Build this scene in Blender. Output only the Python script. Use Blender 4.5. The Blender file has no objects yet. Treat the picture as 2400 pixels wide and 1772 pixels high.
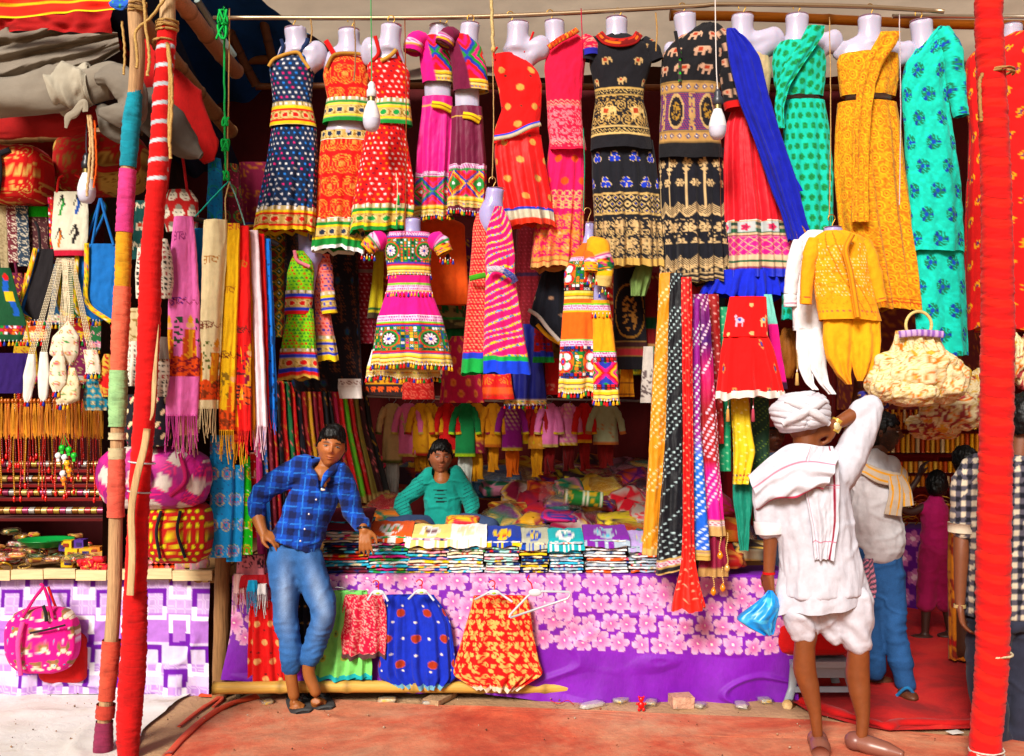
import bpy,math,random
import numpy as np
from mathutils import Vector
SC=bpy.context.scene
COL=SC.collection
F,CX,CY,H=2294.0,1200.0,960.0,1.62
# -- camera, sky, sun, exposure
cam=bpy.data.objects.new('camera',bpy.data.cameras.new('camera'));COL.objects.link(cam)
cam.location=(0,0,H);cam.rotation_euler=(math.radians(90),0,0)
cam.data.sensor_width=36;cam.data.lens=F/2400*36;cam.data.shift_y=(CY-886)/2400
cam.data.clip_start=.05;cam.data.clip_end=400
SC.camera=cam
SUN_EL,SUN_AZ=math.radians(33),math.radians(202)
w=bpy.data.worlds.new('World');SC.world=w;w.use_nodes=True
nt=w.node_tree;bg=nt.nodes['Background'];sky=nt.nodes.new('ShaderNodeTexSky')
sky.sky_type='NISHITA';sky.sun_disc=False;sky.sun_elevation=SUN_EL;sky.sun_rotation=SUN_AZ
sky.air_density=1.0;sky.dust_density=6.0;sky.ozone_density=.6
nt.links.new(sky.outputs[0],bg.inputs[0]);bg.inputs[1].default_value=.05
sl=bpy.data.lights.new('sun','SUN');sl.energy=3.9;sl.angle=math.radians(16);sl.color=(1,.95,.87)
sun=bpy.data.objects.new('sun',sl);COL.objects.link(sun)
d=Vector((math.sin(SUN_AZ)*math.cos(SUN_EL),math.cos(SUN_AZ)*math.cos(SUN_EL),math.sin(SUN_EL)))
sun.rotation_euler=d.to_track_quat('Z','Y').to_euler();sun.location=(-3,-6,9)
vs=SC.view_settings;vs.view_transform='Standard';vs.look='None';vs.exposure=0.42;vs.gamma=1;vs.use_curve_mapping=False
SC.render.engine='CYCLES';SC.cycles.max_bounces=7;SC.cycles.diffuse_bounces=4;SC.cycles.transparent_max_bounces=12
SC.cycles.caustics_reflective=False;SC.cycles.caustics_refractive=False
try:SC.cycles.use_denoising=True
except Exception:pass
rnd=random.Random(7)
RS=np.random.RandomState(11)
PI=math.pi
def P(px,py,Y):return np.array([(px-CX)*Y/F,Y,H+(CY-py)*Y/F])
def lin(c):
 c=np.asarray(c,float);return np.where(c<=.04045,c/12.92,((c+.055)/1.055)**2.4)
CC={}
def C(h):
 """'rrggbb' seen colour -> linear albedo"""
 if not isinstance(h,str):return np.asarray(h,float)
 if h not in CC:
  c=lin([int(h[i:i+2],16)/255 for i in(0,2,4)])*.84;l=c@[.3,.55,.15];CC[h]=np.clip(l+(c-l)*1.13,.003,.8)
 return CC[h]
# -- numpy noise
_L=RS.rand(8,4096)
def _h(ix,iy,iz,s):
 n=(ix*73856093)^(iy*19349663)^(iz*83492791)^(s*2654435)
 return _L[s%8][(n&0x7fffffff)%4096]
def vn(x,y,z=0.,s=0):
 x,y,z=np.broadcast_arrays(np.asarray(x,float),np.asarray(y,float),np.asarray(z,float))
 ix,iy,iz=(np.floor(a).astype(np.int64)for a in(x,y,z))
 fx,fy,fz=x-ix,y-iy,z-iz
 fx,fy,fz=(f*f*(3-2*f)for f in(fx,fy,fz))
 r=0
 for a in(0,1):
  for b in(0,1):
   for c in(0,1):
    r=r+_h(ix+a,iy+b,iz+c,s)*(fx if a else 1-fx)*(fy if b else 1-fy)*(fz if c else 1-fz)
 return r*2-1
def fbm(x,y,z=0.,s=0,o=3):
 r,a=0,1.
 for i in range(o):r=r+a*vn(x*2**i,y*2**i,z*2**i,s+i);a*=.5
 return r
def hsh(i,j,s=0):return _h(np.asarray(i,np.int64),np.asarray(j,np.int64),0,s)
def sstep(a,b,x):t=np.clip((x-a)/(b-a),0,1);return t*t*(3-2*t)
# -- materials (colour comes from the attribute Col)
MATS={}
def mat(kind):
 if kind in MATS:return MATS[kind]
 m=bpy.data.materials.new(kind);m.use_nodes=True;MATS[kind]=m
 N,K=m.node_tree.nodes,m.node_tree.links
 b=N['Principled BSDF'];out=N['Material Output']
 at=N.new('ShaderNodeAttribute');at.attribute_name='Col'
 tc=N.new('ShaderNodeTexCoord')
 def noise(scale,detail=3,vec=None,rough=.6):
  n=N.new('ShaderNodeTexNoise');n.inputs['Scale'].default_value=scale;n.inputs['Detail'].default_value=detail
  n.inputs['Roughness'].default_value=rough;K.new(vec or tc.outputs['Object'],n.inputs['Vector']);return n.outputs['Fac']
 def var(fac,lo,hi,src=None):
  r=N.new('ShaderNodeMapRange');r.inputs['To Min'].default_value=lo;r.inputs['To Max'].default_value=hi
  r.inputs['From Min'].default_value=.25;r.inputs['From Max'].default_value=.75;K.new(fac,r.inputs['Value'])
  x=N.new('ShaderNodeMix');x.data_type='RGBA';x.blend_type='MULTIPLY';x.inputs['Factor'].default_value=1
  K.new(src or at.outputs['Color'],x.inputs['A']);K.new(r.outputs[0],x.inputs['B']);return x.outputs['Result']
 def bump(h,st,dist=.003):
  q=N.new('ShaderNodeBump');q.inputs['Strength'].default_value=st;q.inputs['Distance'].default_value=dist
  K.new(h,q.inputs['Height']);K.new(q.outputs[0],b.inputs['Normal'])
 def stretch(sx,sy,sz):
  mp=N.new('ShaderNodeMapping');mp.inputs['Scale'].default_value=(sx,sy,sz);K.new(tc.outputs['Object'],mp.inputs['Vector']);return mp.outputs[0]
 R=b.inputs['Roughness'];base=b.inputs['Base Color']
 R.default_value=.85;b.inputs['Specular IOR Level'].default_value=.25
 if kind in('cloth','satin','wool'):
  K.new(var(noise(26,4),.86,1.1),base)
  R.default_value={'cloth':.9,'satin':.58,'wool':1}[kind]
  if kind=='satin':b.inputs['Specular IOR Level'].default_value=.3
  b.inputs['Sheen Weight'].default_value=.06
  v=stretch(1,1,.35)
  bump(noise(90 if kind!='wool'else 240,5,v),.5,.004)
 elif kind=='shell':
  K.new(at.outputs['Color'],base);R.default_value=.22;b.inputs['Specular IOR Level'].default_value=.5
  b.inputs['Subsurface Weight'].default_value=.25;b.inputs['Subsurface Scale'].default_value=.02
 elif kind=='skin':
  K.new(var(noise(38,4),.88,1.08),base);R.default_value=.52;b.inputs['Specular IOR Level'].default_value=.42
  b.inputs['Subsurface Weight'].default_value=.12;b.inputs['Subsurface Scale'].default_value=.008;bump(noise(300,2),.15,.001)
 elif kind=='hair':
  K.new(at.outputs['Color'],base);R.default_value=.4;bump(noise(160,3,stretch(1,1,.2)),.8,.004)
 elif kind=='metal':
  K.new(at.outputs['Color'],base);R.default_value=.33;b.inputs['Metallic'].default_value=.9;bump(noise(40),.1)
 elif kind=='gold':
  K.new(var(noise(60),.7,1.2),base);R.default_value=.27;b.inputs['Metallic'].default_value=.35;b.inputs['Specular IOR Level'].default_value=.6
 elif kind=='plastic':
  K.new(var(noise(9),.93,1.05),base);R.default_value=.35;b.inputs['Specular IOR Level'].default_value=.5
 elif kind=='bead':
  K.new(at.outputs['Color'],base);R.default_value=.18;b.inputs['Specular IOR Level'].default_value=.6;b.inputs['Coat Weight'].default_value=.3
 elif kind=='wood':
  K.new(var(noise(9,6,stretch(9,9,.9)),.55,1.2),base);R.default_value=.8;bump(noise(14,5,stretch(8,8,.6)),.9,.006)
 elif kind=='plank':
  K.new(var(noise(9,6,stretch(.8,9,9)),.7,1.12),base);R.default_value=.75;bump(noise(20,4,stretch(.6,8,8)),.5)
 elif kind=='bamboo':
  K.new(var(noise(9,5,stretch(.5,12,12)),.72,1.15),base);R.default_value=.5;bump(noise(30,3,stretch(.5,9,9)),.2)
 elif kind=='rope':
  K.new(var(noise(120),.7,1.15),base);R.default_value=.95;bump(noise(220,3),1,.003)
 elif kind=='straw':
  K.new(var(noise(120,3),.85,1.12),base);R.default_value=.6;bump(noise(170,2),.5,.003)
 elif kind=='stone':
  K.new(var(noise(30,6),.6,1.2),base);bump(noise(60,6),1,.01)
 elif kind=='jean':
  f=noise(7,5);K.new(var(noise(180,2),.8,1.15,var(f,.8,1.15)),base);bump(noise(300,3),.4,.002)
 elif kind=='wrap':
  N.remove(b);g=N.new('ShaderNodeBsdfGlossy');g.inputs['Roughness'].default_value=.2
  g.inputs['Color'].default_value=(.95,.97,1,1)
  t=N.new('ShaderNodeBsdfTransparent');mx=N.new('ShaderNodeMixShader')
  q=N.new('ShaderNodeBump');q.inputs['Strength'].default_value=1;q.inputs['Distance'].default_value=.008
  K.new(noise(34,4),q.inputs['Height']);K.new(q.outputs[0],g.inputs['Normal'])
  fr=N.new('ShaderNodeLayerWeight');fr.inputs['Blend'].default_value=.35;K.new(q.outputs[0],fr.inputs['Normal'])
  mr=N.new('ShaderNodeMapRange');mr.inputs['To Min'].default_value=.02;mr.inputs['To Max'].default_value=.45;K.new(fr.outputs['Fresnel'],mr.inputs['Value'])
  K.new(mr.outputs[0],mx.inputs[0]);K.new(t.outputs[0],mx.inputs[1]);K.new(g.outputs[0],mx.inputs[2]);K.new(mx.outputs[0],out.inputs[0])
 elif kind=='tarp':
  tr=N.new('ShaderNodeBsdfTranslucent');mx=N.new('ShaderNodeMixShader');mx.inputs[0].default_value=.5
  c=var(noise(2.2,5),.8,1.1);K.new(c,base);K.new(c,tr.inputs['Color']);R.default_value=.95
  K.new(b.outputs[0],mx.inputs[1]);K.new(tr.outputs[0],mx.inputs[2]);K.new(mx.outputs[0],out.inputs[0]);bump(noise(6,4),.4,.03)
 elif kind=='canvas':
  K.new(var(noise(5,6),.75,1.15),base);bump(noise(160,3),.5,.003)
 return m
# -- mesh building
ORG={}
def raw_mesh(name,V,quads=None,tris=None,cols=None,smooth=True):
 me=bpy.data.meshes.new(name);V=np.asarray(V,np.float32)
 q=np.zeros((0,4),np.int32)if quads is None else np.asarray(quads,np.int32).reshape(-1,4)
 t=np.zeros((0,3),np.int32)if tris is None else np.asarray(tris,np.int32).reshape(-1,3)
 me.vertices.add(len(V));me.vertices.foreach_set('co',V.ravel())
 nl=q.size+t.size;me.loops.add(nl);me.loops.foreach_set('vertex_index',np.concatenate([q.ravel(),t.ravel()]))
 me.polygons.add(len(q)+len(t))
 st=np.concatenate([np.arange(len(q))*4,q.size+np.arange(len(t))*3]).astype(np.int32)
 me.polygons.foreach_set('loop_start',st)
 me.polygons.foreach_set('use_smooth',np.full(len(st),smooth,bool)if np.isscalar(smooth)else np.asarray(smooth,bool))
 me.update(calc_edges=True);me.validate()
 if cols is not None:
  a=me.color_attributes.new('Col','FLOAT_COLOR','POINT')
  c4=np.ones((len(V),4),np.float32);c4[:,:3]=cols;a.data.foreach_set('color',c4.ravel())
 return me
def place(name,me,parent=None,origin=None):
 o=bpy.data.objects.new(name,me);COL.objects.link(o)
 ORG[o.name]=np.zeros(3)if origin is None else np.asarray(origin,float)
 if parent is not None:
  o.parent=parent;o.location=Vector(ORG[o.name]-ORG[parent.name])
 else:o.location=Vector(ORG[o.name])
 return o
def tag(o,label=None,cat=None,group=None,kind=None):
 for k,v in(('label',label),('category',cat),('group',group),('kind',kind)):
  if v:o[k]=v
 return o
def thing(name,label,cat,loc,group=None):
 o=bpy.data.objects.new(name,None);COL.objects.link(o);o.empty_display_size=.05
 o.location=Vector(np.asarray(loc,float));ORG[o.name]=np.asarray(loc,float);return tag(o,label,cat,group)
class MB:
 """collects shapes (world coordinates) into one mesh with point colours"""
 def __init__(s):s.V,s.Q,s.T,s.C,s.n,s.S=[],[],[],[],0,[]
 def raw(s,V,Q,T,c):
  V=np.asarray(V,float).reshape(-1,3);c=np.asarray(C(c),float)
  s.V.append(V);s.C.append(np.broadcast_to(c,V.shape)if c.ndim==1 else c.reshape(-1,3))
  if Q is not None and len(Q):s.Q.append(np.asarray(Q).reshape(-1,4)+s.n)
  if T is not None and len(T):s.T.append(np.asarray(T).reshape(-1,3)+s.n)
  s.n+=len(V);return s
 def grid(s,G,c,cu=False,cv=False):
  n,m=G.shape[:2];i=np.arange(n*m).reshape(n,m)
  if cu:i=np.concatenate([i,i[:,:1]],1)
  if cv:i=np.concatenate([i,i[:1]],0)
  Q=np.stack([i[:-1,:-1],i[:-1,1:],i[1:,1:],i[1:,:-1]],-1).reshape(-1,4)
  return s.raw(G.reshape(-1,3),Q,None,c)
 def cap(s,idx_ring,ctr,c):
  r=np.asarray(idx_ring);k=len(r);n0=s.n;s.raw([ctr],None,None,c)
  s.T.append(np.array([[r[i],r[(i+1)%k],n0]for i in range(k)]));return s
 def tube(s,path,rad,c,n=10,caps=True,flat=None,up=None,cfun=None,rfun=None):
  p=np.asarray(path,float);k=len(p);r=np.broadcast_to(np.asarray(rad,float),(k,))
  t=np.gradient(p,axis=0);t/=np.linalg.norm(t,axis=1)[:,None]+1e-9
  u=np.array(up if up is not None else([0,1,0]if abs(t[0,1])<.9 else[1,0,0]),float)
  A=np.cross(t,u);A/=np.linalg.norm(A,axis=1)[:,None]+1e-9;B=np.cross(A,t)
  fl=1.0 if flat is None else np.broadcast_to(np.asarray(flat,float),(k,))[:,None,None]
  th=np.linspace(0,2*PI,n,endpoint=False)
  R=r[:,None,None]*(1 if rfun is None else rfun(np.linspace(0,1,k)[:,None],th[None,:])[...,None])
  G=p[:,None]+R*(np.cos(th)[None,:,None]*A[:,None]+fl*np.sin(th)[None,:,None]*B[:,None])
  n0=s.n;cc=C(c)if cfun is None else cfun(G,np.linspace(0,1,k)[:,None]+th[None]*0,np.broadcast_to(th[None],(k,n)))
  s.grid(G,cc,cu=True)
  if caps:
   c0=cc if np.ndim(cc)==1 else cc[0,0];c1=cc if np.ndim(cc)==1 else cc[-1,0]
   s.cap(n0+np.arange(n),p[0],c0);s.cap(n0+(k-1)*n+np.arange(n)[::-1],p[-1],c1)
  return s
 def box(s,ctr,size,c,rz=0,ry=0,jit=0):
  x,y,z=np.asarray(size)/2.;V=np.array([[a*x,b*y,g*z]for a in(-1,1)for b in(-1,1)for g in(-1,1)])
  if jit:V=V+RS.uniform(-jit,jit,V.shape)
  if ry:cr,sr=math.cos(ry),math.sin(ry);V=V@np.array([[cr,0,-sr],[0,1,0],[sr,0,cr]])
  if rz:cr,sr=math.cos(rz),math.sin(rz);V=V@np.array([[cr,sr,0],[-sr,cr,0],[0,0,1]])
  V=V+np.asarray(ctr);Q=[[0,1,3,2],[4,6,7,5],[0,4,5,1],[2,3,7,6],[0,2,6,4],[1,5,7,3]]
  for q in Q:s.raw(V[q],[[0,1,2,3]],None,c)
  return s
 def ball(s,ctr,r,c,n=12,m=8,fn=None):
  r=np.broadcast_to(np.asarray(r,float),(3,));th=np.linspace(0,2*PI,n,endpoint=False);ph=np.linspace(.02,PI-.02,m)
  D=np.stack([np.sin(ph)[:,None]*np.cos(th),np.sin(ph)[:,None]*np.sin(th),np.cos(ph)[:,None]+0*th],-1)
  G=np.asarray(ctr)+D*r*(1 if fn is None else fn(D)[...,None])
  n0=s.n;s.grid(G,c,cu=True);s.T.append(np.array([[n0+j,n0+(j+1)%n,n0+(j+2)%n]for j in range(0)]).reshape(0,3).astype(int));return s
 def lathe(s,ctr,prof,c,n=16,sy=1.):
  """prof: (radius, z)"""
  pr=np.asarray(prof,float);th=np.linspace(0,2*PI,n,endpoint=False)
  G=np.stack([pr[:,:1]*np.cos(th),pr[:,:1]*np.sin(th)*sy,pr[:,1:]+0*th],-1)+np.asarray(ctr)
  return s.grid(G,c,cu=True)
 def mesh(s,name,smooth=True):
  return raw_mesh(name,np.concatenate(s.V),np.concatenate(s.Q)if s.Q else None,np.concatenate(s.T)if s.T else None,np.concatenate(s.C),smooth)
 def build(s,name,m,parent=None,label=None,cat=None,group=None,kind=None,smooth=True):
  A=np.concatenate(s.V)
  if parent is None:
   o0=np.array([(A[:,0].min()+A[:,0].max())/2,(A[:,1].min()+A[:,1].max())/2,A[:,2].min()])
   s.V=[v-o0 for v in s.V]
  else:o0=np.zeros(3)
  me=s.mesh(name,smooth);me.materials.append(mat(m))
  return tag(place(name,me,parent,o0),label,cat,group,kind)
def path(pts,n=24):
 """smooth curve through points (Catmull-Rom)"""
 p=np.asarray(pts,float);p=np.concatenate([[2*p[0]-p[1]],p,[2*p[-1]-p[-2]]]);out=[]
 k=len(p)-3;per=max(2,n//k)
 for i in range(k):
  a,b,c,d_=p[i:i+4]
  for t in np.linspace(0,1,per,endpoint=False):
   out.append(.5*((2*b)+(-a+c)*t+(2*a-5*b+4*c-d_)*t*t+(-a+3*b-3*c+d_)*t**3))
 out.append(p[-2]);return np.array(out)
# -- painting of printed and woven patterns (units: photo pixels on the cloth)
class Pt:
 def __init__(s,S,T,base,s0=0):
  s.S,s.T,s.sd=S,T,s0;b=C(base);s.c=np.broadcast_to(b,S.shape+(3,)).copy()
 def m(s,mask,c,a=1.):
  c=C(c);mask=np.clip(np.asarray(mask,float)*a,0,1)[...,None];s.c=s.c*(1-mask)+(c if c.ndim>1 else c[None,None])*mask;return s
 def R(s,t0,t1):return(s.T>=t0)&(s.T<t1)
 def band(s,t0,t1,c,wob=0,per=9):
  T=s.T+(wob*np.sin(s.S/per*2*PI)if wob else 0);return s.m(np.clip(np.minimum(T-t0,t1-T)+.6,0,1),c)
 def bands(s,t0,seq):
  for h,c in seq:
   if c:s.band(t0,t0+h,c)
   t0+=h
  return s
 def cell(s,ps,pt,st=.5,t0=0):
  j=np.floor((s.T-t0)/pt);x=s.S/ps+(j%2)*st;i=np.floor(x)
  return(x-i-.5)*ps,((s.T-t0)/pt-j-.5)*pt,i,j
 def pick(s,i,j,pal,sd=0):
  A=np.stack([C(x)for x in pal]);return A[(hsh(i,j,s.sd+sd)*997).astype(int)%len(pal)]
 def dots(s,ps,pt,r,pal,t0=-1e9,t1=1e9,st=.5,sq=1.,prob=1.):
  x,y,i,j=s.cell(ps,pt,st,max(t0,-1e8)if t0>-1e8 else 0)
  k=np.clip(r+.5-np.hypot(x,y*sq),0,1)*s.R(t0,t1)
  if prob<1:k=k*(hsh(i,j,s.sd+3)<prob)
  return s.m(k,s.pick(i,j,pal))
 def rings(s,ps,pt,radii,cols,t0=-1e9,t1=1e9,st=.5,sq=1.):
  x,y,i,j=s.cell(ps,pt,st,max(t0,-1e8)if t0>-1e8 else 0);r=np.hypot(x,y*sq)
  for q,c in zip(radii,cols):
   if c:s.m(np.clip(q+.5-r,0,1)*s.R(t0,t1),c)
  return s
 def dia(s,ps,pt,pal,bg=None,t0=-1e9,t1=1e9,n=4,line=None):
  x,y,i,j=s.cell(ps,pt,0 if st_ok(0)else 0,t0);q=np.abs(x)/(ps/2)+np.abs(y)/(pt/2)
  k=np.floor(q*n/1.0).astype(int)
  alt=(q>1);col=s.pick(np.where(alt,i*0+k,k),j*0,pal)
  s.m(s.R(t0,t1),col)
  if line:s.m((np.abs(q-1)<.08)&s.R(t0,t1),line)
  return s.m((np.hypot(x,y)<ps*.08)&s.R(t0,t1),'f4f0ff')
 def flower(s,ps,pt,r,n,c1,c0=None,cen=None,t0=-1e9,t1=1e9,st=.5,ph=0.,prob=1,out=None):
  x,y,i,j=s.cell(ps,pt,st,t0 if t0>-1e8 else 0);rr=np.hypot(x,y);a=np.arctan2(y,x)+ph
  e=r*(.62+.38*np.abs(np.cos(n*a/2)));k=s.R(t0,t1)
  if prob<1:k=k&(hsh(i,j,s.sd+3)<prob)
  if out:s.m((rr<e*1.22)&k,out)
  s.m(np.clip(e+.5-rr,0,1)*k,c1)
  if c0:s.m((rr<e)&k&(np.abs(np.cos(n*a/2))<.38),c0)
  if cen:s.m((rr<r*.28)&k,cen)
  return s
 def mosaic(s,ps,pal,t0=-1e9,t1=1e9,x=True,bg=None):
  if bg:s.m(s.R(t0,t1),bg)
  a,b,i,j=s.cell(ps,ps,0,t0 if t0>-1e8 else 0);u=np.abs(a)/ps;v=np.abs(b)/ps
  k=(np.maximum(u,v)<.36)
  if x:k=k&((np.abs(u-v)<.13)|(hsh(i,j,5)<.5))
  return s.m(k&s.R(t0,t1),s.pick(i,j,pal))
 def zig(s,per,h,c,t0,t1,th=2.):
  z=np.abs(((s.S/per)%1)-.5)*2*h;return s.m((np.abs((s.T-t0)%h-z)<th)&s.R(t0,t1),c)
 def stripes(s,per,wd,c,ang=0,t0=-1e9,t1=1e9,off=0,wob=0):
  q=s.S*math.cos(ang)+s.T*math.sin(ang)+(wob*vn(s.S*.03,s.T*.03,1,s.sd)if wob else 0);return s.m((((q-off)%per)<wd)&s.R(t0,t1),c)
 def speck(s,c,sc,th,t0=-1e9,t1=1e9,sd=3):
  return s.m(sstep(th,th+.12,vn(s.S/sc,s.T/sc,2.5,sd))*s.R(t0,t1),c)
 def swirl(s,ps,pt,c,t0=-1e9,t1=1e9,r=10,wd=.28,st=.5):
  x,y,i,j=s.cell(ps,pt,st,0);rr=np.hypot(x,y*.9);a=np.arctan2(y,x)*np.where(hsh(i,j)>.5,1,-1)
  return s.m((np.abs(((rr/r*2.2+a/(2*PI))%1)-.5)<wd*.6)&(rr<r)&s.R(t0,t1),c)
def st_ok(x):return True
EMB=['d81e2c','1f8a3a','f2b51c','2b3aa8','f3eef5','e0187e','f07a1c','201820']
def trim(p,t,seq):return p.bands(t,seq)
# -- cloth shapes
def smooth1(a,k):
 if k<1:return a
 p=np.pad(a,k,mode='edge');ker=np.hanning(2*k+3)[1:-1];return np.convolve(p,ker/ker.sum(),'valid')
def drape_grid(rows,Y,depth=.5,pl=0,amp=4,res=2.,hem=0,seed=0,wr=2.,nb=18,ramp=.6,twist=0,yoff=0,tilt=0,lean=0.,pp=.5):
 """closed hanging cloth. rows: (py, x left, x right); depth: front-back half size / half width; lengths in photo pixels at distance Y"""
 rows=sorted(rows);k=Y/F;res=res*(2.2 if Y>5.95 else 1.2 if 5.24<Y<5.52 else 1.4);r=np.array([q[:3]for q in rows],float);t0,t1=r[0,0],r[-1,0]
 n=max(6,int((t1-t0)/res));T=np.linspace(t0,t1,n);sm=max(1,n//22);pl=pl*.62;amp=amp*1.15;hem=hem*.8
 xl=smooth1(np.interp(T,r[:,0],r[:,1]),sm);xr=smooth1(np.interp(T,r[:,0],r[:,2]),sm)
 if len(rows[0])>3:dp=smooth1(np.interp(T,r[:,0],[q[3]for q in rows]),sm)
 else:dp=np.full(n,depth)
 wm=float((xr-xl).mean());m=max(8,int(wm*1.35/res))
 a=np.concatenate([np.linspace(0,1,m),np.linspace(1,2,nb)[1:-1]])
 w=(xr-xl)/2;c=(xr+xl)/2;f=np.clip((T-t0)/(t1-t0+1e-6),0,1)
 A=PI*a[None,:];ca,sa=-np.cos(A),-np.sin(A)
 wob=vn(a[None,:]*5,f[:,None]*1.3,3,seed)
 g=(f**ramp)[:,None]
 wave=np.zeros((n,len(a)))
 if pl:
  ph=2*PI*pl*(a[None,:]+.022*wob)
  ph2=2*PI*pl*((1-np.cos(PI*(a[None,:]%1)))/2+np.floor(a[None,:])+.02*wob)
  ph=ph2*pp+ph*(1-pp)
  rv=np.sin(ph+1.7*seed);wave=(.75*rv+.5*np.sin(1.63*ph+seed)*(.4+f[:,None])+.9*vn(a[None,:]*3.3*max(1,pl/4),f[:,None]*1.2,1,seed+1)+.12*np.sin(3.7*ph+3*wob))
 cr=fbm(a[None,:]*7,T[:,None]/55.,seed*1.7,seed+2,3)
 cr2=fbm(a[None,:]*16+T[:,None]/40.,T[:,None]/18.,seed*2.7,seed+3,2)
 dsp=amp*g*wave+wr*(cr+.35*cr2)
 X=c[:,None]+w[:,None]*ca+dsp*ca*.35
 D=(w*dp)[:,None]*sa*1.0+dsp*np.where(sa<0,-1,1)*np.sqrt(np.abs(sa))+yoff
 hw=hem*(f[:,None]**5)*(.6*wave+1.1*vn(a[None,:]*4,0,5,seed))if hem else 0
 TT=T[:,None]+hw+tilt*(ca*(f[:,None]if tilt else 0))+0*X
 Yw=Y+k*D+lean*(f[:,None])
 G=np.stack([(X-CX)*k,Yw,H+(CY-TT)*k],-1)
 aa=a.copy();S=(np.where(aa<=1,aa-.5,1.5-aa)*wm*1.3)[None,:]+0*X
 return G,S,T[:,None]+0*X,(m,k)
def cloth(name,parent,rows,Y,paint='c0392b',m='cloth',borders=(),label=None,cat=None,group=None,kind=None,s0=0,**kw):
 """borders: (t0, t1, name, paint): strips of another cloth sewn on, each a mesh of its own standing 2 mm proud"""
 seed=kw.setdefault('seed',int(abs(rows[0][1]*7+rows[0][0]*3))%97)
 G,S,T,(mf,k)=drape_grid(rows,Y,**kw)
 def col(p,Ssel,Tsel):
  if callable(p):q=Pt(Ssel,Tsel,'ffffff',seed);r=p(q);return(r or q).c.reshape(-1,3)
  return p
 b=MB();b.grid(G,col(paint,S,T),cu=True);T1=T[:,0];mm=G.shape[1]
 if borders:
  row=b.Q[0][:,0]//mm;keep=np.ones(len(row),bool)
  for(t0,t1,*_)in borders:
   sel=np.where((T1>=t0-.01)&(T1<=t1+.01))[0]
   if len(sel)>1:keep&=~((row>=sel[0]+(sel[0]>0))&(row<sel[-1]-(0 if sel[-1]==len(T1)-1 else 1)))
  b.Q=[b.Q[0][keep]]
 o=b.build(name,m,parent,label,cat,group,kind)
 for(t0,t1,nm,pn)in borders:
  sel=np.where((T1>=t0-.01)&(T1<=t1+.01))[0]
  if len(sel)<2:continue
  g=G[sel].copy();c=g.mean(axis=1,keepdims=True);dd=g-c;dd[...,2]=0
  ln=np.linalg.norm(dd,axis=2,keepdims=True);g=g+dd/(ln+1e-6)*.0025
  bb=MB();bb.grid(g,col(pn,S[sel],T[sel]),cu=True);ob=bb.build(nm,m,o)
  ORG[ob.name]=ORG[o.name];
  ob.location=Vector(-ORG[o.name]if parent is None else(0,0,0))if parent is None else Vector((0,0,0))
 o['_k']=0;del o['_k']
 HEM[o.name]=(G[-1,:mf],S[-1,:mf],G,mf)
 return o
HEM={}
TAS={}
def tassel_mesh(c,L=1.0):
 key=(c,L)
 if key not in TAS:
  b=MB();b.lathe((0,0,0),[(.0015,.006),(.0025,0),(.0015,-.004),(.0045,-.008),(.0075,-.022*L),(.001,-.023*L)],np.repeat(np.stack([C('f2eef0'),C('f2eef0'),C(c),C(c),C(c)*.9,C(c)*.8]),6,0),n=6)
  me=b.mesh('tassel');me.materials.append(mat('cloth'));TAS[key]=me
 return TAS[key]
def child(name,me,parent,pos,scale=1.,rz=0.):
 o=bpy.data.objects.new(name,me);COL.objects.link(o);o.parent=parent
 ORG[o.name]=np.asarray(pos,float);o.location=Vector(ORG[o.name]-ORG[parent.name]);o.scale=(scale,)*3;o.rotation_euler[2]=rz
 return o
def tassels(o,every=9,pal=('d81e2c','1f8a3a','f2b51c','2b3aa8'),sc=1.,row=-1,L=1.):
 """a tassel every few pixels along the front of a hem (or another row of the cloth, as a fraction)"""
 if not every:return
 _,_,G,mf=HEM[o.name];r=G[row if isinstance(row,int)else int(row*(len(G)-1)),:mf]
 dx=np.concatenate([[0],np.cumsum(np.linalg.norm(np.diff(r,axis=0),axis=1))]);k=abs(r[0,1])/F
 step=every*k;q=step/2;i=0
 root=o
 while q<dx[-1]:
  p=np.array([np.interp(q,dx,r[:,j])for j in range(3)]);p[1]-=.004
  child('tassel',tassel_mesh(pal[(i*7+i//3)%len(pal)],L),root,p,sc*(.9+.2*rnd.random()));i+=1;q+=step*(.85+.3*rnd.random())
def ribbon(name,parent,pts,Y,wpx,paint,m='cloth',off=-6,n=30,thick=1.2):
 """strap or band of cloth through photo points (px, py[, dy])"""
 k=Y/F;p3=path([P(q[0],q[1],Y)+np.array([0,(off+(q[2]if len(q)>2 else 0))*k,0])for q in pts],n)
 t=np.gradient(p3,axis=0);t/=np.linalg.norm(t,axis=1)[:,None];side=np.cross(t,[0,1,0]);side/=np.linalg.norm(side,axis=1)[:,None]+1e-9
 wv=np.interp(np.linspace(0,1,len(p3)),np.linspace(0,1,len(np.atleast_1d(wpx))),np.atleast_1d(wpx))*k/2
 U=np.linspace(-1,1,max(5,int(np.max(wpx)/2.2)))
 front=p3[:,None]+U[None,:,None]*side[:,None]*wv[:,None,None];front[...,1]-=(1-U**2)[None]*thick*2*k
 back=front[:,::-1].copy();back[...,1]+=thick*k*1.5
 G=np.concatenate([front,back],1);L=np.concatenate([[0],np.cumsum(np.linalg.norm(np.diff(p3,axis=0),axis=1))])/k
 S=np.concatenate([U,U[::-1]])[None]*wv[:,None]/k;T=L[:,None]+0*S
 if callable(paint):q=Pt(S,T,'ffffff');c=(paint(q)or q).c.reshape(-1,3)
 else:c=paint
 b=MB();b.grid(G,c,cu=True);return b.build(name,m,parent)
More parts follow.
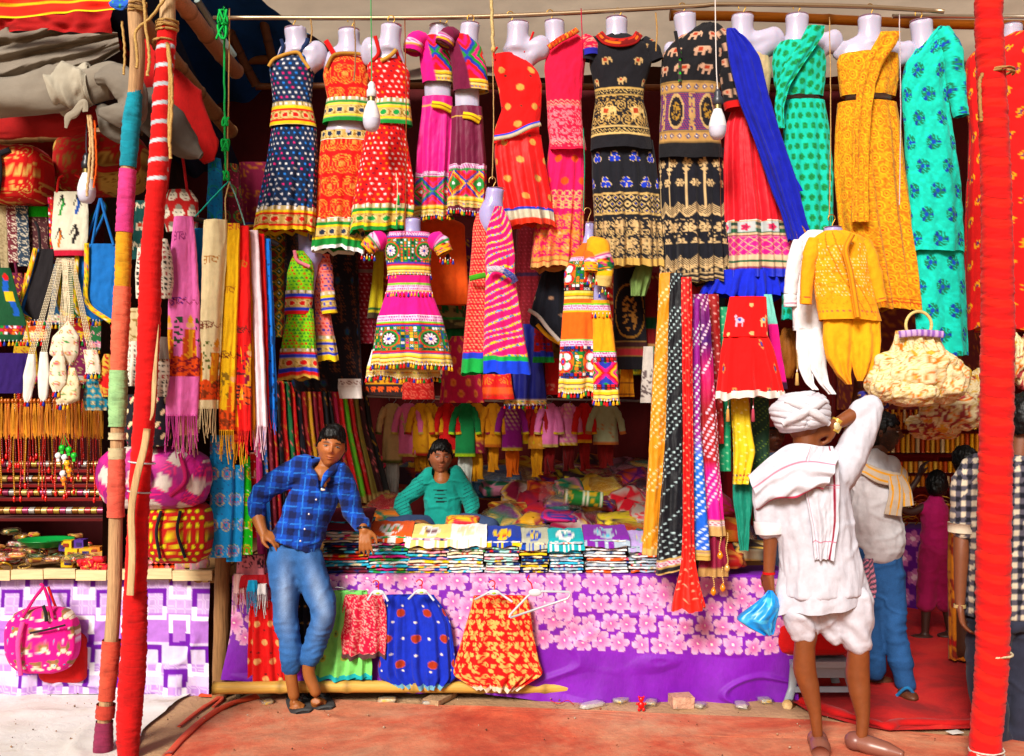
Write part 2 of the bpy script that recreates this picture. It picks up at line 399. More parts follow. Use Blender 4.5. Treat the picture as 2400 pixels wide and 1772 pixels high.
def limb(name,parent,pts,Y,rads,paint,m='cloth',n=22,depth=.8,wr=1.2,seed=3,caps=False,res=2.,label=None,cat=None):
 """sleeve or trouser leg: tube through photo points (px, py, dy px) with radii in px"""
 k=Y/F;p3=path([P(q[0],q[1],Y)+np.array([0,(q[2]if len(q)>2 else 0)*k,0])for q in pts],max(10,int(sum(math.dist(pts[i][:2],pts[i+1][:2])for i in range(len(pts)-1))/res)))
 r=smooth1(np.interp(np.linspace(0,1,len(p3)),np.linspace(0,1,len(rads)),rads),2)*k
 L=np.concatenate([[0],np.cumsum(np.linalg.norm(np.diff(p3,axis=0),axis=1))])/k
 def cf(G,u,th):
  if not callable(paint):return np.broadcast_to(C(paint),G.shape).copy()
  S=np.cos(th)*(np.mean(rads)*1.3);q=Pt(S,L[:,None]+0*S,'ffffff',seed);return(paint(q)or q).c
 def rf(u,th):return 1+wr/max(1,np.mean(rads))*fbm(np.cos(th)*1.5+u*6,np.sin(th)*1.5,u*7,seed)
 b=MB();b.tube(p3,r,None,n=n,caps=caps,flat=depth,cfun=cf,rfun=rf);return b.build(name,m,parent,label,cat)
SHELL='c2bcd2'
def fuse(name,mb,vox,col,m,parent,sm=6,disp=None,lab=None,fac=.5,cut=None):
 t=bpy.data.objects.new('tmp',mb.mesh('tmp'));COL.objects.link(t);r=t.modifiers.new('r','REMESH');r.mode='VOXEL';r.voxel_size=vox;s=t.modifiers.new('s','SMOOTH');s.iterations=sm;s.factor=fac
 dg=bpy.context.evaluated_depsgraph_get();e=t.evaluated_get(dg);me=e.to_mesh();V=np.empty(len(me.vertices)*3,np.float32);me.vertices.foreach_get('co',V);V=V.reshape(-1,3);N=np.empty(V.size,np.float32);me.vertices.foreach_get('normal',N);N=N.reshape(-1,3)
 ls=np.empty(len(me.polygons),np.int32);me.polygons.foreach_get('loop_total',ls);li=np.empty(len(me.loops),np.int32);me.loops.foreach_get('vertex_index',li);s0=np.empty(len(ls),np.int32);me.polygons.foreach_get('loop_start',s0)
 Q=li[s0[ls==4][:,None]+np.arange(4)];T=li[s0[ls==3][:,None]+np.arange(3)];e.to_mesh_clear();bpy.data.objects.remove(t)
 if disp is not None:V=V+N*disp(V)[:,None]
 b=MB();px=CX+V[:,0]*F/V[:,1];py=CY-(V[:,2]-H)*F/V[:,1];c=col(px,py,V,N)if callable(col)else C(col)
 if cut is not None:kq=~cut(px,py,V);Q=Q[kq[Q].all(1)];T=T[kq[T].all(1)]
 b.raw(V,Q,T,c);return b.build(name,m,parent,lab)
def chain(mb,Y,pts,rads,flat=None,n=14):
 k=Y/F;p=path([P(q[0],q[1],Y)+[0,(q[2]if len(q)>2 else 0)*k,0]for q in pts],6*len(pts));r=np.interp(np.linspace(0,1,len(p)),np.linspace(0,1,len(rads)),rads)*k
 mb.tube(p,r,'ffffff',n=n,flat=flat);
 if flat is None:mb.ball(p[0],r[0],'ffffff',12,8);mb.ball(p[-1],r[-1],'ffffff',12,8)
def torso(parent,rows,Y,stumps=(),neck=None,lit=SHELL):
 """hollow plastic display torso; rows as in cloth (photo px), neck (x, top y, base y, width, tilt)"""
 k=Y/F;b=MB();m=len(rows)
 p=[((q[1]+q[2])/2,q[0])for q in rows];r=np.array([(q[2]-q[1])/2*.91 for q in rows]);p3=np.array([P(x,y,Y)for x,y in p]);b.tube(p3,r*k,'ffffff',n=26,flat=.46)
 if neck:
  x,y0,y1,wd,tl=neck;q=np.linspace(0,1,10);R=wd/2*(1+.1*(1-q)**4+.35*q**4)
  np_=np.stack([P(x+tl*(1-v),y0+(y1+8-y0)*v,Y)for v in q]);b.tube(np_,R*k,'ffffff',n=22,flat=.85)
  e=rows[min(1,m-1)];
  for s in(0,1):b.tube([P(x,y1-4,Y),P(e[1+s]*.75+x*.25,e[0]+4,Y)],[wd*.5*k,wd*.3*k],'ffffff',n=14,flat=.7)
 for(sx,sy,rx,ry)in stumps:
  x0=neck[0]if neck else(rows[0][1]+rows[0][2])/2;y0=(neck[2]+6)if neck else rows[0][0]
  b.tube([P(x0,y0+4,Y),P((x0+sx)/2,(y0+sy)/2-ry*.1,Y),P(sx,sy-ry*.15,Y)],[rx*.7*k,rx*.85*k,rx*.95*k],'ffffff',n=16);b.ball(P(sx,sy,Y),(rx*k,rx*.8*k,ry*k),'ffffff',n=20,m=14)
  b.tube([P(sx,sy,Y),P((x0+sx)/2,sy+ry*.9,Y)],[rx*.9*k,rx*.8*k],'ffffff',n=16)
 o=fuse('torso',b,.0125,lit,'shell',parent,3)
 if neck:b=MB();pp=P(x+tl,y0-1+1,Y);top=P(neck[0]+neck[4],neck[1]-.5,Y);b.tube([top,top-[0,0,.004]],[neck[3]*.5*k,neck[3]*.3*k],'a59db4',n=22,flat=.85);b.build('neck_cap','shell',parent)
 return o
def hook(parent,x,y0,y1,Y,c='b98d4a'):
 k=Y/F;a=np.linspace(-.3,1.15*PI,16)
 p=[P(x,y1,Y),P(x+1,(y0+y1)/2+4,Y)]+[P(x+8*math.cos(t)-1,y0-9*math.sin(t)+4,Y)for t in a]
 b=MB();b.tube(path(p,40),.0028,c,n=6);return b.build('hook','metal',parent)
def line(name,pts,rad,c,m='rope',parent=None,label=None,cat=None,group=None,n=30,kn=6):
 b=MB();p=path(pts,n);p[1:-1]+=RS.uniform(-rad*.3,rad*.3,(len(p)-2,3));b.tube(p,rad,c,n=kn);return b.build(name,m,parent,label,cat,group)
def fringe(o,Lpx=40,every=4.,c='ffffff',m='cloth',seed=1,row=-1,jit=.35,name='fringe',rad=.0016):
 G=HEM[o.name][2];mf=HEM[o.name][3];r=G[row,:mf];k=abs(r[0,1])/F
 dx=np.concatenate([[0],np.cumsum(np.linalg.norm(np.diff(r,axis=0),axis=1))]);q=0;b=MB();g=random.Random(seed)
 while q<dx[-1]:
  p=np.array([np.interp(q,dx,r[:,j])for j in range(3)]);p[2]+=.008;L=Lpx*k*(1-jit+2*jit*g.random());s=g.uniform(-.12,.12)*L;f=g.uniform(-.5,.5)*.02
  pts=path([p,p+[s*.3,f-.002,-L*.5],p+[s,f,-L]],6);b.tube(pts,rad*np.linspace(1,1.3,len(pts)),C(c)*g.uniform(.75,1.05),n=4,caps=False)
  b.ball(pts[-1],.0032,C(c)*.9,n=5,m=4)
  q+=every*k*g.uniform(.6,1.4)
 x=b.build(name,m,o);x['kind']='stuff'
 x.location=Vector(-ORG[o.name])if o.parent is None else Vector((0,0,0));return x
# == ground and structure
def node_mat(name,f):
 m=bpy.data.materials.new(name);m.use_nodes=True;N,K=m.node_tree.nodes,m.node_tree.links;f(N,K,N['Principled BSDF']);return m
def ramp(N,K,fac,stops):
 r=N.new('ShaderNodeValToRGB');e=r.color_ramp.elements
 while len(e)<len(stops):e.new(.5)
 for i,(p,c)in enumerate(stops):e[i].position=p;e[i].color=(*C(c),1)
 K.new(fac,r.inputs[0]);return r.outputs[0]
def noise_node(N,K,sc,det=6,vec=None,dist=0,ro=.6):
 n=N.new('ShaderNodeTexNoise');n.inputs['Scale'].default_value=sc;n.inputs['Detail'].default_value=det;n.inputs['Distortion'].default_value=dist
 n.inputs['Roughness'].default_value=ro
 if vec:K.new(vec,n.inputs['Vector'])
 return n.outputs['Fac']
def geo(N):return N.new('ShaderNodeNewGeometry').outputs['Position']
def bump_node(N,K,b,h,st,dist):
 q=N.new('ShaderNodeBump');q.inputs['Strength'].default_value=st;q.inputs['Distance'].default_value=dist;K.new(h,q.inputs['Height']);K.new(q.outputs[0],b.inputs['Normal'])
def dirt(N,K,b):
 K.new(ramp(N,K,noise_node(N,K,2.2,8,geo(N)),[(.3,'9c7a5c'),(.55,'c29c78'),(.75,'d6b796')]),b.inputs['Base Color']);b.inputs['Roughness'].default_value=.95
 bump_node(N,K,b,noise_node(N,K,30,8,geo(N)),.6,.02)
def redmat(N,K,b):
 g=geo(N);a=ramp(N,K,noise_node(N,K,1.15,9,g,.6,.72),[(.3,'c04a36'),(.42,'d9694e'),(.52,'e38c6c'),(.64,'e2a684'),(.75,'dcb491')])
 f=ramp(N,K,noise_node(N,K,9,9,g,.3,.7),[(.35,'b0b0b0'),(.6,'ffffff')])
 x=N.new('ShaderNodeMix');x.data_type='RGBA';x.blend_type='MULTIPLY';x.inputs['Factor'].default_value=.55;K.new(a,x.inputs['A']);K.new(f,x.inputs['B'])
 K.new(x.outputs['Result'],b.inputs['Base Color']);b.inputs['Roughness'].default_value=.95;bump_node(N,K,b,noise_node(N,K,55,7,g),.5,.01)
def deepred(N,K,b):
 g=geo(N);K.new(ramp(N,K,noise_node(N,K,2.5,8,g,.5),[(.35,'8e1016'),(.55,'c2161c'),(.75,'cf3a30')]),b.inputs['Base Color']);b.inputs['Roughness'].default_value=.9
 bump_node(N,K,b,noise_node(N,K,90,5,g),.6,.006)
def whitecloth(N,K,b):
 g=geo(N);K.new(ramp(N,K,noise_node(N,K,2.6,8,g,1.2,.62),[(.27,'c4b8a8'),(.4,'e2ddd6'),(.6,'eceae6')]),b.inputs['Base Color']);b.inputs['Roughness'].default_value=.9
 bump_node(N,K,b,noise_node(N,K,7,6,g,1.),.4,.02)
M_DIRT,M_RED,M_DEEP,M_WHITE=(node_mat(n,f)for n,f in(('packed dirt',dirt),('faded red matting',redmat),('red carpet cloth',deepred),('dusty white sheet',whitecloth)))
def sheet_poly(name,ring,z,m,rel=.004,n=70,seed=0,**t):
 n=int(n*.75)
 """ground cloth: grid clipped by an outline given in plan (x, y), with creases"""
 r=np.asarray(ring,float);x0,y0=r.min(0);x1,y1=r.max(0);ny=n
 ys=np.linspace(y0,y1,ny);L,Rr=[],[]
 for y in ys:
  xs=[]
  for i in range(len(r)):
   a,b2=r[i],r[(i+1)%len(r)]
   if(a[1]-y)*(b2[1]-y)<=0 and a[1]!=b2[1]:xs.append(a[0]+(y-a[1])/(b2[1]-a[1])*(b2[0]-a[0]))
  L.append(min(xs));Rr.append(max(xs))
 L=np.array(L);Rr=np.array(Rr);u=np.linspace(0,1,n*2)
 X=L[:,None]+(Rr-L)[:,None]*u;Yg=ys[:,None]+0*X
 Z=z+rel*(fbm(X*3,Yg*3,0,seed)+1)+rel*1.5*np.maximum(0,1-np.abs(fbm(X*1.2+3,Yg*1.6,2,seed+1,2))*9)
 b=MB();G=np.stack([X+.02*vn(X*5,Yg*5,0,seed)*1,Yg,Z],-1);b.grid(G,'ffffff')
 o=b.build(name,'cloth',None,**t);o.data.materials.clear();o.data.materials.append(m);return o
def gp(px,py,z=0.):
 Y=(H-z)*F/(py-CY);return np.array([(px-CX)*Y/F,Y])
b=MB();u=np.linspace(-60,60,61);v=np.linspace(-30,90,61);X,Yg=np.meshgrid(u,v);b.grid(np.stack([X,Yg,0*X],-1),'ffffff')
o=b.build('ground','cloth',kind='structure',label='packed bare earth');o.data.materials.clear();o.data.materials.append(M_DIRT);
sheet_poly('carpet',[gp(640,1633),gp(560,1655),gp(480,1690),gp(390,1772),gp(200,2150),gp(2700,2150),gp(2700,1735),gp(2250,1730),gp(1900,1690),gp(1500,1672),gp(1000,1655)],.004,M_RED,.004,90,2,kind='structure')
sheet_poly('carpet',[gp(-700,1618),gp(455,1624),gp(400,1665),gp(330,1720),gp(120,2150),gp(-900,2150)],.009,M_WHITE,.006,70,5,kind='structure')
for pts,wd in(([(600,1638),(540,1655),(480,1690),(430,1735),(395,1775)],.035),([(520,1636),(470,1668),(420,1708)],.022),([(470,1634),(520,1640),(500,1662)],.02)):
 b=MB();p=path([[*gp(x,y),.012]for x,y in pts],24);b.tube(p,np.interp(np.linspace(0,1,len(p)),[0,.3,1],[wd,wd*.7,wd*.5]),'d8553c',n=10,flat=.45,up=[0,0,1],rfun=lambda u,th:1+.25*fbm(u*8,np.cos(th)*1.4,np.sin(th),3))
 b.build('carpet_fold','cloth',kind='structure')
sheet_poly('carpet',[gp(1830,1640),gp(1880,1668),gp(2040,1712),gp(2085,1722),gp(2110,1712),gp(2330,1716),gp(2700,1716),(8,12),(2.2,12),(1.65,6)],.012,M_DEEP,.01,90,8,kind='structure')
b=MB();p=path([[*gp(x,y),.03]for x,y in((1880,1655),(1960,1682),(2040,1704),(2082,1716),(2110,1706),(2230,1708),(2330,1706),(2500,1706))],40)
b.tube(p,.03,'b8181c',n=12,flat=.6,up=[0,0,1],rfun=lambda u,th:1+.35*fbm(u*14,np.cos(th)*1.5,np.sin(th),2));b.build('carpet_fold','cloth',kind='structure')
def hang_sheet(name,corners,c,nx=60,nz=40,fold=.02,fr=9,m='canvas',sag=0.,seed=0,paint=None,**t):
 """cloth wall or roof between four corners (top left, top right, bottom right, bottom left)"""
 a,b_,c_,d_=(np.asarray(q,float)for q in corners);u=np.linspace(0,1,nx)[None,:,None];v=np.linspace(0,1,nz)[:,None,None]
 G=(a*(1-u)+b_*u)*(1-v)+(d_*(1-u)+c_*u)*v;nrm=np.cross(b_-a,d_-a);nrm=nrm/np.linalg.norm(nrm)
 U,V=np.broadcast_arrays(u[...,0],v[...,0]);f=fold*(np.sin(U*fr*2*PI+2*vn(U*4,V*2,0,seed))*.6+fbm(U*fr*.8,V*2,1,seed))
 G=G+nrm*f[...,None];G[...,2]-=sag*4*(U*(1-U))*1.
 b=MB();col=C(c)
 if paint:q=Pt(U*1000.,V*1000.,c,seed);paint(q);col=q.c.reshape(-1,3)
 b.grid(G,col);return b.build(name,m,None,**t)
hang_sheet('wall',[(-2.5,8.3,3.3),(1.4,8.3,3.3),(1.4,8.3,.0),(-2.5,8.3,.0)],'5e0a14',160,30,.03,16,kind='structure',label='dark red cloth rear wall of the clothes stall')
hang_sheet('wall',[(-2.5,7.0,3.95),(3.4,7.0,3.9),(3.4,7.0,2.55),(-2.5,7.0,2.55)],'520a16',160,16,.02,14,kind='structure',label='maroon cloth hanging under the roof beam')
hang_sheet('wall',[(-2.35,5.6,3.9),(-2.35,8.4,3.6),(-2.35,8.4,0),(-2.35,5.6,0)],'3a2a26',60,30,.02,7,kind='structure')
hang_sheet('wall',[(1.62,7.05,3.6),(1.62,8.4,3.6),(1.62,8.4,0),(1.62,7.05,0)],'8a121c',60,30,.02,7,kind='structure')
hang_sheet('wall',[(-5.5,8.6,4.0),(-2.3,8.6,4.0),(-2.3,8.6,0),(-5.5,8.6,0)],'4a1216',80,20,.02,9,kind='structure')
hang_sheet('wall',[(1.5,11.5,3.6),(6.5,11.5,3.6),(6.5,11.5,0),(1.5,11.5,0)],'8a1a1c',80,20,.03,9,kind='structure')
hang_sheet('wall',[(5.0,5.4,3.6),(5.0,11.5,3.6),(5.0,11.5,0),(5.0,5.4,0)],'7a1418',60,20,.03,9,kind='structure')
hang_sheet('wall',[(-5.0,5.0,3.4),(-5.0,8.6,3.4),(-5.0,8.6,0),(-5.0,5.0,0)],'4a1216',40,20,.03,6,kind='structure')
u=np.linspace(0,1,130)[None];v=np.linspace(0,1,60)[:,None]
xl=P(540,0,5.2)[0]+(v**1.6)*.62;X=xl+(4.6-xl)*u;Yg=5.12+1.75*v+0*u
Z=4.09-.10*v+.04*np.sin(u*19+v)*v-.10*np.exp(-(u*11)**2)+.012*fbm(u*22,v*5,0,4)+0*X
b=MB();b.grid(np.stack([X,Yg,Z],-1),'efdcc4');b.build('roof','tarp',label='cream canvas awning over the hanging dresses',kind='structure')
hang_sheet('roof',[(-2.6,6.95,4.3),(5.0,6.95,4.3),(5.0,8.6,4.1),(-2.6,8.6,4.1)],'6a4a3c',30,20,.02,5,kind='structure')
hang_sheet('roof',[(-2.75,4.9,4.35),(-1.55,5.6,4.3),(-1.3,7.4,4.05),(-2.75,7.4,3.2)],'1d4f96',40,40,.04,3,kind='structure')
hang_sheet('roof',[(-2.75,4.7,4.35),(-2.0,5.0,4.2),(-1.95,7.2,3.3),(-2.75,7.2,3.0)],'27324f',40,40,.03,3,kind='structure')
hang_sheet('roof',[(-5.2,5.2,3.9),(-2.3,5.2,3.9),(-2.3,8.7,3.4),(-5.2,8.7,3.3)],'8e1018',40,30,.04,3,kind='structure')
hang_sheet('roof',[(1.6,6.7,4.1),(5.2,6.7,4.1),(5.2,11.6,3.6),(1.6,11.6,3.6)],'7a1620',40,30,.04,3,kind='structure')
def pole(name,label,pts,Y,wid,c,m='wood',cat='pole',n=60,parent=None,cfun=None,rz=.06,group=None,dy=None):
 b=MB();p=path([P(x,y,(Y if dy is None else dy[i]))for i,(x,y)in enumerate(pts)],n)
 rr=np.interp(np.linspace(0,1,len(p)),np.linspace(0,1,len(wid)),wid)/2*Y/F
 b.tube(p,rr,c,n=20,cfun=cfun,rfun=lambda u,th:1+rz*fbm(u*9,np.cos(th)*1.2,np.sin(th)*1.2+5,5));return b.build(name,m,parent,label,cat,group)
def bamboo(name,label,a,b_,r,c='c89a5a',kn=6,parent=None,cat='bamboo pole'):
 a=np.asarray(a,float);b_=np.asarray(b_,float);q=np.linspace(0,1,kn*12+1);p=a+(b_-a)*q[:,None];p[:,2]+=.006*np.sin(q*7)
 ph=(q*kn)%1;d0=np.minimum(ph,1-ph);R=r*(1+.14*np.exp(-(d0/.035)**2));col=C(c)*(1-.45*np.exp(-(d0/.02)**2))[:,None]
 mb=MB();mb.tube(p,R,None,n=14,cfun=lambda G,u,th:np.broadcast_to(col[:,None],G.shape)+0*G);return mb.build(name,'bamboo',parent,label,cat if parent is None else None)
b=MB();b.tube(path([P(500,42,5.4),P(1100,40,5.4),P(1600,16,5.4),P(1700,10,5.4),P(2000,15,5.4),P(2212,27,5.4)],40),.0125,'b9a288',n=12);b.build('metal_rail','metal',None,'long steel rail carrying the row of dressed mannequins','rail')
b=MB();b.tube([P(2092,38,5.5),P(2560,40,5.5)],.012,'d4cabb',n=12);b.build('metal_rail','metal',None,'short steel rail lashed behind the red pole at the right','rail')
bamboo('bamboo_beam','orange bamboo beam behind the mannequins at upper right',P(1570,36,5.62),P(2500,62,5.62),.027,'cf7f33',5)
bamboo('bamboo_beam','brown bamboo beam crossing under the cream awning',P(520,142,6.7),P(1200,140,6.7),.03,'9a5f36',5)
bamboo('wooden_beam','thin wooden beam above the maroon cloth',P(600,203,6.6),P(2300,205,6.6),.022,'7a4a2c',7)
bamboo('bamboo_beam','smooth tan bamboo rafter slanting down from the top',P(395,-30,4.9),P(553,168,6.2),.045,'d09a78',4)
bamboo('bamboo_beam','knotty brown bamboo strut behind the silver taped pole',P(325,42,4.85),P(540,310,6.0),.042,'9c7250',5)
bamboo('bamboo_beam','bamboo crossbar above the scroll print suitcase bags',P(-60,330,5.9),P(330,305,5.9),.035,'8f6a4a',5)
for a,c_,l in(((520,40),(600,200),'dark wooden rafter beside the blue tarpaulin'),((600,-20),(655,205),'brown wooden rafter over the blue tarpaulin')):
 bamboo('wooden_rafter',l,P(*a,6.3),P(*c_,6.6),.03,'6b4229',4,cat='rafter')
b=MB();b.tube([P(462,0,5.7),P(548,130,6.1)],.02,'aab8b4',n=10);b.build('metal_pipe','plastic',None,'pale grey pipe slanting beside the green rope','pipe')
# ---- wrapped poles
def wraps(parent,pts,Y,segs,seed=1):
 """cloth wound round a pole: (y0, y1, width px, colour, name)"""
 ps=path([P(x,y,Y)for x,y in pts],200);pys=CY-(ps[:,2]-H)*F/Y
 for(y0,y1,wd,c,nm)in segs:
  q=np.linspace(y0,y1,max(8,int((y1-y0)/2.2)));ctr=np.stack([np.interp(q,pys,ps[:,j])for j in range(3)],1)
  r=np.interp(np.linspace(0,1,len(q)),np.linspace(0,1,len(np.atleast_1d(wd))),np.atleast_1d(wd))/2*Y/F
  def rf(u,th,L=(y1-y0)):
   w_=u*L/(17 if L<600 else 47)+th/(2*PI)+.5*vn(u*4,np.cos(th)*.8,np.sin(th)*.8,3)
   return 1+.05*(1-((w_%1)))+.06*fbm(u*L/9,np.cos(th)*1.6,np.sin(th)*1.6,2)
  def cf(G,u,th,L=(y1-y0),c=c):
   k=vn(u*L/26+th*.3,np.cos(th)*.8,np.sin(th)*.8,1);w_=u*L/(17 if L<600 else 47)+th/(2*PI)+.5*vn(u*4,np.cos(th)*.8,np.sin(th)*.8,3);k=k-1.1*((w_%1)>.88);return C(c)*(.93+.2*k-.12*(vn(u*L/60,np.cos(th),np.sin(th),6)>.3))[...,None]if not callable(c)else c(u,th,L)
  b=MB();b.tube(ctr,r,None,n=22,caps=False,cfun=cf,rfun=rf);b.build(nm,'cloth',parent)
LP=[(312,-60),(318,60),(322,130),(318,205),(307,300),(300,395),(291,540),(287,670),(280,820),(276,950),(274,1070),(271,1230),(268,1400),(257,1560),(245,1690),(240,1790)]
lp=thing('wrapped_pole','wooden pole wound with bands of teal, pink, yellow, orange and green cloth','pole',[*gp(240,1772),0])
pole('trunk',None,LP,4.6,[34,34,32,31,30,32,30],'c7a07a',parent=lp,cat=None)
wraps(lp,LP,4.6,[(207,392,[30,40,40,36],'1595ab','cloth_wrap'),(398,545,[38,38,38],'e0508f','cloth_wrap'),(545,676,[35,36],'e0a545','cloth_wrap'),(672,876,[38,40,36],'ee7a62','cloth_wrap'),(868,1000,[40,42,38],'a5cf96','cloth_wrap'),(1014,1030,38,'d8c9a4','cloth_wrap'),(1050,1076,38,'cfc09a','cloth_wrap'),(1070,1212,[36,40,38],'e26a5a','cloth_wrap'),(1500,1640,[42,40,36],'cf5a48','cloth_wrap'),(1650,1682,42,'b8483c','cloth_wrap'),(1690,1800,[38,44,44],'8a3350','cloth_wrap')])
RP=[(392,-60),(392,60),(385,160),(378,300),(368,430),(354,600),(350,750),(340,950),(332,1060),(326,1170),(317,1400),(314,1520),(302,1700),(300,1790)]
rp=thing('wrapped_pole','leaning pole in red cloth with spiral silver tape near its top','pole',[*gp(300,1772),0])
pole('trunk',None,RP,4.56,[36,36,34,34,36,38],'d9b78e',parent=rp,cat=None)
def redsilver(u,th,L):
 y=u*L+60;s=(y/44+(th/(2*PI))*.55)%1;k=((s<.2)&(y<440)&(y>100));A=np.broadcast_to(C('d8221a'),u.shape+(3,)).copy();A[k]=C('c9d4dc');st=(((y/27)%1)<.35)&(y>420);A[st]=C('de241c');return A*(.93+.12*vn(u*L/20,np.cos(th),np.sin(th),4))[...,None]
wraps(rp,RP,4.56,[(56,1405,[42,46,44,50,48,46,50],redsilver,'cloth_wrap'),(1385,1792,[52,56,60,56,44],'cf2018','cloth_wrap')])
b=MB();G=[]
for y,x in((760,372),(860,364),(960,358),(985,352)):G.append(P(x,y,4.47))
b.tube(path(G,20),np.interp(np.linspace(0,1,21),[0,.4,1],[.001,.012,.001])[:len(path(G,20))],'dcb98c',n=8,flat=.3);b.build('bare_strip','wood',rp)
b=MB();b.tube(path([P(x,y,4.47)for x,y in((345,1005),(338,1050),(320,1120),(308,1200),(310,1300),(305,1395))],24),[.004]+[.016]*22+[.012]*2 if False else.017,'d8b488',n=10,flat=.4);b.build('bare_strip','wood',rp)
for y,x0,x1 in((1152,303,350),(1084,305,360)):
 b=MB();t=np.linspace(0,2*PI,24);b.tube(np.array([P((x0+x1)/2+(x1-x0)/2*math.cos(a)*1.08,y+3*math.cos(a),4.56)+[0,.052*math.sin(a),0]for a in t]),.004,'c8d4d8',n=6);b.build('tape_band','plastic',rp)
QP=[(2316,-60),(2318,60),(2324,200),(2334,430),(2338,700),(2337,900),(2332,1150),(2328,1350),(2325,1550),(2308,1760),(2304,1830)]
qp=thing('wrapped_pole','thick pole wound tightly in bright red cloth at the right','pole',[*gp(2306,1790),0])
pole('trunk',None,QP,4.45,[50,56,56,52,50],'9a7350',parent=qp,cat=None)
def redwrap(u,th,L):
 y=u*L;s=((y/46+np.sin(th*1)*.35+.12*vn(u*9,np.cos(th),1,2))%1);A=np.broadcast_to(C('cf2219'),u.shape+(3,)).copy();k2=vn(y/30,np.cos(th)*1.5,np.sin(th)*1.5,6);A[(s<.42)]=C('d93626');A[(s>.965)&(k2>-.1)]=C('a81812');return A
wraps(qp,QP,4.45,[(-50,1835,[60,62,66,72,72,74,72,68],redwrap,'cloth_wrap')])
def coil(parent,x,y,rpx,Y,n,c,h=14,rad=.006,nm='rope_binding',dep=1.):
 t=np.linspace(0,2*PI*n,18*n);k=Y/F;b=MB();p=np.array([P(x+rpx*math.cos(a),y+h*(i/len(t)-.5)+3*math.sin(a*.7),Y)+[0,rpx*k*dep*math.sin(a),0]for i,a in enumerate(t)]);b.tube(p,rad,c,n=6);return b.build(nm,'rope',parent)
coil(qp,2337,170,36,4.45,2,'b58a5c',6);coil(qp,2331,1532,38,4.45,1,'d9c9a8',4);coil(qp,2312,1758,38,4.45,2,'e3dccf',10,.004)
line('rope_tail',[P(2302,172,4.36),P(2296,200,4.36),P(2298,250,4.36),P(2300,285,4.36)],.008,'b58a5c',parent=qp)
coil(rp,392,62,24,4.56,5,'b9935f',22,.006);coil(rp,384,98,24,4.56,1,'b9935f',4,.006);coil(lp,322,20,20,4.6,4,'a98454',26,.005)
for i,pts in enumerate([[(335,-20),(342,60),(350,130),(346,178)],[(392,-10),(350,45),(318,75),(322,130),(320,160)],[(392,100),(398,180),(396,300),(400,372)],[(396,104),(403,200),(402,260),(398,345)],[(286,50),(292,120),(290,175)]]):
 line('rope',[P(x,y,4.5)for x,y in pts],.0075 if i!=4 else.006,'c9a56c',label=['jute rope end dangling between the two left poles','jute rope tying the two left poles together','long jute cord hanging down the silver taped pole','second jute cord beside it on the silver taped pole, ending higher','short frayed rope behind the top of the bare wooden pole'][i],cat='rope')
pole('wooden_post','rough timber post between the two tables',[(522,1300),(520,1420),(514,1640)],5.5,[36,36,34],'9a7450',cat='post')
pole('wooden_post','grey weathered post edging the flowered tablecloth',[(556,1300),(557,1430),(560,1640)],5.52,[14,14,13],'6f604c',cat='post')
bamboo('bamboo_pole','long bamboo pole lying along the foot of the stall',[P(505,1609,5.38)[0],5.34,.1],[P(1880,1650,5.5)[0],5.56,.05],.033,'d9ad62',9)
# == the row of dressed mannequins
def dummy(label,x,y,Y,group='dressed mannequins hanging in the top row'):return thing('mannequin',label,'mannequin',P(x,y,Y),group)
def goldband(p,t,h,mc,w=15,sq=True):
 """gold braid with round medallions"""
 p.band(t,t+h,'cfae6c');p.speck('8f6a2e',3,.25,t,t+h);p.m(p.R(t,t+h)*0,mc)
 x=((p.S/w)%1-.5)*w;r=np.hypot(x,p.T-t-h/2);p.m((r<h*.36)&p.R(t,t+h),'e6cf98');p.m((r<h*.26)&p.R(t,t+h),mc);return p
def mirrorband(p,t,h,per=13):
 p.band(t,t+h,'cdb98c');x=((p.S/per)%1);p.m((np.abs(x-.5)<.2)&p.R(t+h*.2,t+h*.8),'f3eef0');p.m((np.abs(x-.5)>.43)&p.R(t,t+h),'6a5432');return p
def embroid(p,t0,t1,pal=EMB,bg='1d5a34',kind=0):
 h=t1-t0;p.band(t0,t1,bg);p.mosaic(7,pal,t0,t1,bg=bg)
 if kind==0:p.rings(h*1.3,h,[h*.38,h*.34,h*.27],['d81e2c','1f8a3a','201418'],t0,t1,0);p.flower(h*1.3,h,h*.24,10,'f0e8ee','d0186e','3b49b8',t0,t1,0)
 if kind==1:p.dia(h*.8,h,['e0187e','f2b51c','2b3aa8','d81e2c','1f8a3a'],t0=t0,t1=t1,n=5)
 if kind==2:p.rings(h*.95,h,[h*.42,h*.37],['1f6a30','f07a1c'],t0,t1,0);p.flower(h*.95,h,h*.33,4,'ece6ea','1f8a3a','d81e2c',t0,t1,0,PI/4,1,'d81e2c');p.rings(h*.95,h,[h*.13,h*.06],['d81e2c','3b49b8'],t0,t1,0)
 return p
def pinkweave(p,t,h):p.band(t,t+h,'f0c9e6');x,y,i,j=p.cell(5,h/2,.5,t);return p.m((np.abs(x)/2.5+np.abs(y)/(h/4)<.8)&p.R(t,t+h),'b0248a')
def yellowtrim(p,t,h,scal=True):
 p.band(t,t+h*.16,'f2dc7c');p.band(t+h*.16,t+h*.36,'f6c61e');p.band(t+h*.36,t+h*.46,'5a3b1e');p.band(t+h*.46,t+h*.66,'f4d98a');p.band(t+h*.66,t+h*.82,'d7a63c')
 p.dots(7,5,1.8,['d81e2c','2b3aa8','1f8a3a'],t+h*.66,t+h*.84);return p.band(t+h*.82,t+h+30,'dcbf7a')
Y0=5.4
d1=dummy('mannequin in navy dotted dress with gold and red borders',690,545,Y0)
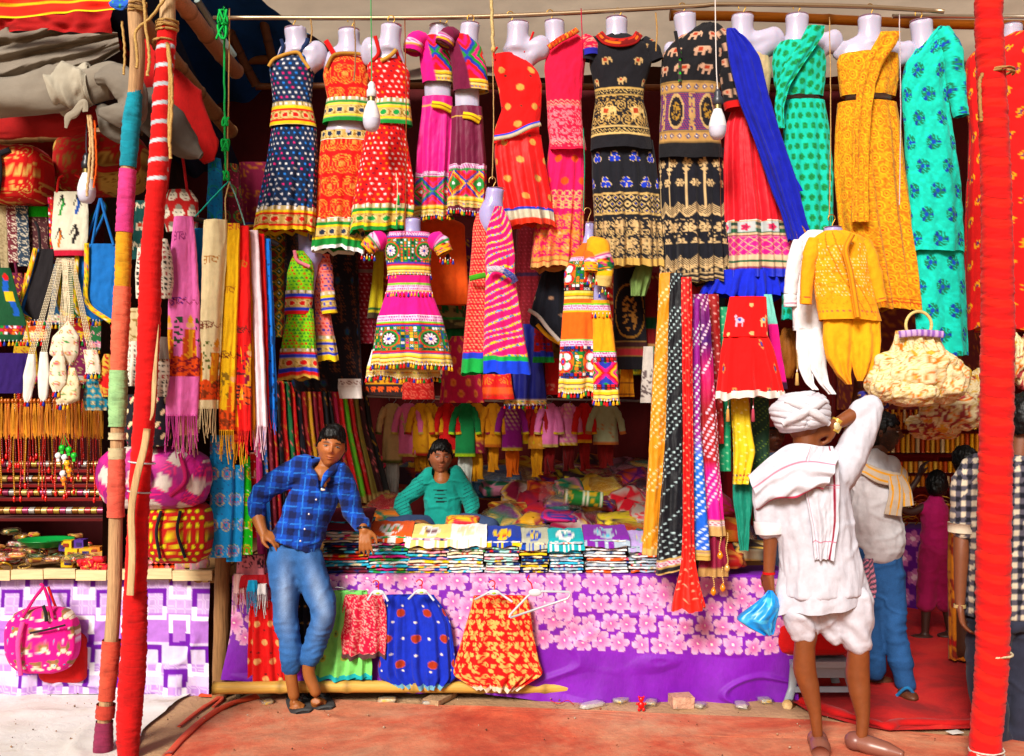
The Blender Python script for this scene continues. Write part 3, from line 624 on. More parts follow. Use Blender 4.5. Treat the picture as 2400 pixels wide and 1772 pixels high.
torso(d1,[(104,668,728),(118,650,748),(150,640,738),(300,648,730)],Y0,[(742,130,27,35)],(698,67,118,50,-6));hook(d1,686,42,68,Y0)
nav=lambda p:(setattr(p,'c',Pt(p.S,p.T,'1a2c55').c),p.dots(11,10,2.1,['f2f2ff','4a8df0','ee3f86','f2f2ff']))[0]
def navy(p):p.c[:]=C('14284a');return p.dots(12,11,2.5,['f6f4ff','3f8df4','ee3f86','f6f4ff'],120,480)
def navyB(p):p.bands(243,[(4,'14284a')]);mirrorband(p,245,10);p.bands(255,[(8,'f4cf1e'),(4,'d8201c')]);goldband(p,267,20,'d8201c',19);return p.bands(287,[(5,'d8201c'),(8,'f4cf1e'),(4,'a8803c')])
cloth('blouse',d1,[(122,702,722),(130,655,727),(148,640,738),(165,632,739),(200,637,733),(245,641,730),(300,634,742)],Y0,navy,depth=.55,wr=2.5,borders=[(243,301,'border',navyB)],yoff=-2)
ribbon('strap',d1,[(660,140),(668,118),(664,100)],Y0,8,'1a2c55',off=-22);ribbon('strap',d1,[(705,132),(722,110),(726,98)],Y0,10,'1a2c55',off=-22)
ribbon('neck_braid',d1,[(636,165),(652,146),(700,132),(716,150),(730,170)],Y0,8,'c08f4a',off=-27)
def navyS(p):mirrorband(p,488,11);p.bands(499,[(6,'f4cf1e'),(4,'d8201c')]);goldband(p,509,22,'d8201c',23);return p.bands(531,[(5,'d8201c'),(30,'f4cf1e')])
def navy2(p):p.c[:]=C('14284a');return p.dots(13,12,2.5,['f6f4ff','3f8df4','ee3f86','f6f4ff'])
cloth('skirt',d1,[(296,638,742),(360,630,745),(430,617,744),(490,605,742),(545,596,738)],Y0,navy2,depth=.5,pl=9,amp=6,hem=5,borders=[(487,546,'border',navyS)])
d2=dummy('mannequin in red paisley blouse and skirt with bare midriff, green and gold bands',810,590,Y0)
torso(d2,[(104,800,838),(122,772,866),(160,758,872),(285,766,862),(320,755,860)],Y0+.02,[(776,150,22,30)],(818,70,122,50,0));hook(d2,824,44,72,Y0)
def paisley(p):
 p.c[:]=C('d8161a');p.rings(46,52,[19,17.5,13,11.5,6],['e8a35a','d8161a','e8934c','d8161a','e8a35a'],sq=.85);p.swirl(23,26,'e8a04e',r=9,wd=.3);return p.m((vn(p.S/2.2,p.T/2.2,0,3)>.1),C('d8161a'),.45)
def redB(t):
 def f(p):mirrorband(p,t,10);p.bands(t+10,[(7,'0d8a3c'),(5,'f4cf1e')]);goldband(p,t+22,22,'26324e',21);return p.bands(t+44,[(5,'f4cf1e'),(16,'0d8a3c')])
 return f
cloth('blouse',d2,[(130,790,832),(138,772,862),(160,760,868),(180,757,868),(232,768,866),(290,756,868)],Y0,paisley,depth=.5,wr=2.5,borders=[(231,291,'border',redB(231))],seed=5)
ribbon('strap',d2,[(790,140),(778,120),(768,104)],Y0,12,'d8161a',off=-24);ribbon('neck_braid',d2,[(770,168),(788,138),(830,134),(868,140)],Y0,8,'a87a3c',off=-26)
def red2w(p):goldband(p,308,22,'26324e',21);return p
cloth('skirt',d2,[(310,754,868),(334,752,868),(400,743,868),(500,738,862),(590,728,856)],Y0+.03,paisley,depth=.45,pl=7,amp=6,hem=6,seed=5,borders=[(309,334,'waistband',red2w),(514,591,'border',redB(516))])
d3=dummy('mannequin in red dress with white and orange dots and a green tassel cord',900,545,Y0)
torso(d3,[(92,892,930),(112,880,944),(150,872,955),(300,875,950)],Y0-.06,[(866,122,22,36)],(912,60,112,48,6));hook(d3,918,42,64,Y0-.06)
def rdots(p):p.c[:]=C('dc1a12');return p.dots(12.5,12,2.5,['f8ece6','f59a1c','5a1430','f8ece6'])
def grB(t):
 def f(p):mirrorband(p,t,11);p.bands(t+11,[(7,'0d8a3c'),(6,'f4cf1e')]);goldband(p,t+24,22,'12984a',24);return p.bands(t+46,[(6,'f4cf1e'),(26,'0d8a3c')])
 return f
cloth('blouse',d3,[(142,862,945),(152,860,952),(175,862,962),(235,880,960),(296,862,966)],Y0-.06,rdots,depth=.5,wr=2.2,borders=[(233,297,'border',grB(234))],seed=9)
ribbon('strap',d3,[(876,150),(890,130),(882,92)],Y0-.06,9,'c01812',off=-20);ribbon('strap',d3,[(940,148),(932,130),(928,112)],Y0-.06,8,'c01812',off=-16);ribbon('neck_braid',d3,[(896,152),(918,140),(932,126)],Y0-.06,9,'c8984e',off=-27)
cloth('skirt',d3,[(292,862,946),(340,850,956),(420,838,968),(482,826,968),(544,822,960)],Y0-.06,rdots,depth=.5,pl=8,amp=7,hem=6,seed=9,borders=[(482,545,'border',grB(483))])
line('cord',[P(928,405,5.2),P(932,440,5.2),P(929,500,5.2)],.003,'e8d8b0',parent=d3);child('tassel',tassel_mesh('0d9a4a',2.6),d3,P(934,455,5.19));child('tassel',tassel_mesh('0d9a4a',2.6),d3,P(930,512,5.19))
def sleeve_emb(p):embroid(p,0,60,kind=1,bg='3a1c4c');return p
def two_piece(label,x0,Y,base,neck,blouse,mid,skirt,sl,dk,eb,wt):
 o=dummy(label,neck[0],skirt[-1][0],Y)
 torso(o,[(neck[2]-4,neck[0]-16,neck[0]+14),(blouse[0][0]+5,blouse[0][1]-4,blouse[0][2]+6),(blouse[-1][0],mid[0],mid[1]),(skirt[0][0]+8,mid[0]+2,mid[1])],Y+.02,[],neck);hook(o,neck[0]+8,neck[1]-16,neck[1]+4,Y)
 t0,t1=blouse[0][0],blouse[-1][0];hw=(t1-t0)
 def bp(p):
  p.c[:]=C(base);f=sstep(-8,-4,p.S-(p.T-t0)*.12+8);q=Pt(p.S,p.T,base,4);embroid(q,t0-2,t1-24,kind=1,bg='7a1c5c');yellowtrim(q,t1-24,24);p.c=p.c*(1-f[...,None])+q.c*f[...,None];return p
 cloth('blouse',o,blouse,Y,bp,depth=.6,wr=2.4,seed=3)
 limb('sleeve',o,sl,Y,[13,21,23,21],lambda p:pinkweave(p,30,60)if False else(setattr(p,'c',np.broadcast_to(C(base),p.c.shape).copy()),pinkweave(p,34,8),p.band(42,46,'f2b51c'))[0],wr=2,depth=.9)
 e0,e1=eb
 def sp(p):p.c[:]=C(base);p.band(wt,wt+3,'d9b45c');return p
 def eb_(p):pinkweave(p,e0,12);p.band(e0+12,e0+16,'1f8a3a');embroid(p,e0+16,e1-26,kind=1,bg='b0187a');return yellowtrim(p,e1-26,22)
 s=cloth('skirt',o,skirt,Y,sp,m='satin',depth=.5,pl=5,amp=7,hem=7,seed=dk,borders=[(e0,e1,'border',eb_)])
 def wb(p):p.c[:]=C('f2cf4c');p.band(6,9,'7a3c1c');p.band(0,2,'c8943c');return p.dots(6,5,1.6,['2b3aa8','d81e2c','1f8a3a'],12,99)
 xr=skirt[0][2];ribbon('waist_braid',o,[(mid[0]+24,wt+2,-2),((mid[0]+mid[1])/2+12,wt+6,-4),(mid[1]-2,wt+14,6)],Y,16,lambda p:(p.band(-99,999,'f2cf4c'),p.m(np.abs(p.S)<1.6,'7a3c1c'),p.m(p.S>6,'c8943c'))[0],off=-24)
 tassels(s,8,sc=1.);return o,s
o4,s4=two_piece('mannequin in bright pink cropped blouse and skirt with mirror embroidery',0,Y0+.05,'e4128c',(1033,60,106,46,-4),[(86,988,1036),(100,982,1050),(140,984,1062),(195,990,1062)],(990,1062),[(228,990,1060),(260,988,1062),(340,978,1064),(420,972,1062),(508,965,1062)],[(1000,92,-6),(975,102,-14),(968,130,-18)],4,(404,510),250)
o5,s5=two_piece('mannequin in maroon cropped blouse and skirt with diamond embroidery',0,Y0-.03,'6e0f3c',(1096,56,108,44,6),[(84,1050,1100),(110,1052,1128),(160,1060,1142),(215,1062,1146)],(1062,1128),[(252,1058,1130),(300,1056,1134),(380,1052,1140),(440,1048,1140),(500,1046,1138)],[(1076,86,-4),(1052,90,-12),(1040,112,-16)],6,(388,492),275)
d6=dummy('mannequin in plain orange-red strappy dress with large gold discs',1230,540,Y0)
torso(d6,[(104,1192,1240),(122,1176,1258),(160,1172,1252),(300,1180,1256)],Y0-.02,[(1268,112,24,30)],(1211,54,112,50,4));hook(d6,1197,32,58,Y0)
def discs(p):p.c[:]=C('ee220a');p.dots(60,42,7.6,['d8a45c'],150,480);return p.dots(49,70,2.6,['3a3020'],150,340)
def silv(t,a):return lambda p:p.bands(t,[(a,'d8d0b8'),(5,'2a3ec0'),(40,'ee3a12')])
b6=cloth('blouse',d6,[(128,1160,1222),(142,1157,1238),(170,1158,1262),(200,1166,1270),(260,1176,1268),(302,1160,1264),(338,1158,1264)],Y0-.02,discs,depth=.5,wr=2.6,seed=12)
ribbon('strap',d6,[(1160,146),(1158,130),(1166,118)],Y0,5,'d8200c',off=-20);ribbon('strap',d6,[(1228,132),(1242,104),(1250,84)],Y0,5,'d8200c',off=-24)
ribbon('silver_trim',d6,[(1158,332),(1200,326,-8),(1240,308,-10),(1266,296,6)],Y0-.02,13,lambda p:(p.band(-9,999,'d6ccb0'),p.m(p.S>3,'2a3ec0'))[0],off=-30)
cloth('skirt',d6,[(318,1160,1268),(360,1158,1274),(430,1166,1286),(480,1178,1292),(530,1190,1298)],Y0-.02,lambda p:(discs(p)),m='satin',depth=.48,pl=6,amp=7,hem=6,seed=14,borders=[(490,531,'border',lambda p:p.bands(490,[(7,'2a3ec0'),(20,'d8d0b8'),(30,'f04818')]))])
d7=dummy('mannequin in rose pink kurti over long pink printed skirt, orange beaded collar',1320,630,Y0)
torso(d7,[(94,1296,1330),(112,1284,1360),(160,1282,1368),(300,1285,1360)],Y0+.02,[],(1303,50,112,46,-4));hook(d7,1290,28,54,Y0)
def kurti(p):p.c[:]=C('e0164e');p.zig(12,8,'f2a08c',238,250,1.2);p.band(250,252,'f0a090');p.speck('ee7f8c',4,.1,252,345);p.swirl(18,20,'f0909c',252,345,r=8,wd=.25);p.zig(10,8,'f2b0a0',330,340,1.2);return p
def pskirt(p):
 p.c[:]=C('f0106a');p.dots(40,52,9,['f2602a'],350,460);x,y,i,j=p.cell(14,14,.5,450);p.m((np.abs(np.hypot(x,y)-6)<1.4)&p.R(450,494),'f2b07a');p.swirl(15,18,'ee9a5a',500,600,r=7,wd=.36);p.flower(30,34,11,6,'f0a060','f0106a','e8c088',500,600);p.speck('f08a4a',4,.2,500,612);return p.bands(606,[(9,'d8a55c'),(3,'c01840'),(30,'e8b070')])
cloth('skirt',d7,[(330,1288,1372),(400,1280,1372),(470,1264,1372),(560,1250,1370),(628,1244,1368)],Y0+.05,pskirt,depth=.45,pl=7,amp=7,hem=7,seed=17)
cloth('kurti',d7,[(82,1322,1352),(96,1292,1374),(120,1280,1374),(160,1276,1370),(230,1280,1362),(300,1284,1366),(352,1290,1374)],Y0,kurti,depth=.5,wr=3,seed=18,hem=4)
limb('sleeve',d7,[(1366,92,-6),(1382,110,-12),(1384,136,-14)],Y0,[14,18,17],lambda p:(p.band(-9,99,'d8164c'),p.swirl(14,14,'f0a090',0,36,r=6),p.band(36,99,'2a2aa0'))[0])
ribbon('collar',d7,[(1284,124,-4),(1310,108,-12),(1338,92,-8),(1352,80,0)],Y0,14,lambda p:(p.band(-9,999,'a80f18'),p.dots(5,5,1.7,['f0641c','e8b04c']))[0],off=-28)
def eleph(p,sx,sy,c,sc=1.,t0=-1e9,t1=1e9,st=.5,alt=None,flip=True):
 x,y,i,j=p.cell(sx,sy,st,max(t0,0));x=np.where(hsh(i,j,2)>.5,x,-x)if flip else x;x,y=x/sc,y/sc
 k=(np.hypot(x/1.35,y+1)<5.2)|(np.hypot(x+7,y+3)<3.6)|((np.abs(np.abs(x)-4)<1.5)&(y>0)&(y<9))|((np.abs(x+10.5)<1.2)&(y>-3)&(y<5))
 k=k&p.R(t0,t1);p.m(k,c);return p.m((np.abs(x)<3)&(np.abs(y+1.5)<3)&k,alt or 'a8402c')
d8=dummy('mannequin in black elephant print top with orange beaded collar and blue trefoil skirt',1460,625,Y0)
torso(d8,[(84,1425,1466),(100,1405,1490),(140,1395,1510),(300,1402,1496)],Y0+.02,[],(1445,43,102,50,0));hook(d8,1449,24,48,Y0)
def blk8(p):
 p.c[:]=C('16151c');eleph(p,58,46,'c8a878',1.0,128,210)
 p.band(212,216,'caa86a');p.zig(9,8,'d8b878',217,226,1.3);p.band(228,231,'caa86a')
 p.swirl(26,34,'c8a468',232,302,r=13,wd=.3);eleph(p,64,46,'d8ba80',2.0,246,302,0);p.speck('b89458',3.4,.3,232,302);p.band(303,307,'dcbc80');p.zig(9,8,'d8b878',309,318,1.3);p.band(319,323,'dcbc80');return p
def skirt8(p):
 p.c[:]=C('15161f')
 for a in(0,1,2):
  x,y,i,j=p.cell(42,60,.5,345);x=x-6*math.sin(a*2.09);y=y+7*math.cos(a*2.09);r=np.hypot(x,y);p.m((r<7.4)&p.R(345,460),'d8c090');p.m((r<6.2)&p.R(345,460),'2038b8')
 x,y,i,j=p.cell(15,15,.5,462);p.m((np.abs(np.abs(x)+np.abs(y)-6)<1.6)&p.R(462,506),'d8ba84');p.m(((np.abs(x)+np.abs(y))<2)&p.R(462,506),'2a3a9a');p.band(458,462,'c8a870');p.band(504,508,'c8a870')
 p.flower(34,40,14,6,'c8a87c','15161f','d8c090',515,600);p.swirl(17,20,'d0b080',515,608,r=8,wd=.36);p.speck('bda070',3.5,.22,540,610);return p.bands(608,[(30,'caa662')])
cloth('skirt',d8,[(330,1386,1530),(420,1386,1540),(500,1390,1546),(560,1392,1550),(624,1390,1552)],Y0+.04,skirt8,depth=.42,pl=9,amp=8,hem=6,seed=22)
cloth('kurti',d8,[(82,1430,1468),(92,1396,1504),(110,1384,1524),(150,1380,1528),(200,1392,1512),(235,1396,1508),(300,1386,1520),(354,1384,1528)],Y0,blk8,depth=.45,wr=2.6,seed=23,hem=5)
limb('sleeve',d8,[(1400,96,-2),(1382,118,-8),(1376,145,-8)],Y0,[14,17,16],lambda p:(p.band(-9,99,'17161d'),eleph(p,30,26,'c8a878',.9,8,30))[0]);limb('sleeve',d8,[(1506,96,-2),(1528,118,-8),(1538,145,-8)],Y0,[14,17,16],lambda p:(p.band(-9,99,'17161d'),eleph(p,30,26,'c8a878',.9,8,30))[0])
ribbon('collar',d8,[(1402,86,6),(1418,106,-4),(1448,114,-12),(1480,106,-6),(1496,86,6)],Y0,20,lambda p:(p.band(-9,999,'7a0c18'),p.m(np.abs(p.S)>7,'a8201c'),p.m((np.abs(p.S+1)<2.2)&((p.T/5%1)<.6),'f07a2c'),p.m((np.abs(p.S-5)<1.6)&((p.T/4%1)<.6),'f4481c'))[0],off=-26)
d9=dummy('mannequin in black collared top with large elephants over gold motif black skirt',1620,665,Y0)
torso(d9,[(100,1590,1626),(120,1575,1660),(300,1565,1680)],Y0+.02,[(1570,118,16,22)],(1614,34,128,50,-10));hook(d9,1600,12,38,Y0)
def blk9(p):
 p.c[:]=C('141318');eleph(p,42,40,'c8a088',1.5,70,196,.5);p.band(198,202,'9a7a4c');p.dia(16,20,['b8905c','3a4a7c','b8905c'],t0=202,t1=222,n=3);p.band(222,226,'9a7a4c')
 p.band(226,312,'3a3468');p.dots(5,5,1.4,['a83c4c'],226,312);x,y,i,j=p.cell(64,86,0,226);e=np.hypot(x/15,y/36);p.m((e<1.15)&p.R(226,312),'c0a070');p.m((e<.95)&p.R(226,312),'17141c');p.m((e<.6)&(vn(p.S/3,p.T/3,0,2)>0)&p.R(226,312),'a8803c')
 p.m((np.abs(np.abs(x)-31)<5)&(vn(p.S/4,p.T/4,0,2)>-.3)&p.R(226,312),'b89464');p.band(312,316,'9a7a4c');p.dia(16,20,['b8905c','3a4a7c','b8905c'],t0=316,t1=336,n=3);p.band(336,340,'9a7a4c');return p
def skirt9(p):
 p.c[:]=C('12131e');g='d2b488'
 x,y,i,j=p.cell(36,150,.5,360);p.m((np.abs(x)<1.6)&(np.abs(y)<60)&p.R(360,500),g);e=np.abs(x)/8+np.abs(y+30)/16;p.m((e<1)&((np.hypot(x*1.3,y*1.3)%4)<2.4)&p.R(360,500),g)
 p.flower(30,46,10,6,g,'12131e',g,366,460);
 for t in(478,600):
  q=t+12*np.abs(np.sin(p.S/34*PI));p.m((p.T>q)&(p.T<q+24)&(((p.S+p.T)%5<2.6)|(p.T>q+19)),g)
 p.flower(32,36,12,6,g,'12131e',g,520,575);p.speck(g,3.4,.3,520,560);p.flower(11,11,4.2,6,g,None,'12131e',622,644,0);p.bands(644,[(3,g),(6,'12131e'),(4,g),(6,'2a1c20'),(30,'8f7a48')]);return p
cloth('skirt',d9,[(350,1545,1700),(450,1546,1702),(550,1550,1706),(664,1552,1708)],Y0+.04,skirt9,depth=.42,pl=10,amp=9,hem=7,seed=27)
cloth('kurti',d9,[(54,1650,1672),(72,1612,1690),(95,1580,1706),(130,1552,1718),(190,1548,1690),(240,1550,1682),(300,1546,1688),(374,1545,1692)],Y0,blk9,depth=.45,wr=3,seed=28,hem=5)
limb('sleeve',d9,[(1668,66,-4),(1694,110,-8),(1708,180,-14),(1716,262,-18)],Y0,[18,26,24,21],lambda p:(p.band(-9,999,'141318'),eleph(p,34,36,'c8a088',1.3,8,184),p.band(190,999,'c81420'))[0],wr=2.5)
ribbon('collar',d9,[(1580,80,4),(1584,120,-10),(1588,150,-16)],Y0,8,'141318',off=-22);ribbon('placket',d9,[(1588,128),(1588,205)],Y0,7,lambda p:(p.band(-9,999,'3a3034'),p.dots(9,16,2.5,['19c82c']))[0],off=-34)
d10=dummy('mannequin in crimson skirt with long royal blue drape falling from one shoulder',1770,700,Y0)
torso(d10,[(84,1722,1760),(100,1716,1810),(140,1712,1800),(240,1722,1790)],Y0+.03,[(1812,96,28,34)],(1740,37,98,50,0));hook(d10,1740,14,40,Y0)
cloth('blouse',d10,[(112,1770,1794),(130,1736,1800),(170,1722,1808),(240,1728,1800)],Y0+.02,'c9b28c',depth=.5)
def b10(p):
 t=520;p.bands(t,[(5,'d0b088'),(9,'0f3a2a'),(5,'cdb08a'),(10,'0d5a3c'),(6,'d8bc98'),(3,'8a1c3c')]);p.m((np.abs((p.S/44)%1-.5)<.34)&p.R(t+4,t+28),'bfc7c9');p.flower(44,24,9,5,'c81858',None,'8a1040',t+4,t+28,0)
 p.band(558,610,'d80f8c');x=(p.S+p.T)%18;y=(p.S-p.T)%18;p.m(((x<2.4)|(y<2.4))&p.R(558,600),'e8b48c');p.band(600,612,'dcc0a0');p.band(612,618,'0d5a3c');return p.bands(618,[(10,'d8bc98'),(4,'8a1040'),(99,'1c30c0')])
cloth('skirt',d10,[(234,1724,1792),(300,1700,1804),(400,1695,1826),(500,1694,1846),(600,1692,1856),(650,1690,1860)],Y0+.02,'e80c3c',m='satin',depth=.42,pl=7,amp=9,hem=6,seed=31,borders=[(519,651,'border',b10)])
cloth('ruffle',d10,[(636,1670,1856),(670,1650,1862),(700,1636,1868)],Y0+.04,'1b2fc8',depth=.4,pl=12,amp=9,hem=9,seed=33)
cloth('drape',d10,[(66,1704,1716),(92,1704,1752),(140,1710,1782),(240,1734,1804),(330,1770,1834),(430,1806,1868),(520,1840,1888),(565,1850,1905)],Y0-.12,'1424a8',depth=.3,pl=6,amp=6,wr=4,seed=34,hem=5,ramp=.15)
cloth('drape_end',d10,[(360,1816,1838),(400,1824,1856),(442,1850,1880),(448,1856,1882)],Y0-.08,'1526b4',depth=.12,wr=1,seed=35)
cloth('fringe_edge',d10,[(526,1852,1876),(546,1850,1900),(572,1856,1898),(586,1858,1870)],Y0-.12,lambda p:(p.band(-9,9999,'b87a3c'),p.stripes(7,3,'17203c',.6))[0],depth=.3,seed=36)
d11=dummy('mannequin in teal saree gown printed with green leaves',1880,745,Y0)
torso(d11,[(84,1850,1892),(102,1830,1935),(150,1826,1942),(240,1838,1925)],Y0+.03,[(1955,98,22,30)],(1868,36,98,52,0));hook(d11,1868,14,38,Y0)
def leaf(p):p.c[:]=C('16c4ae');x,y,i,j=p.cell(17,24,.5,0);e=(np.hypot(x/5.6,y/8.2));p.m(e<1,'0f9050');return p.m((e<.55)&(e>.3),'0a6a44')
def leafD(p):q=Pt(p.S*.9+p.T*.35,p.T*.9-p.S*.35,'ffffff');leaf(q);p.c=q.c;return p
cloth('blouse',d11,[(100,1826,1910),(120,1814,1932),(150,1810,1936),(200,1815,1932),(228,1826,1928)],Y0,leafD,depth=.5,wr=4,pl=4,amp=2,seed=41,ramp=.1)
cloth('skirt',d11,[(236,1840,1932),(300,1836,1944),(400,1836,1952),(520,1838,1954),(640,1835,1950),(750,1832,1946)],Y0,leaf,depth=.4,pl=6,amp=7,hem=6,seed=42)
cloth('pallu',d11,[(60,1894,1934),(80,1884,1932),(110,1868,1912),(150,1838,1884),(200,1820,1852),(250,1814,1838),(300,1822,1840)],Y0-.1,leafD,depth=.2,wr=2,pl=2,amp=2.5,seed=43,ramp=.1)
d12=dummy('mannequin in mustard yellow one-shoulder gown with small orange paisleys',2060,720,Y0)
torso(d12,[(86,2015,2058),(104,1975,2085),(130,1962,2108),(238,1975,2095)],Y0+.03,[(2128,126,22,32),(1964,116,16,26)],(2038,40,100,52,0));hook(d12,2040,14,44,Y0)
def must(p):p.c[:]=C('e2a322');p.speck('c87a14',3,-.05);p.rings(27,28,[9,7.4,4.6,2.2],['f4c84e','e07a1c','f0b43c','c84a14'],sq=.8);return p
cloth('blouse',d12,[(130,1968,2104),(150,1962,2106),(190,1966,2104),(228,1970,2098)],Y0,must,depth=.5,wr=3,pl=3,amp=2,seed=45,ramp=.1)
def mustS(p):must(p);p.band(702,704,'c03a14');p.band(708,710,'c03a14');return p
cloth('skirt',d12,[(242,1964,2100),(300,1958,2112),(400,1956,2122),(520,1966,2136),(640,1996,2150),(724,2020,2158)],Y0+.02,mustS,depth=.42,pl=7,amp=9,hem=6,seed=46)
cloth('pallu',d12,[(74,2066,2112),(100,2050,2104),(150,2022,2068),(200,2010,2052),(240,2006,2046),(300,2000,2040),(400,2000,2036),(520,1998,2036)],Y0-.11,must,depth=.16,wr=2,pl=3,amp=4,seed=47,ramp=.3)
d13=dummy('mannequin in turquoise kurti block printed with blue and green flower sprigs',2190,830,Y0)
torso(d13,[(100,2150,2190),(124,2140,2215),(300,2130,2220)],Y0+.03,[],(2166,50,122,50,-8));hook(d13,2154,30,56,Y0)
def sprig(p):
 p.c[:]=C('22c8b4');p.speck('35d6c4',6,.1);x,y,i,j=p.cell(46,56,.5,30);e=np.hypot(x/13,y/18);a=np.arctan2(y,x);p.m((e<1)&(np.abs(np.sin(a*6+e*5))>.42),'0b7a58');p.m((e>.45)&(e<1.0)&(np.cos(3*a)>.72),'1a3aa0');return p.m(e<.3,'1f4ab8')
cloth('trousers',d13,[(560,2140,2256),(650,2140,2262),(760,2146,2266),(835,2150,2268)],Y0+.03,sprig,depth=.35,pl=3,amp=6,hem=3,seed=51)
cloth('kurti',d13,[(62,2204,2222),(80,2178,2228),(110,2150,2228),(150,2120,2226),(200,2112,2220),(260,2116,2226),(400,2124,2246),(500,2132,2254),(588,2136,2258)],Y0,sprig,depth=.4,pl=3,amp=4,wr=3.5,hem=4,seed=52)
limb('sleeve',d13,[(2208,72,-6),(2226,130,-14),(2234,210,-16),(2244,278,-18)],Y0,[18,24,21,17],lambda p:(p.band(-9,999,'22c8b4'),setattr(p,'c',sprig(Pt(p.S,p.T+20,'ffffff')).c))[0],wr=2.5)
d14=dummy('mannequin in long red dress with yellow paisleys behind the thick red pole',2330,775,Y0)
torso(d14,[(110,2340,2390),(130,2290,2420),(300,2280,2440)],Y0+.13,[],(2372,58,122,46,0))
def redp(p):p.c[:]=C('cf1016');x,y,i,j=p.cell(44,50,.5,0);xx,yy=x*.8+y*.5,y*.8-x*.5;e=np.hypot(xx/7,yy/14);p.m((e<1)&(((e*4)%1)<.6),'e8a41c');return p.m(e<.35,'5a2c5c')
cloth('dress',d14,[(76,2386,2440),(110,2290,2450),(140,2262,2460),(220,2262,2470),(320,2272,2475),(500,2262,2490),(775,2258,2500)],Y0+.1,redp,depth=.4,pl=7,amp=8,hem=5,wr=3,seed=55,res=2.8)
# == second row: children's outfits hung lower
G2='small dressed mannequins hanging below the top row'
def strip(name,label,cat,rows,Y,paint,m='cloth',group=None,**kw):
 return cloth(name,None,rows,Y,paint,m,label=label,cat=cat,group=group,**kw)
def tri(bg,cols,ps=9):
 def f(p):p.c[:]=C(bg);x,y,i,j=p.cell(ps,ps*.9,.5,0);return p.m((np.abs(x)<(y+3.2)*.62)&(y<2.6),p.pick(i,j,cols))
 return f
def kb(t,a,b_,mc):
 def f(p):mirrorband(p,t,9);p.bands(t+9,[(6,a),(6,b_)]);goldband(p,t+21,22,mc,21);return p.bands(t+43,[(6,a),(6,b_),(30,'d8b45c')])
 return f
s1=dummy('small mannequin in lime green and red child outfit with blue striped borders',700,890,5.5,G2)
torso(s1,[(572,704,750),(620,694,750),(680,690,740),(740,680,732)],5.52,[(730,596,27,30)],(714,546,590,26,-4),lit='b0a8d8')
gt=tri('8fd838',['d8281c','1f8a3a'])
cloth('blouse',s1,[(588,694,712),(612,682,732),(640,674,737),(690,671,735),(738,668,727)],5.46,gt,depth=.6,wr=2.4,borders=[(680,739,'border',lambda p:(mirrorband(p,680,10),p.bands(690,[(7,'2a3ec0'),(5,'d8281c')]),goldband(p,702,20,'d8281c',19),p.bands(722,[(8,'2a3ec0'),(30,'d8281c')]))[0])])
ribbon('collar',s1,[(694,590),(700,612),(716,622),(730,628)],5.46,8,'f08a9c',off=-20)
cloth('skirt',s1,[(724,675,734),(760,668,738),(820,656,742),(889,650,750)],5.46,gt,depth=.5,pl=5,amp=5,hem=5,borders=[(816,890,'border',lambda p:(mirrorband(p,816,10),p.bands(826,[(6,'d8281c'),(8,'2a3ec0')]),goldband(p,840,24,'d8281c',24),p.bands(864,[(9,'2a3ec0'),(9,'d8281c'),(30,'d8b45c')]))[0])])
s1b=dummy('small mannequin in salmon pink child outfit half hidden behind the green one',765,845,5.56,G2)
pt_=tri('f08a80',['2a3ea0','d8281c'])
cloth('blouse',s1b,[(596,736,772),(620,734,775),(680,736,772),(690,737,774)],5.56,pt_,depth=.6,seed=61)
limb('sleeve',s1b,[(764,620,-4),(768,680,-8),(774,736,-8)],5.56,[15,17,18],lambda p:(tri('f08a80',['2a3ea0','d8281c'])(p),mirrorband(p,66,9),p.bands(75,[(6,'f4cf1e'),(6,'2a3ec0')]),goldband(p,87,16,'2a3ec0',17),p.bands(103,[(6,'2a3ec0'),(30,'f4cf1e')]))[0])
cloth('skirt',s1b,[(686,736,772),(740,738,776),(845,740,794)],5.57,pt_,depth=.5,pl=3,amp=4,hem=4,seed=62,borders=[(786,846,'border',lambda p:(mirrorband(p,786,10),p.bands(796,[(6,'f4cf1e'),(7,'2a3ec0')]),goldband(p,809,18,'2a3ec0',20),p.bands(827,[(6,'2a3ec0'),(30,'f4cf1e')]))[0])])
s2=dummy('small mannequin in magenta mirror-work child dress with rows of tassels',960,880,5.3,G2)
torso(s2,[(545,930,990),(600,912,1006),(660,914,1004)],5.32,[],(966,512,552,40,0),lit='b0a8d8')
def s2b(p):p.c[:]=C('e4148c');pinkweave(p,548,9);p.bands(557,[(3,'2b3aa8'),(3,'d81e2c')]);embroid(p,563,618,kind=0,bg='20703c');p.bands(618,[(4,'2b3aa8'),(4,'d81e2c')]);yellowtrim(p,626,22);return p
bo=cloth('blouse',s2,[(546,906,1008),(560,900,1014),(590,902,1012),(620,906,1008),(646,908,1010)],5.3,s2b,depth=.5,wr=2,seed=63,res=1.5);tassels(bo,9)
for xs in([(904,560,-4),(880,568,-12),(860,588,-14)],[(1010,562,-4),(1032,572,-12),(1044,596,-14)]):
 limb('sleeve',s2,xs,5.3,[18,23,21,18],lambda p:(p.band(-9,999,'e4148c'),pinkweave(p,22,7),p.band(29,33,'1f8a3a'),p.mosaic(6,EMB,33,999,bg='f2b51c'))[0],wr=2)
 for q in range(6):child('tassel',tassel_mesh(EMB[(q*3)%4]),s2,P(xs[2][0]-12+q*6,xs[2][1]+10+(q%2)*4,5.22))
def s2s(p):p.c[:]=C('e4148c');p.band(648,668,'d8107c');pinkweave(p,670,13);p.band(666,670,'7ac81e');p.band(683,686,'f2b51c');return p
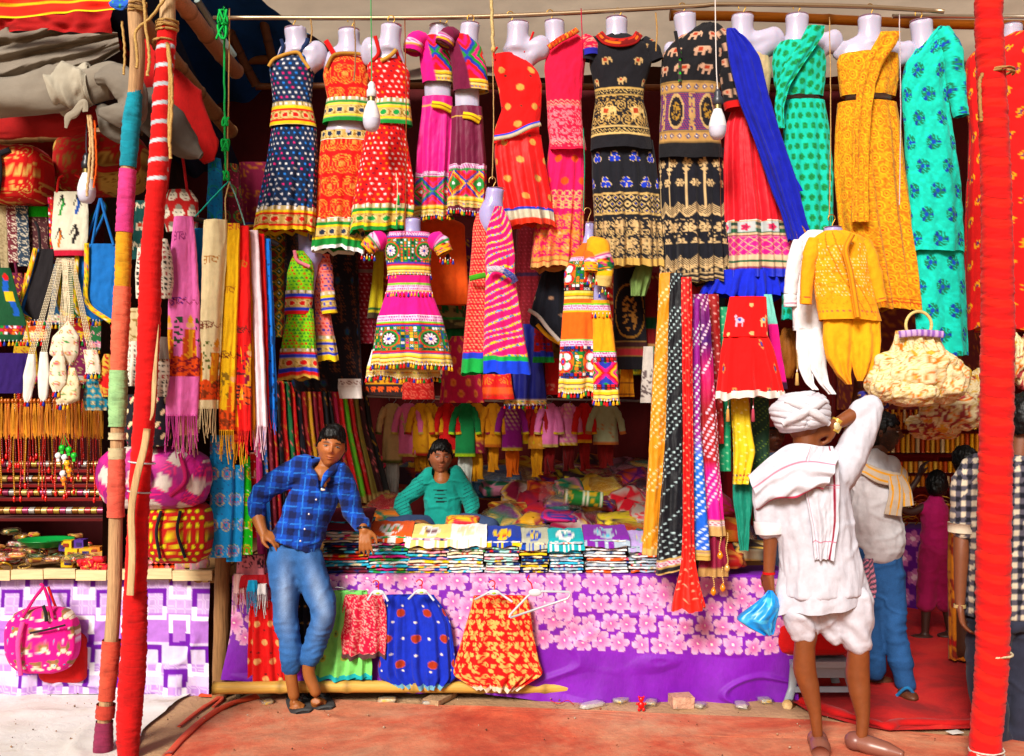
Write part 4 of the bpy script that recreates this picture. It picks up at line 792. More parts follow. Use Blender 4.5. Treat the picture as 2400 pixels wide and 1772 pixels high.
def s2e(p):pinkweave(p,742,14);p.bands(756,[(4,'7ac81e'),(4,'d81e2c'),(5,'2b3aa8')]);embroid(p,768,824,kind=0,bg='20703c');p.bands(824,[(5,'d81e2c'),(4,'2b3aa8')]);return yellowtrim(p,832,24)
sk2=cloth('skirt',s2,[(648,911,1008),(668,909,1010),(690,905,1014),(745,888,1034),(800,880,1048),(856,872,1058)],5.28,s2s,depth=.5,pl=5,amp=6,hem=4,seed=64,res=1.5,borders=[(741,857,'border',s2e)]);tassels(sk2,9,sc=1.15);tassels(sk2,9,row=.2)
def s2u(p):yellowtrim(p,858,22);return p
sk3=cloth('underskirt',s2,[(820,872,1000),(860,860,1026),(884,858,1030)],5.36,s2u,depth=.45,pl=6,amp=5,hem=4,seed=65);tassels(sk3,8,sc=1.15)
s3=dummy('small mannequin in red dotted and diagonally striped pink dress, blue hem',1165,870,5.1,G2)
torso(s3,[(478,1126,1176),(505,1120,1176),(540,1128,1160),(700,1120,1190)],5.1,[(1146,505,25,36)],(1155,442,480,42,6),lit='b0a8d8')
hook(s3,1155,420,446,5.08,'b59260')
def s3a(p):p.c[:]=C('e01c3c');p.dots(7,7,1.7,['f2b890']);return p.bands(828,[(14,'2a3ec0'),(60,'0fa04c')])
def s3b(p):p.c[:]=C('f20a78');p.stripes(17,4.2,'f4d44c',-.42+PI/2,-99,9999,0,8);p.m((vn(p.S/2.5,p.T/2.5,0,1)>.15)&(((p.S*math.cos(PI/2-.42)+p.T*math.sin(PI/2-.42)+8*vn(p.S*.03,p.T*.03,1,p.sd))%17)<4.2),'4a9ad8');return p.bands(834,[(12,'12a850'),(60,'1a44d8')])
cloth('left_panel',s3,[(500,1118,1128),(530,1108,1142),(580,1106,1150),(645,1100,1150),(740,1092,1146),(874,1080,1150)],5.1,s3a,depth=.6,pl=3,amp=4,hem=5,seed=66,wr=2.5)
cloth('right_panel',s3,[(484,1160,1176),(510,1150,1192),(540,1141,1202),(600,1138,1208),(650,1138,1208),(720,1136,1220),(800,1134,1234),(874,1132,1248)],5.02,s3b,depth=.5,pl=4,amp=5,hem=4,seed=67,wr=3,res=1.5)
ribbon('belt',s3,[(1142,636,0),(1170,636,-8),(1198,650,-4),(1209,664,8)],5.0,14,lambda p:(p.band(-9,999,'c8c0c8'),p.m(p.T>42,'3a4a9c'),p.m((p.S+p.T)%4<1,'8a84a8'))[0],off=-30)
ribbon('belt',s3,[(1101,655,6),(1120,652,-6),(1139,648,-2)],5.06,13,'4a9a28',off=-22)
s4_=dummy('small mannequin in orange and yellow mirror-work outfit with puffed sleeve',1380,940,5.25,G2)
torso(s4_,[(556,1366,1390),(600,1350,1420),(720,1330,1428)],5.3,[],(1380,521,560,22,2),lit='b0a8d8');hook(s4_,1378,492,524,5.25,'b59260')
def s4b(p):p.c[:]=C('f2701c');embroid(p,608,680,kind=2,bg='1f6a30');pinkweave(p,605,8);p.mosaic(7,['f4f0f2','201418','d81e2c'],668,684,bg='201418');return yellowtrim(p,684,28)
bo=cloth('blouse',s4_,[(570,1366,1392),(600,1340,1400),(640,1322,1394),(712,1322,1390)],5.26,s4b,depth=.5,wr=2.5,seed=71,res=1.5);tassels(bo,9)
yb=lambda p:(p.band(-9,999,'f4a81a'),pinkweave(p,52,10),p.mosaic(6,EMB,62,90,bg='1f6a30'),p.band(90,100,'f6c61e'),p.band(100,999,'dcbf7a'))[0]
limb('sleeve',s4_,[(1384,560,0),(1402,590,-16),(1414,640,-18),(1410,672,-14)],5.24,[10,28,26,20,18],yb,wr=2)
limb('sleeve',s4_,[(1382,590,-10),(1386,612,-22),(1384,640,-24)],5.24,[14,20,17],lambda p:(p.band(-9,999,'f2701c'),pinkweave(p,26,8),p.mosaic(6,EMB,34,99,bg='f2b51c'))[0])
for q in range(9):child('tassel',tassel_mesh(EMB[(q*3)%4]),s4_,P(1370+q*7,652+(q%3)*6+(24 if q>4 else 0),5.12))
def s4s(c,e0,kind):
 def f(p):p.c[:]=C(c);pinkweave(p,716,12);p.band(712,716,'7ac81e');p.band(728,733,'f2b51c');return p
 def g(p):p.band(e0-16,e0-12,'7ac81e');pinkweave(p,e0-12,12);embroid(p,e0,e0+72,kind=kind,bg='1f6a30');p.mosaic(8,['f4f0f2','d81e2c','2b3aa8'],e0,e0+12,bg='201418');p.mosaic(8,['f4f0f2','d81e2c','2b3aa8'],e0+62,e0+76,bg='201418');return yellowtrim(p,e0+76,28)
 return f,g
f,g=s4s('f2701c',812,2)
k1=cloth('skirt',s4_,[(702,1322,1392),(740,1318,1396),(800,1314,1398),(860,1312,1396),(918,1310,1392)],5.22,f,depth=.5,pl=3,amp=5,hem=4,seed=72,res=1.5,borders=[(796,919,'border',g)]);tassels(k1,8,sc=1.2)
f,g=s4s('f6a81a',838,1)
k2=cloth('skirt',s4_,[(704,1386,1428),(740,1386,1434),(800,1386,1442),(860,1388,1448),(938,1386,1453)],5.2,f,depth=.5,pl=3,amp=4,hem=3,seed=73,res=1.5,borders=[(822,939,'border',g)]);tassels(k2,8,sc=1.2);tassels(k2,9,row=.14)
s5_=thing('child_dress','red sleeveless child dress with a camel and an elephant on its yoke','dress',P(1755,930,5.12),'child clothes hanging at the right of the stall')
def cam5(p):
 p.c[:]=C('ee1c0c')
 for(cx,c,al)in((34,'e8c890','4a9ad8'),(-16,'c8b8d0','3a4ab0')):
  x,y=p.S-cx,p.T-752;k=(np.hypot(x/1.4,y)<6.5)|(np.hypot(x-9*np.sign(cx),y+9)<3.6)|((np.abs(np.abs(x)-6)<1.6)&(y>0)&(y<15))|((np.abs(x-9*np.sign(cx))<1.5)&(y<0)&(y>-12));p.m(k,c);p.m((np.hypot(x,y+2)<3.2),al)
 for cx,ty in((5,716),(8,782),(-38,784),(50,782)):p.m(np.hypot(p.S-cx,p.T-ty)<4.5,'e0c088')
 return p
def pea5(p):p.c[:]=C('ec1a0c');x,y,i,j=p.cell(60,56,.5,780);k=hsh(i,j,2)>.25;e=np.hypot(x/5.5,y/11);p.m((e<1)&k,'d8945c');p.m((e<.7)&k,'7a1c3c');return p.m((e<.35)&k,'3a5ac0')
cloth('bodice',s5_,[(696,1710,1796),(740,1702,1798),(790,1694,1800)],5.12,cam5,depth=.35,wr=2,seed=75,res=1.5)
cloth('skirt',s5_,[(784,1698,1798),(820,1690,1812),(880,1682,1826),(934,1675,1838)],5.13,pea5,depth=.4,pl=6,amp=7,hem=5,seed=76,borders=[(916,935,'hem_band','efe4da')])
strip('child_skirt','bright pink skirt edge beside the red camel dress','skirt',[(690,1790,1808),(760,1800,1822),(850,1812,1836),(912,1822,1846)],5.3,lambda p:(p.band(0,760,'8ad8c8'),p.band(760,900,'ee1a8c'),p.band(895,999,'3a1430'))[0],depth=.4,group='child clothes hanging at the right of the stall')
def dhoti(parent,xl,xr,y0,y1,Y,c,pts,name='dhoti',seed=5,amp=4,paint=None):
 xm=(xl+xr)/2;k=Y/F;h=y1-y0
 for i,(x,yb)in enumerate(pts):
  l,r=(xl,xm+6)if i==0 else(xm-6,xr)
  cloth(name+'_leg',parent,[(y0,l,r),(y0+h*.32,l-1,r+2),(y0+h*.62,l+.12*(x-l),r+.1*(x-r)),(y0+h*.86,l+.5*(x-l),r+.45*(x-r)),(yb,x-6,x+8)],Y-.01*i,paint or c,depth=.55,pl=3,amp=amp,wr=3.5,seed=seed+i,ramp=.2)
s6=thing('child_outfit','white cotton child kurta with dhoti trousers','outfit',P(1900,920,5.14),'child clothes hanging at the right of the stall')
cloth('kurta',s6,[(540,1895,1925),(556,1872,1945),(600,1862,1950),(660,1852,1940),(775,1858,1932)],5.16,'f0eef2',depth=.4,wr=3,seed=81,pl=3,amp=3)
limb('sleeve',s6,[(1872,566,-2),(1858,620,-8),(1850,690,-8)],5.16,[14,17,15],'f0eef2');limb('cuff',s6,[(1850,690,-8),(1850,720,-8)],5.16,[15,15],lambda p:(p.band(-9,99,'f0eef2'),p.dots(5,5,1.5,['c84a7c'],20,30))[0])
dhoti(s6,1866,1932,770,921,5.14,'f2f0f4',[(1912,914),(1950,924)],seed=82)
s7=thing('child_outfit','golden yellow child kurta with sequins and draped dhoti trousers','outfit',P(1990,900,5.02),'child clothes hanging at the right of the stall')
def yk(p):
 p.c[:]=C('f6a80c');p.dots(7,7,1.4,['fff0b8'],572,700,prob=.55);p.m((np.abs(np.abs(p.S-(p.T-640)*.35)-10)<1.5)&p.R(545,742),'c87a14');p.dots(11,9,1.8,['b0304c'],728,738,0);q=vn(p.S/10,p.T/10,4,2);return p.m((np.abs(q)<.06)&p.R(560,725),'d88a10')
torso(s7,[(545,1930,1970),(580,1915,2015)],5.04,[],(1952,533,556,44,0),lit='b0a8d8');hook(s7,1950,508,536,5.02)
cloth('kurta',s7,[(541,1935,1980),(552,1910,2022),(580,1898,2034),(640,1902,2036),(700,1912,2052),(752,1920,2066)],5.02,yk,depth=.42,wr=3,seed=83,res=1.6,hem=3)
for pts in([(1910,562,-2),(1892,620,-10),(1885,714,-10)],[(2024,566,-2),(2044,630,-8),(2062,708,-8)]):limb('sleeve',s7,pts,5.02,[16,18,15,13],lambda p:(p.band(-9,999,'f6a80c'),p.dots(6,6,1.6,['c02a3c'],138,146))[0],wr=2)
ribbon('placket',s7,[(1990,552,0),(1972,590,-6),(1984,650,-8),(2000,746,-6)],4.97,14,lambda p:(p.band(-9,999,'f0a214'),p.m(np.abs(np.abs(p.S)-5)<1,'b8701c'))[0],off=-24)
dhoti(s7,1930,2062,748,900,5.03,'f8ae0a',[(1990,901),(2016,893)],seed=85,amp=5)
def straw(p):
 p.c[:]=C('ead8b0');p.speck('cbb078',1.6,.15);q=vn(p.S/22,p.T/22,0,7);p.m(np.abs(q)<.07,'e07a2c');p.m((vn(p.S/9,p.T/9,0,3)>.68),'d8a94c');return p.m(vn(p.S/7,p.T/7,3,5)>.85,'c87a6c')
def blob(name,parent,ctr,rad,Y,paint,m,seed=1,n=60,k2=40,bump=.14,fr=2.2,pole=.9,**t):
 n,k2=int(n*1.3),int(k2*1.25)
 """lumpy bag: centre (px, py), radii in px (x, depth, z)"""
 k=Y/F;th=np.linspace(0,2*PI,n,endpoint=False);ph=np.linspace(.0008,PI-.0008,k2)
 D=np.stack([np.sin(ph)[:,None]*np.cos(th),-np.sin(ph)[:,None]*np.sin(th),np.cos(ph)[:,None]+0*th],-1)
 r=1+bump*fbm(D[...,0]*fr,D[...,1]*fr,D[...,2]*fr,seed)
 if m=='straw':r=r+.045*np.sin(th[None,:]*17+2.5*vn(D[...,0]*2,D[...,2]*2,0,seed))*sstep(-.9,.3,D[...,2])
 e=pole;sp=lambda q:np.sign(q)*np.abs(q)**e;D2=np.stack([sp(np.sin(ph))[:,None]*sp(np.cos(th)),-sp(np.sin(ph))[:,None]*sp(np.sin(th)),sp(np.cos(ph))[:,None]+0*th],-1)
 G=P(ctr[0],ctr[1],Y)+D2*r[...,None]*np.array(rad)*k
 S=D2[...,0]*rad[0]*1.1;T=-D2[...,2]*rad[2]*1.1;c=C(paint)if not callable(paint)else(lambda q:(paint(q)or q).c.reshape(-1,3))(Pt(S+300,T+300,'ffffff',seed))
 b=MB();b.grid(G,c,cu=True);return b.build(name,m,parent,**t)
bs=thing('straw_bag','round gathered straw bag with orange swirls and ring handle','bag',P(2150,955,4.95))
blob('pouch',bs,(2150,880),(105,60,62),4.95,straw,'straw',3,90,60,.13,2.0,.85);blob('pouch_lobe',bs,(2215,892),(55,50,50),4.93,straw,'straw',4,60,40,.12,2,.9);blob('pouch_lobe',bs,(2075,905),(46,45,40),4.94,straw,'straw',5,60,40,.12,2,.9);blob('pouch_lobe',bs,(2140,920),(60,50,34),4.9,straw,'straw',6,60,40,.12,2,.9)
cloth('neck',bs,[(775,2100,2196),(800,2094,2206),(830,2082,2222),(850,2070,2230)],4.95,straw,'straw',depth=.5,pl=9,amp=4,wr=3,ramp=.05)
ribbon('rim',bs,[(2096,786),(2145,782),(2200,786)],4.93,16,lambda p:(p.band(-9,999,'c8a8d0'),p.stripes(13,6,'8a5cae',PI/2))[0],off=-26)
b=MB();t=np.linspace(0,2*PI,30);b.tube(np.array([P(2153+30*math.cos(a),762-32*math.sin(a),4.92)for a in t]),.008,'e0c888',n=8,caps=False);b.build('ring_handle','bamboo',bs)
for i,(x,y,rx,rz,Y,l)in enumerate(((2235,965,70,45,5.3,'dim embroidered straw bag hanging behind the round one'),(2300,930,46,60,5.4,'tan woven bag partly behind the thick red pole'),(2395,850,26,60,4.9,'pale sequinned bag cut by the right edge'),(2190,1000,60,30,5.5,'low hanging rose patterned bag over the jewellery'))):
 blob('embroidered_bag',None,(x,y),(rx,40,rz),Y,lambda p:(straw(p),p.m(vn(p.S/8,p.T/8,1,2)>.35,'9a3a3c'),None)[2]or p,'straw',7+i,60,40,.2,2.6,.9,label=l,cat='bag')
blob('embroidered_bag',None,(2052,935),(38,30,26),5.05,lambda p:(p.band(-99,999,'2a2a7c'),p.speck('d8a83c',4,.2))[0],'cloth',8,50,30,.2,label='small blue and gold potli bag under the straw bag',cat='bag')
blob('woven_bag',None,(1846,830),(22,20,58),5.6,'a86a34','straw',9,40,30,.12,label='flat brown woven bag behind the red camel dress',cat='bag')
# == clothes hung further back
GB='clothes hanging in the middle of the stall'
def feather(p):
 p.c[:]=C('15101a');x,y,i,j=p.cell(38,120,.5,520);xx=x-4*np.sin(y/22);k=(np.abs(xx)<1.1)|((np.abs(((y+np.abs(xx)*1.5)%9)-4)<1.0)&(np.abs(xx)<11)&(y>-30));p.m(k,'6a3c24');e=np.hypot(xx/7,(y+42)/11);p.m(e<1,'3a2a34');p.m(e<.7,'1d4c58');return p.m(e<.35,'20307a')
def diam(p):p.c[:]=C('8a2a1c');return p.dia(22,26,['d89a1c','8a2a1c','2a5a2c','d89a1c'],t0=0,t1=9999,n=3)
strip('patterned_shawl','mustard and red diamond patterned shawl behind the scarf rack','shawl',[(520,612,672),(700,616,670),(790,618,666)],5.9,diam,depth=.2,pl=3,amp=4,group=GB)
strip('peacock_shawl','black shawl printed with brown peacock feathers','shawl',[(540,668,838),(700,664,842),(860,668,848),(918,690,852)],5.85,feather,depth=.14,pl=5,amp=6,group=GB,res=2.2)
strip('dress','maroon dress with white pin dots and a grey belt','dress',[(585,828,880),(630,826,882),(700,832,880),(805,820,882)],5.95,lambda p:(p.band(0,999,'8a1030'),p.dots(10,10,1.8,['d8a0b0']),p.band(632,640,'8a7a7c'))[0],depth=.35,pl=4,amp=5,group=GB)
strip('dress','olive yellow dress edge behind the magenta tassel dress','dress',[(590,878,900),(660,872,898),(746,862,896)],5.7,lambda p:(p.band(0,999,'b8a81c'),p.band(722,728,'2a5a2c'),p.band(734,750,'3a3020'))[0],depth=.35,pl=2,amp=4,group=GB)
strip('kurta','plain bright orange kurta hanging under the maroon outfit','kurta',[(505,985,1040),(525,976,1090),(600,984,1094),(714,972,1104)],5.75,lambda p:(p.band(0,999,'ee6408'),p.m(np.hypot(p.S-10,(p.T-606)/2)<5,'3a2a2c'))[0],depth=.25,pl=3,amp=7,group=GB,seed=3)
strip('kurta','deep orange-red kurta beside the plain orange one','kurta',[(540,955,985),(700,958,1000)],5.85,'c83c0c',depth=.3,pl=2,group=GB)
strip('child_shirt','camouflage green child shirt with a green elephant print','shirt',[(704,1020,1088),(760,1026,1092),(770,1028,1090)],5.95,lambda p:(p.band(0,999,'4a4630'),p.speck('8a8458',8,.0),eleph(p,40,40,'1f6a34',1.4,704,750,0),p.band(745,749,'1fa04c'))[0],depth=.3,pl=2,group=GB)
strip('child_skirt','ruffled emerald green child skirt under the camouflage shirt','skirt',[(760,1040,1088),(806,1030,1092)],6.0,'0b6a34',depth=.35,pl=6,amp=6,hem=4,group=GB)
strip('kurta','magenta kurta with rows of gold leaf prints','kurta',[(788,1060,1086),(800,1050,1104),(870,1036,1124),(944,1030,1134)],5.8,lambda p:(p.band(0,999,'b00c4c'),p.dia(99,99,['b00c4c'])if 0 else None,p.rings(26,26,[4.5,2],['d8844c','b8641c'],sq=.5))[0],depth=.3,pl=4,amp=5,group=GB)
strip('satin_cloth','folded orange-red satin cloth with gold fans','cloth',[(862,1134,1196),(900,1130,1200),(936,1126,1206)],5.8,lambda p:(p.band(0,999,'d8300c'),p.swirl(30,26,'f08a3c',868,902,r=12,wd=.3),p.band(908,924,'f0641c'),p.zig(8,6,'b84a1c',926,932,1))[0],m='satin',depth=.25,pl=2,amp=3,group=GB)
strip('wall_hanging','dark embroidered band with orange elephants','textile',[(884,855,950),(926,856,948)],5.9,lambda p:(p.band(0,999,'2a1818'),p.mosaic(7,['e0641c','d89a1c','a81c24','2a7a3c'],884,898,bg='3a1418'),eleph(p,17,24,'f0641c',.8,900,922,0),p.band(898,900,'e0a01c'))[0],depth=.1,pl=1,group=GB)
strip('brocade_cloth','red brocade cloth with pale rose damask','cloth',[(876,944,1016),(936,942,1018)],5.88,lambda p:(p.band(0,999,'a8141c'),p.swirl(20,24,'c85a4c',r=10,wd=.34))[0],depth=.1,pl=1,group=GB)
strip('folded_cloth','white cloth with a brown geometric border folded over a rail','cloth',[(888,792,846),(910,792,848),(934,796,850)],5.8,lambda p:(p.band(0,999,'d8d0cc'),p.zig(7,5,'7a4a44',892,902,1),p.band(904,906,'7a4a44'))[0],depth=.25,pl=2,group=GB)
strip('dress','dark maroon pleated dress behind the striped pink one','dress',[(500,1215,1280),(546,1210,1290),(640,1206,1282),(652,1206,1282),(740,1200,1290),(790,1200,1292)],5.9,lambda p:(p.band(0,999,'7a0c24'),p.dots(8,8,1.3,['a83c4c']),p.band(640,650,'3a1c3c'),p.band(770,778,'c8901c'),p.band(778,800,'1a2a8a'))[0],depth=.35,pl=6,amp=5,group=GB)
strip('skirt','black net skirt with silver hem sweeping to the left','skirt',[(600,1288,1318),(640,1270,1326),(700,1252,1330),(760,1240,1332),(800,1300,1328)],5.6,lambda p:(p.band(0,999,'12141f'),p.dots(36,40,4,['a8846c'],prob=.5))[0],depth=.4,pl=5,amp=5,group=GB)
ribbon("silver_hem",None,[(1238,728),(1262,744),(1284,772),(1310,800)],5.52,9,"b8aca4",off=-20)
o=[q for q in bpy.data.objects if q.name.startswith('silver_hem')][0];tag(o,'silver braid along the slanting hem of the black net skirt','braid')
ribbon('gold_hem',None,[(1258,762),(1280,786),(1300,800),(1322,812)],5.6,9,'d8a01c',off=-20);tag([q for q in bpy.data.objects if q.name.startswith('gold_hem')][0],'gold braid showing below the silver one','braid')
s_=strip('long_skirt','royal blue long skirt with a jewelled hem over the kurta rack','skirt',[(760,1206,1262),(830,1196,1270),(950,1182,1278)],5.85,lambda p:(p.band(0,999,'0d1c7c'),p.band(936,940,'c8b08c'),p.mosaic(4,EMB,940,948,bg='c8a85c'))[0],m='satin',depth=.3,pl=4,amp=6,group=GB);tassels(s_,12)
strip('tiered_skirt','tiered red skirt with green and blue frills','skirt',[(768,1252,1292),(830,1248,1298),(850,1246,1300)],5.75,lambda p:(p.band(0,999,'a80c1c'),p.mosaic(8,['1a3aa8','a80c1c','7a0c3c'],780,830,bg='a80c1c'),p.band(826,836,'2a3ac0'),p.band(836,860,'0f8a3c'))[0],depth=.4,pl=5,amp=6,group=GB)
strip('folded_cloth','red cloth with white lettering-like floral edge','cloth',[(840,1276,1338),(925,1278,1340)],5.9,lambda p:(p.band(0,999,'b00c14'),p.swirl(12,14,'c87a6c',896,916,r=6))[0],depth=.12,pl=1,group=GB)
strip('kurti','black kurti with a gold rider medallion and woven red band','kurti',[(600,1440,1508),(700,1438,1510),(830,1440,1514),(866,1444,1512)],5.75,lambda p:(p.band(0,999,'15121a'),p.m((np.abs(np.hypot(p.S/34,(p.T-730)/62)-1)<.04),'a87a3c'),p.m((np.hypot(p.S/16,(p.T-735)/42)<1)&(vn(p.S/4,p.T/5,1,2)>.05),'c08a4c'),p.bands(800,[(3,'8a6a3c'),(12,'3a1c1c'),(3,'8a6a3c'),(16,'a8343c'),(3,'8a6a3c')]))[0],depth=.3,pl=3,amp=4,group=GB)
strip('scarf','crumpled olive green scarf end below the elephant skirt','scarf',[(620,1492,1530),(660,1478,1524),(694,1482,1512)],5.5,'7f9a5c',depth=.6,pl=4,amp=7,wr=6,group=GB)
strip('dress','dark red dress with green hem beside the white printed pouch','dress',[(680,1494,1540),(760,1494,1544),(828,1500,1546)],5.8,lambda p:(p.band(0,999,'7a0c1c'),p.band(744,772,'0d4a2c'),p.band(806,812,'b88a5c'),p.band(812,899,'0d6a34'))[0],depth=.35,pl=3,group=GB)
strip('child_skirt','small mustard skirt with stitched rows','skirt',[(856,1456,1482),(930,1452,1486)],5.8,lambda p:(p.band(0,999,'d8941c'),p.stripes(13,2,'7a3c1c',PI/2,890,935))[0],depth=.4,pl=3,group=GB)
strip('cloth_pouch','white cloth pouch printed with black line drawings','pouch',[(812,1508,1532),(944,1500,1530)],5.7,lambda p:(p.band(0,999,'d8d0c8'),p.m((vn(p.S/4,p.T/4,0,2)>.15)&p.R(866,930),'6a5c5c'))[0],depth=.2,group=GB)
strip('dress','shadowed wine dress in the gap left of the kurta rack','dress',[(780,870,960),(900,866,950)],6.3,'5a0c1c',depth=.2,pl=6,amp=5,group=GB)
for i,(x,y0,y1,w_,c,c2,l)in enumerate(((900,600,800,30,'a83c1c','d8a03c','rust coloured'),(948,620,860,34,'8a0c2c','c87a4c','wine red'),(1010,700,880,34,'1c3a5c','c8b078','slate blue'),(1090,560,780,30,'5c1a5c','c8a03c','violet'),(1150,800,940,30,'c0501c','e8c83c','pumpkin'),(1212,600,860,32,'a81448','e0a86c','raspberry'),(1262,560,700,30,'0c4a4c','b8a05c','deep teal'),(1320,640,900,32,'8a6a1c','5a1c1c','antique gold'),(1372,620,900,30,'3a0c3c','c84a6c','aubergine'),(1420,640,900,28,'b01c1c','e0b06c','tomato red'),(1478,660,880,28,'1c4a2c','c8c03c','bottle green'),(1536,640,900,26,'7a1c2c','c89a5c','oxblood'))):
 strip('skirt',l+' printed skirt in the crowded second layer of clothes','skirt',[(y0,x-w_*.6,x+w_*.6),(y0+30,x-w_*.8,x+w_*.8),(y1,x-w_*1.2,x+w_*1.2)],6.15+.02*(i%3),lambda p,c=c,c2=c2,y1=y1:(p.band(0,9999,c),p.swirl(18,20,c2,r=7,wd=.2)if len(c)else None,p.band(y1-16,y1-5,c2),p.dots(9,11,2,[c],y1-16,y1-5,0))[0],depth=.35,pl=5,amp=6,group=GB,seed=700+i,res=2.4)
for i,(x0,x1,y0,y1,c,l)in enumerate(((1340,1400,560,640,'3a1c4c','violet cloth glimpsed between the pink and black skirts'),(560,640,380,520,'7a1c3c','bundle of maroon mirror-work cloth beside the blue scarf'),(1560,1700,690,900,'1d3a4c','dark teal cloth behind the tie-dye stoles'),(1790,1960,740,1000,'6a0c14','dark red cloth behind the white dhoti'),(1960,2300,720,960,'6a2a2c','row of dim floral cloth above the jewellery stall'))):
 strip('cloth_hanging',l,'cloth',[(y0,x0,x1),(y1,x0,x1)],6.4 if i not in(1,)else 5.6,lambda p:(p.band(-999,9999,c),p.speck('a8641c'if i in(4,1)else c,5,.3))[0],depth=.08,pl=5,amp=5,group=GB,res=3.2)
# -- tie-dye stoles hanging at the front right of the table
GD='long tie-dye stoles hanging over the table corner'
def bandhani(base,dot,per=12,ang=.6,rings=True,clus=True,grad=None,sz=2.2):
 def f(p):
  p.c[:]=C(base)if grad is None else np.stack([np.interp(p.T,[g[0]for g in grad],[C(g[1])[q]for g in grad])for q in range(3)],-1)
  s=p.S*math.cos(ang)+p.T*math.sin(ang);t=-p.S*math.sin(ang)+p.T*math.cos(ang);q=Pt(t,s,'ffffff');x,y,i,j=q.cell(per*.75,per,.0,0);r=np.hypot(x,y*1.1);keep=(vn(i*.12,j*.9,0,4)>-.25)if clus else(hsh(i,j)>.3)
  p.m(np.clip(sz+.7-r,0,1)*keep,dot);
  if rings:p.m(np.clip(sz*.42+.3-r,0,1)*keep,C(base)if grad is None else p.c)
  return p
 return f
strip('stole','mustard yellow tie-dye stole, leftmost at the table corner','stole',[(640,1546,1584),(760,1540,1580),(900,1530,1570),(1100,1520,1562),(1300,1506,1546)],5.2,lambda p:(bandhani('e8960c','f8e2b0',13,.7,sz=2.6)(p),p.band(1284,1400,'d8b06c'))[0],m='satin',depth=.45,pl=2,amp=5,wr=3.5,group=GD,res=1.7,seed=91)
strip('stole','black tie-dye stole with white dots and a chevron braid end','stole',[(640,1570,1600),(800,1566,1602),(1000,1560,1600),(1200,1546,1602),(1340,1536,1606)],5.17,lambda p:(bandhani('0d1018','c8e4e8',13,.75,False,sz=2.1)(p),p.bands(1306,[(4,'c8a86c'),(12,'d8c8d0'),(4,'c8a86c'),(10,'0d1018'),(30,'c8a86c')]),p.zig(9,9,'c02a6c',1311,1321,1.6))[0],m='satin',depth=.4,pl=3,amp=6,wr=3,group=GD,res=1.7,seed=92,tilt=-8)
strip('stole','narrow scarlet dotted stole whose orange end flares below the others','stole',[(650,1596,1622),(900,1600,1624),(1150,1602,1626),(1290,1600,1628),(1340,1594,1634),(1390,1580,1646),(1428,1574,1658)],5.1,bandhani('d81408','f8b090',14,.9,False,False,[(640,'d80c10'),(1250,'e01c08'),(1320,'f23c08')],2.0),m='satin',depth=.5,pl=3,amp=6,wr=3.5,hem=5,group=GD,res=1.7,seed=93)
strip('stole','purple to magenta tie-dye stole with pale chevron braid','stole',[(690,1622,1660),(850,1630,1672),(1000,1638,1682),(1100,1642,1688),(1256,1652,1702)],5.2,lambda p:(bandhani('b00c6c','f8d8ec',12,.5,True,True,[(690,'8a1070'),(800,'4a1070'),(880,'d81070'),(960,'9a0c24'),(1080,'b00c2c'),(1110,'ee109c'),(1250,'ee109c')],2.9)(p),p.bands(1218,[(3,'d8b080'),(12,'e8d8dc'),(4,'d8b080'),(99,'d0a870')]),p.zig(9,9,'c02a4c',1222,1232,1.4))[0],m='satin',depth=.4,pl=2,amp=5,wr=3,group=GD,res=1.6,seed=94)
strip('stole','blue tie-dye stole with a gold ribbon end','stole',[(700,1624,1640),(1000,1618,1642),(1100,1618,1650),(1312,1628,1666)],5.16,lambda p:(bandhani('1a6ad8','e0f0ff',12,.6,True,True,[(640,'8a1090'),(1020,'a01890'),(1070,'1a74e0'),(1350,'1458d0')],2.8)(p),p.bands(1288,[(6,'c8a45c'),(2,'a07c3c'),(6,'d8b46c'),(2,'a07c3c'),(20,'c8a45c')]))[0],m='satin',depth=.5,pl=1.5,amp=4,group=GD,res=1.6,seed=95)
strip('stole','wine coloured stole with gold beaded fringe at its end','stole',[(1160,1660,1694),(1280,1646,1698),(1350,1636,1704)],5.23,lambda p:(p.band(-9,9999,'8a0c3c'),p.band(1330,1399,'b8905c'))[0],m='satin',depth=.4,pl=4,amp=6,group=GD,seed=96)
strip('stole','dark crimson stole with white dots behind the magenta one','stole',[(690,1654,1684),(850,1664,1690),(1040,1676,1696)],5.3,bandhani('a00c1c','f0b8b0',15,.9,False,False,None,2.),m='satin',depth=.5,pl=1.5,amp=3,group=GD,seed=97)
strip('stole','sea green dotted stole with gold tassel','stole',[(720,1686,1712),(940,1688,1714),(1104,1684,1716)],5.35,bandhani('0c9a6c','a8d8b0',15,.9,False,False,None,2.),m='satin',depth=.5,pl=2,amp=4,group=GD,seed=98)
strip('stole','lemon yellow stole with a mirrored edge','stole',[(900,1712,1752),(1000,1716,1762),(1060,1718,1772),(1134,1716,1752)],5.25,lambda p:(bandhani('e8c80c','f8f0a0',15,.9,False,False,None,2.)(p),p.dots(8,12,2.6,['6a5a5c','c81c3c'],1108,1126,0))[0],m='satin',depth=.4,pl=3,amp=6,group=GD,seed=99)
strip('stole','bottle green stole with tiny diamond dots','stole',[(900,1758,1802),(1100,1762,1804),(1236,1766,1796)],5.45,bandhani('0c3a24','7a9a3c',9,.8,False,True,None,1.4),m='satin',depth=.4,pl=3,amp=4,group=GD,seed=100)
strip('stole','crinkled teal stole hanging lowest of the green ones','stole',[(1060,1716,1762),(1180,1718,1766),(1290,1734,1752)],5.3,'c0',depth=.4,group=GD)if 0 else strip('stole','crinkled teal stole hanging lowest of the green ones','stole',[(1060,1718,1760),(1180,1720,1764),(1290,1738,1752)],5.32,'0c8a74',m='satin',depth=.4,pl=4,amp=5,wr=5,group=GD,seed=101)
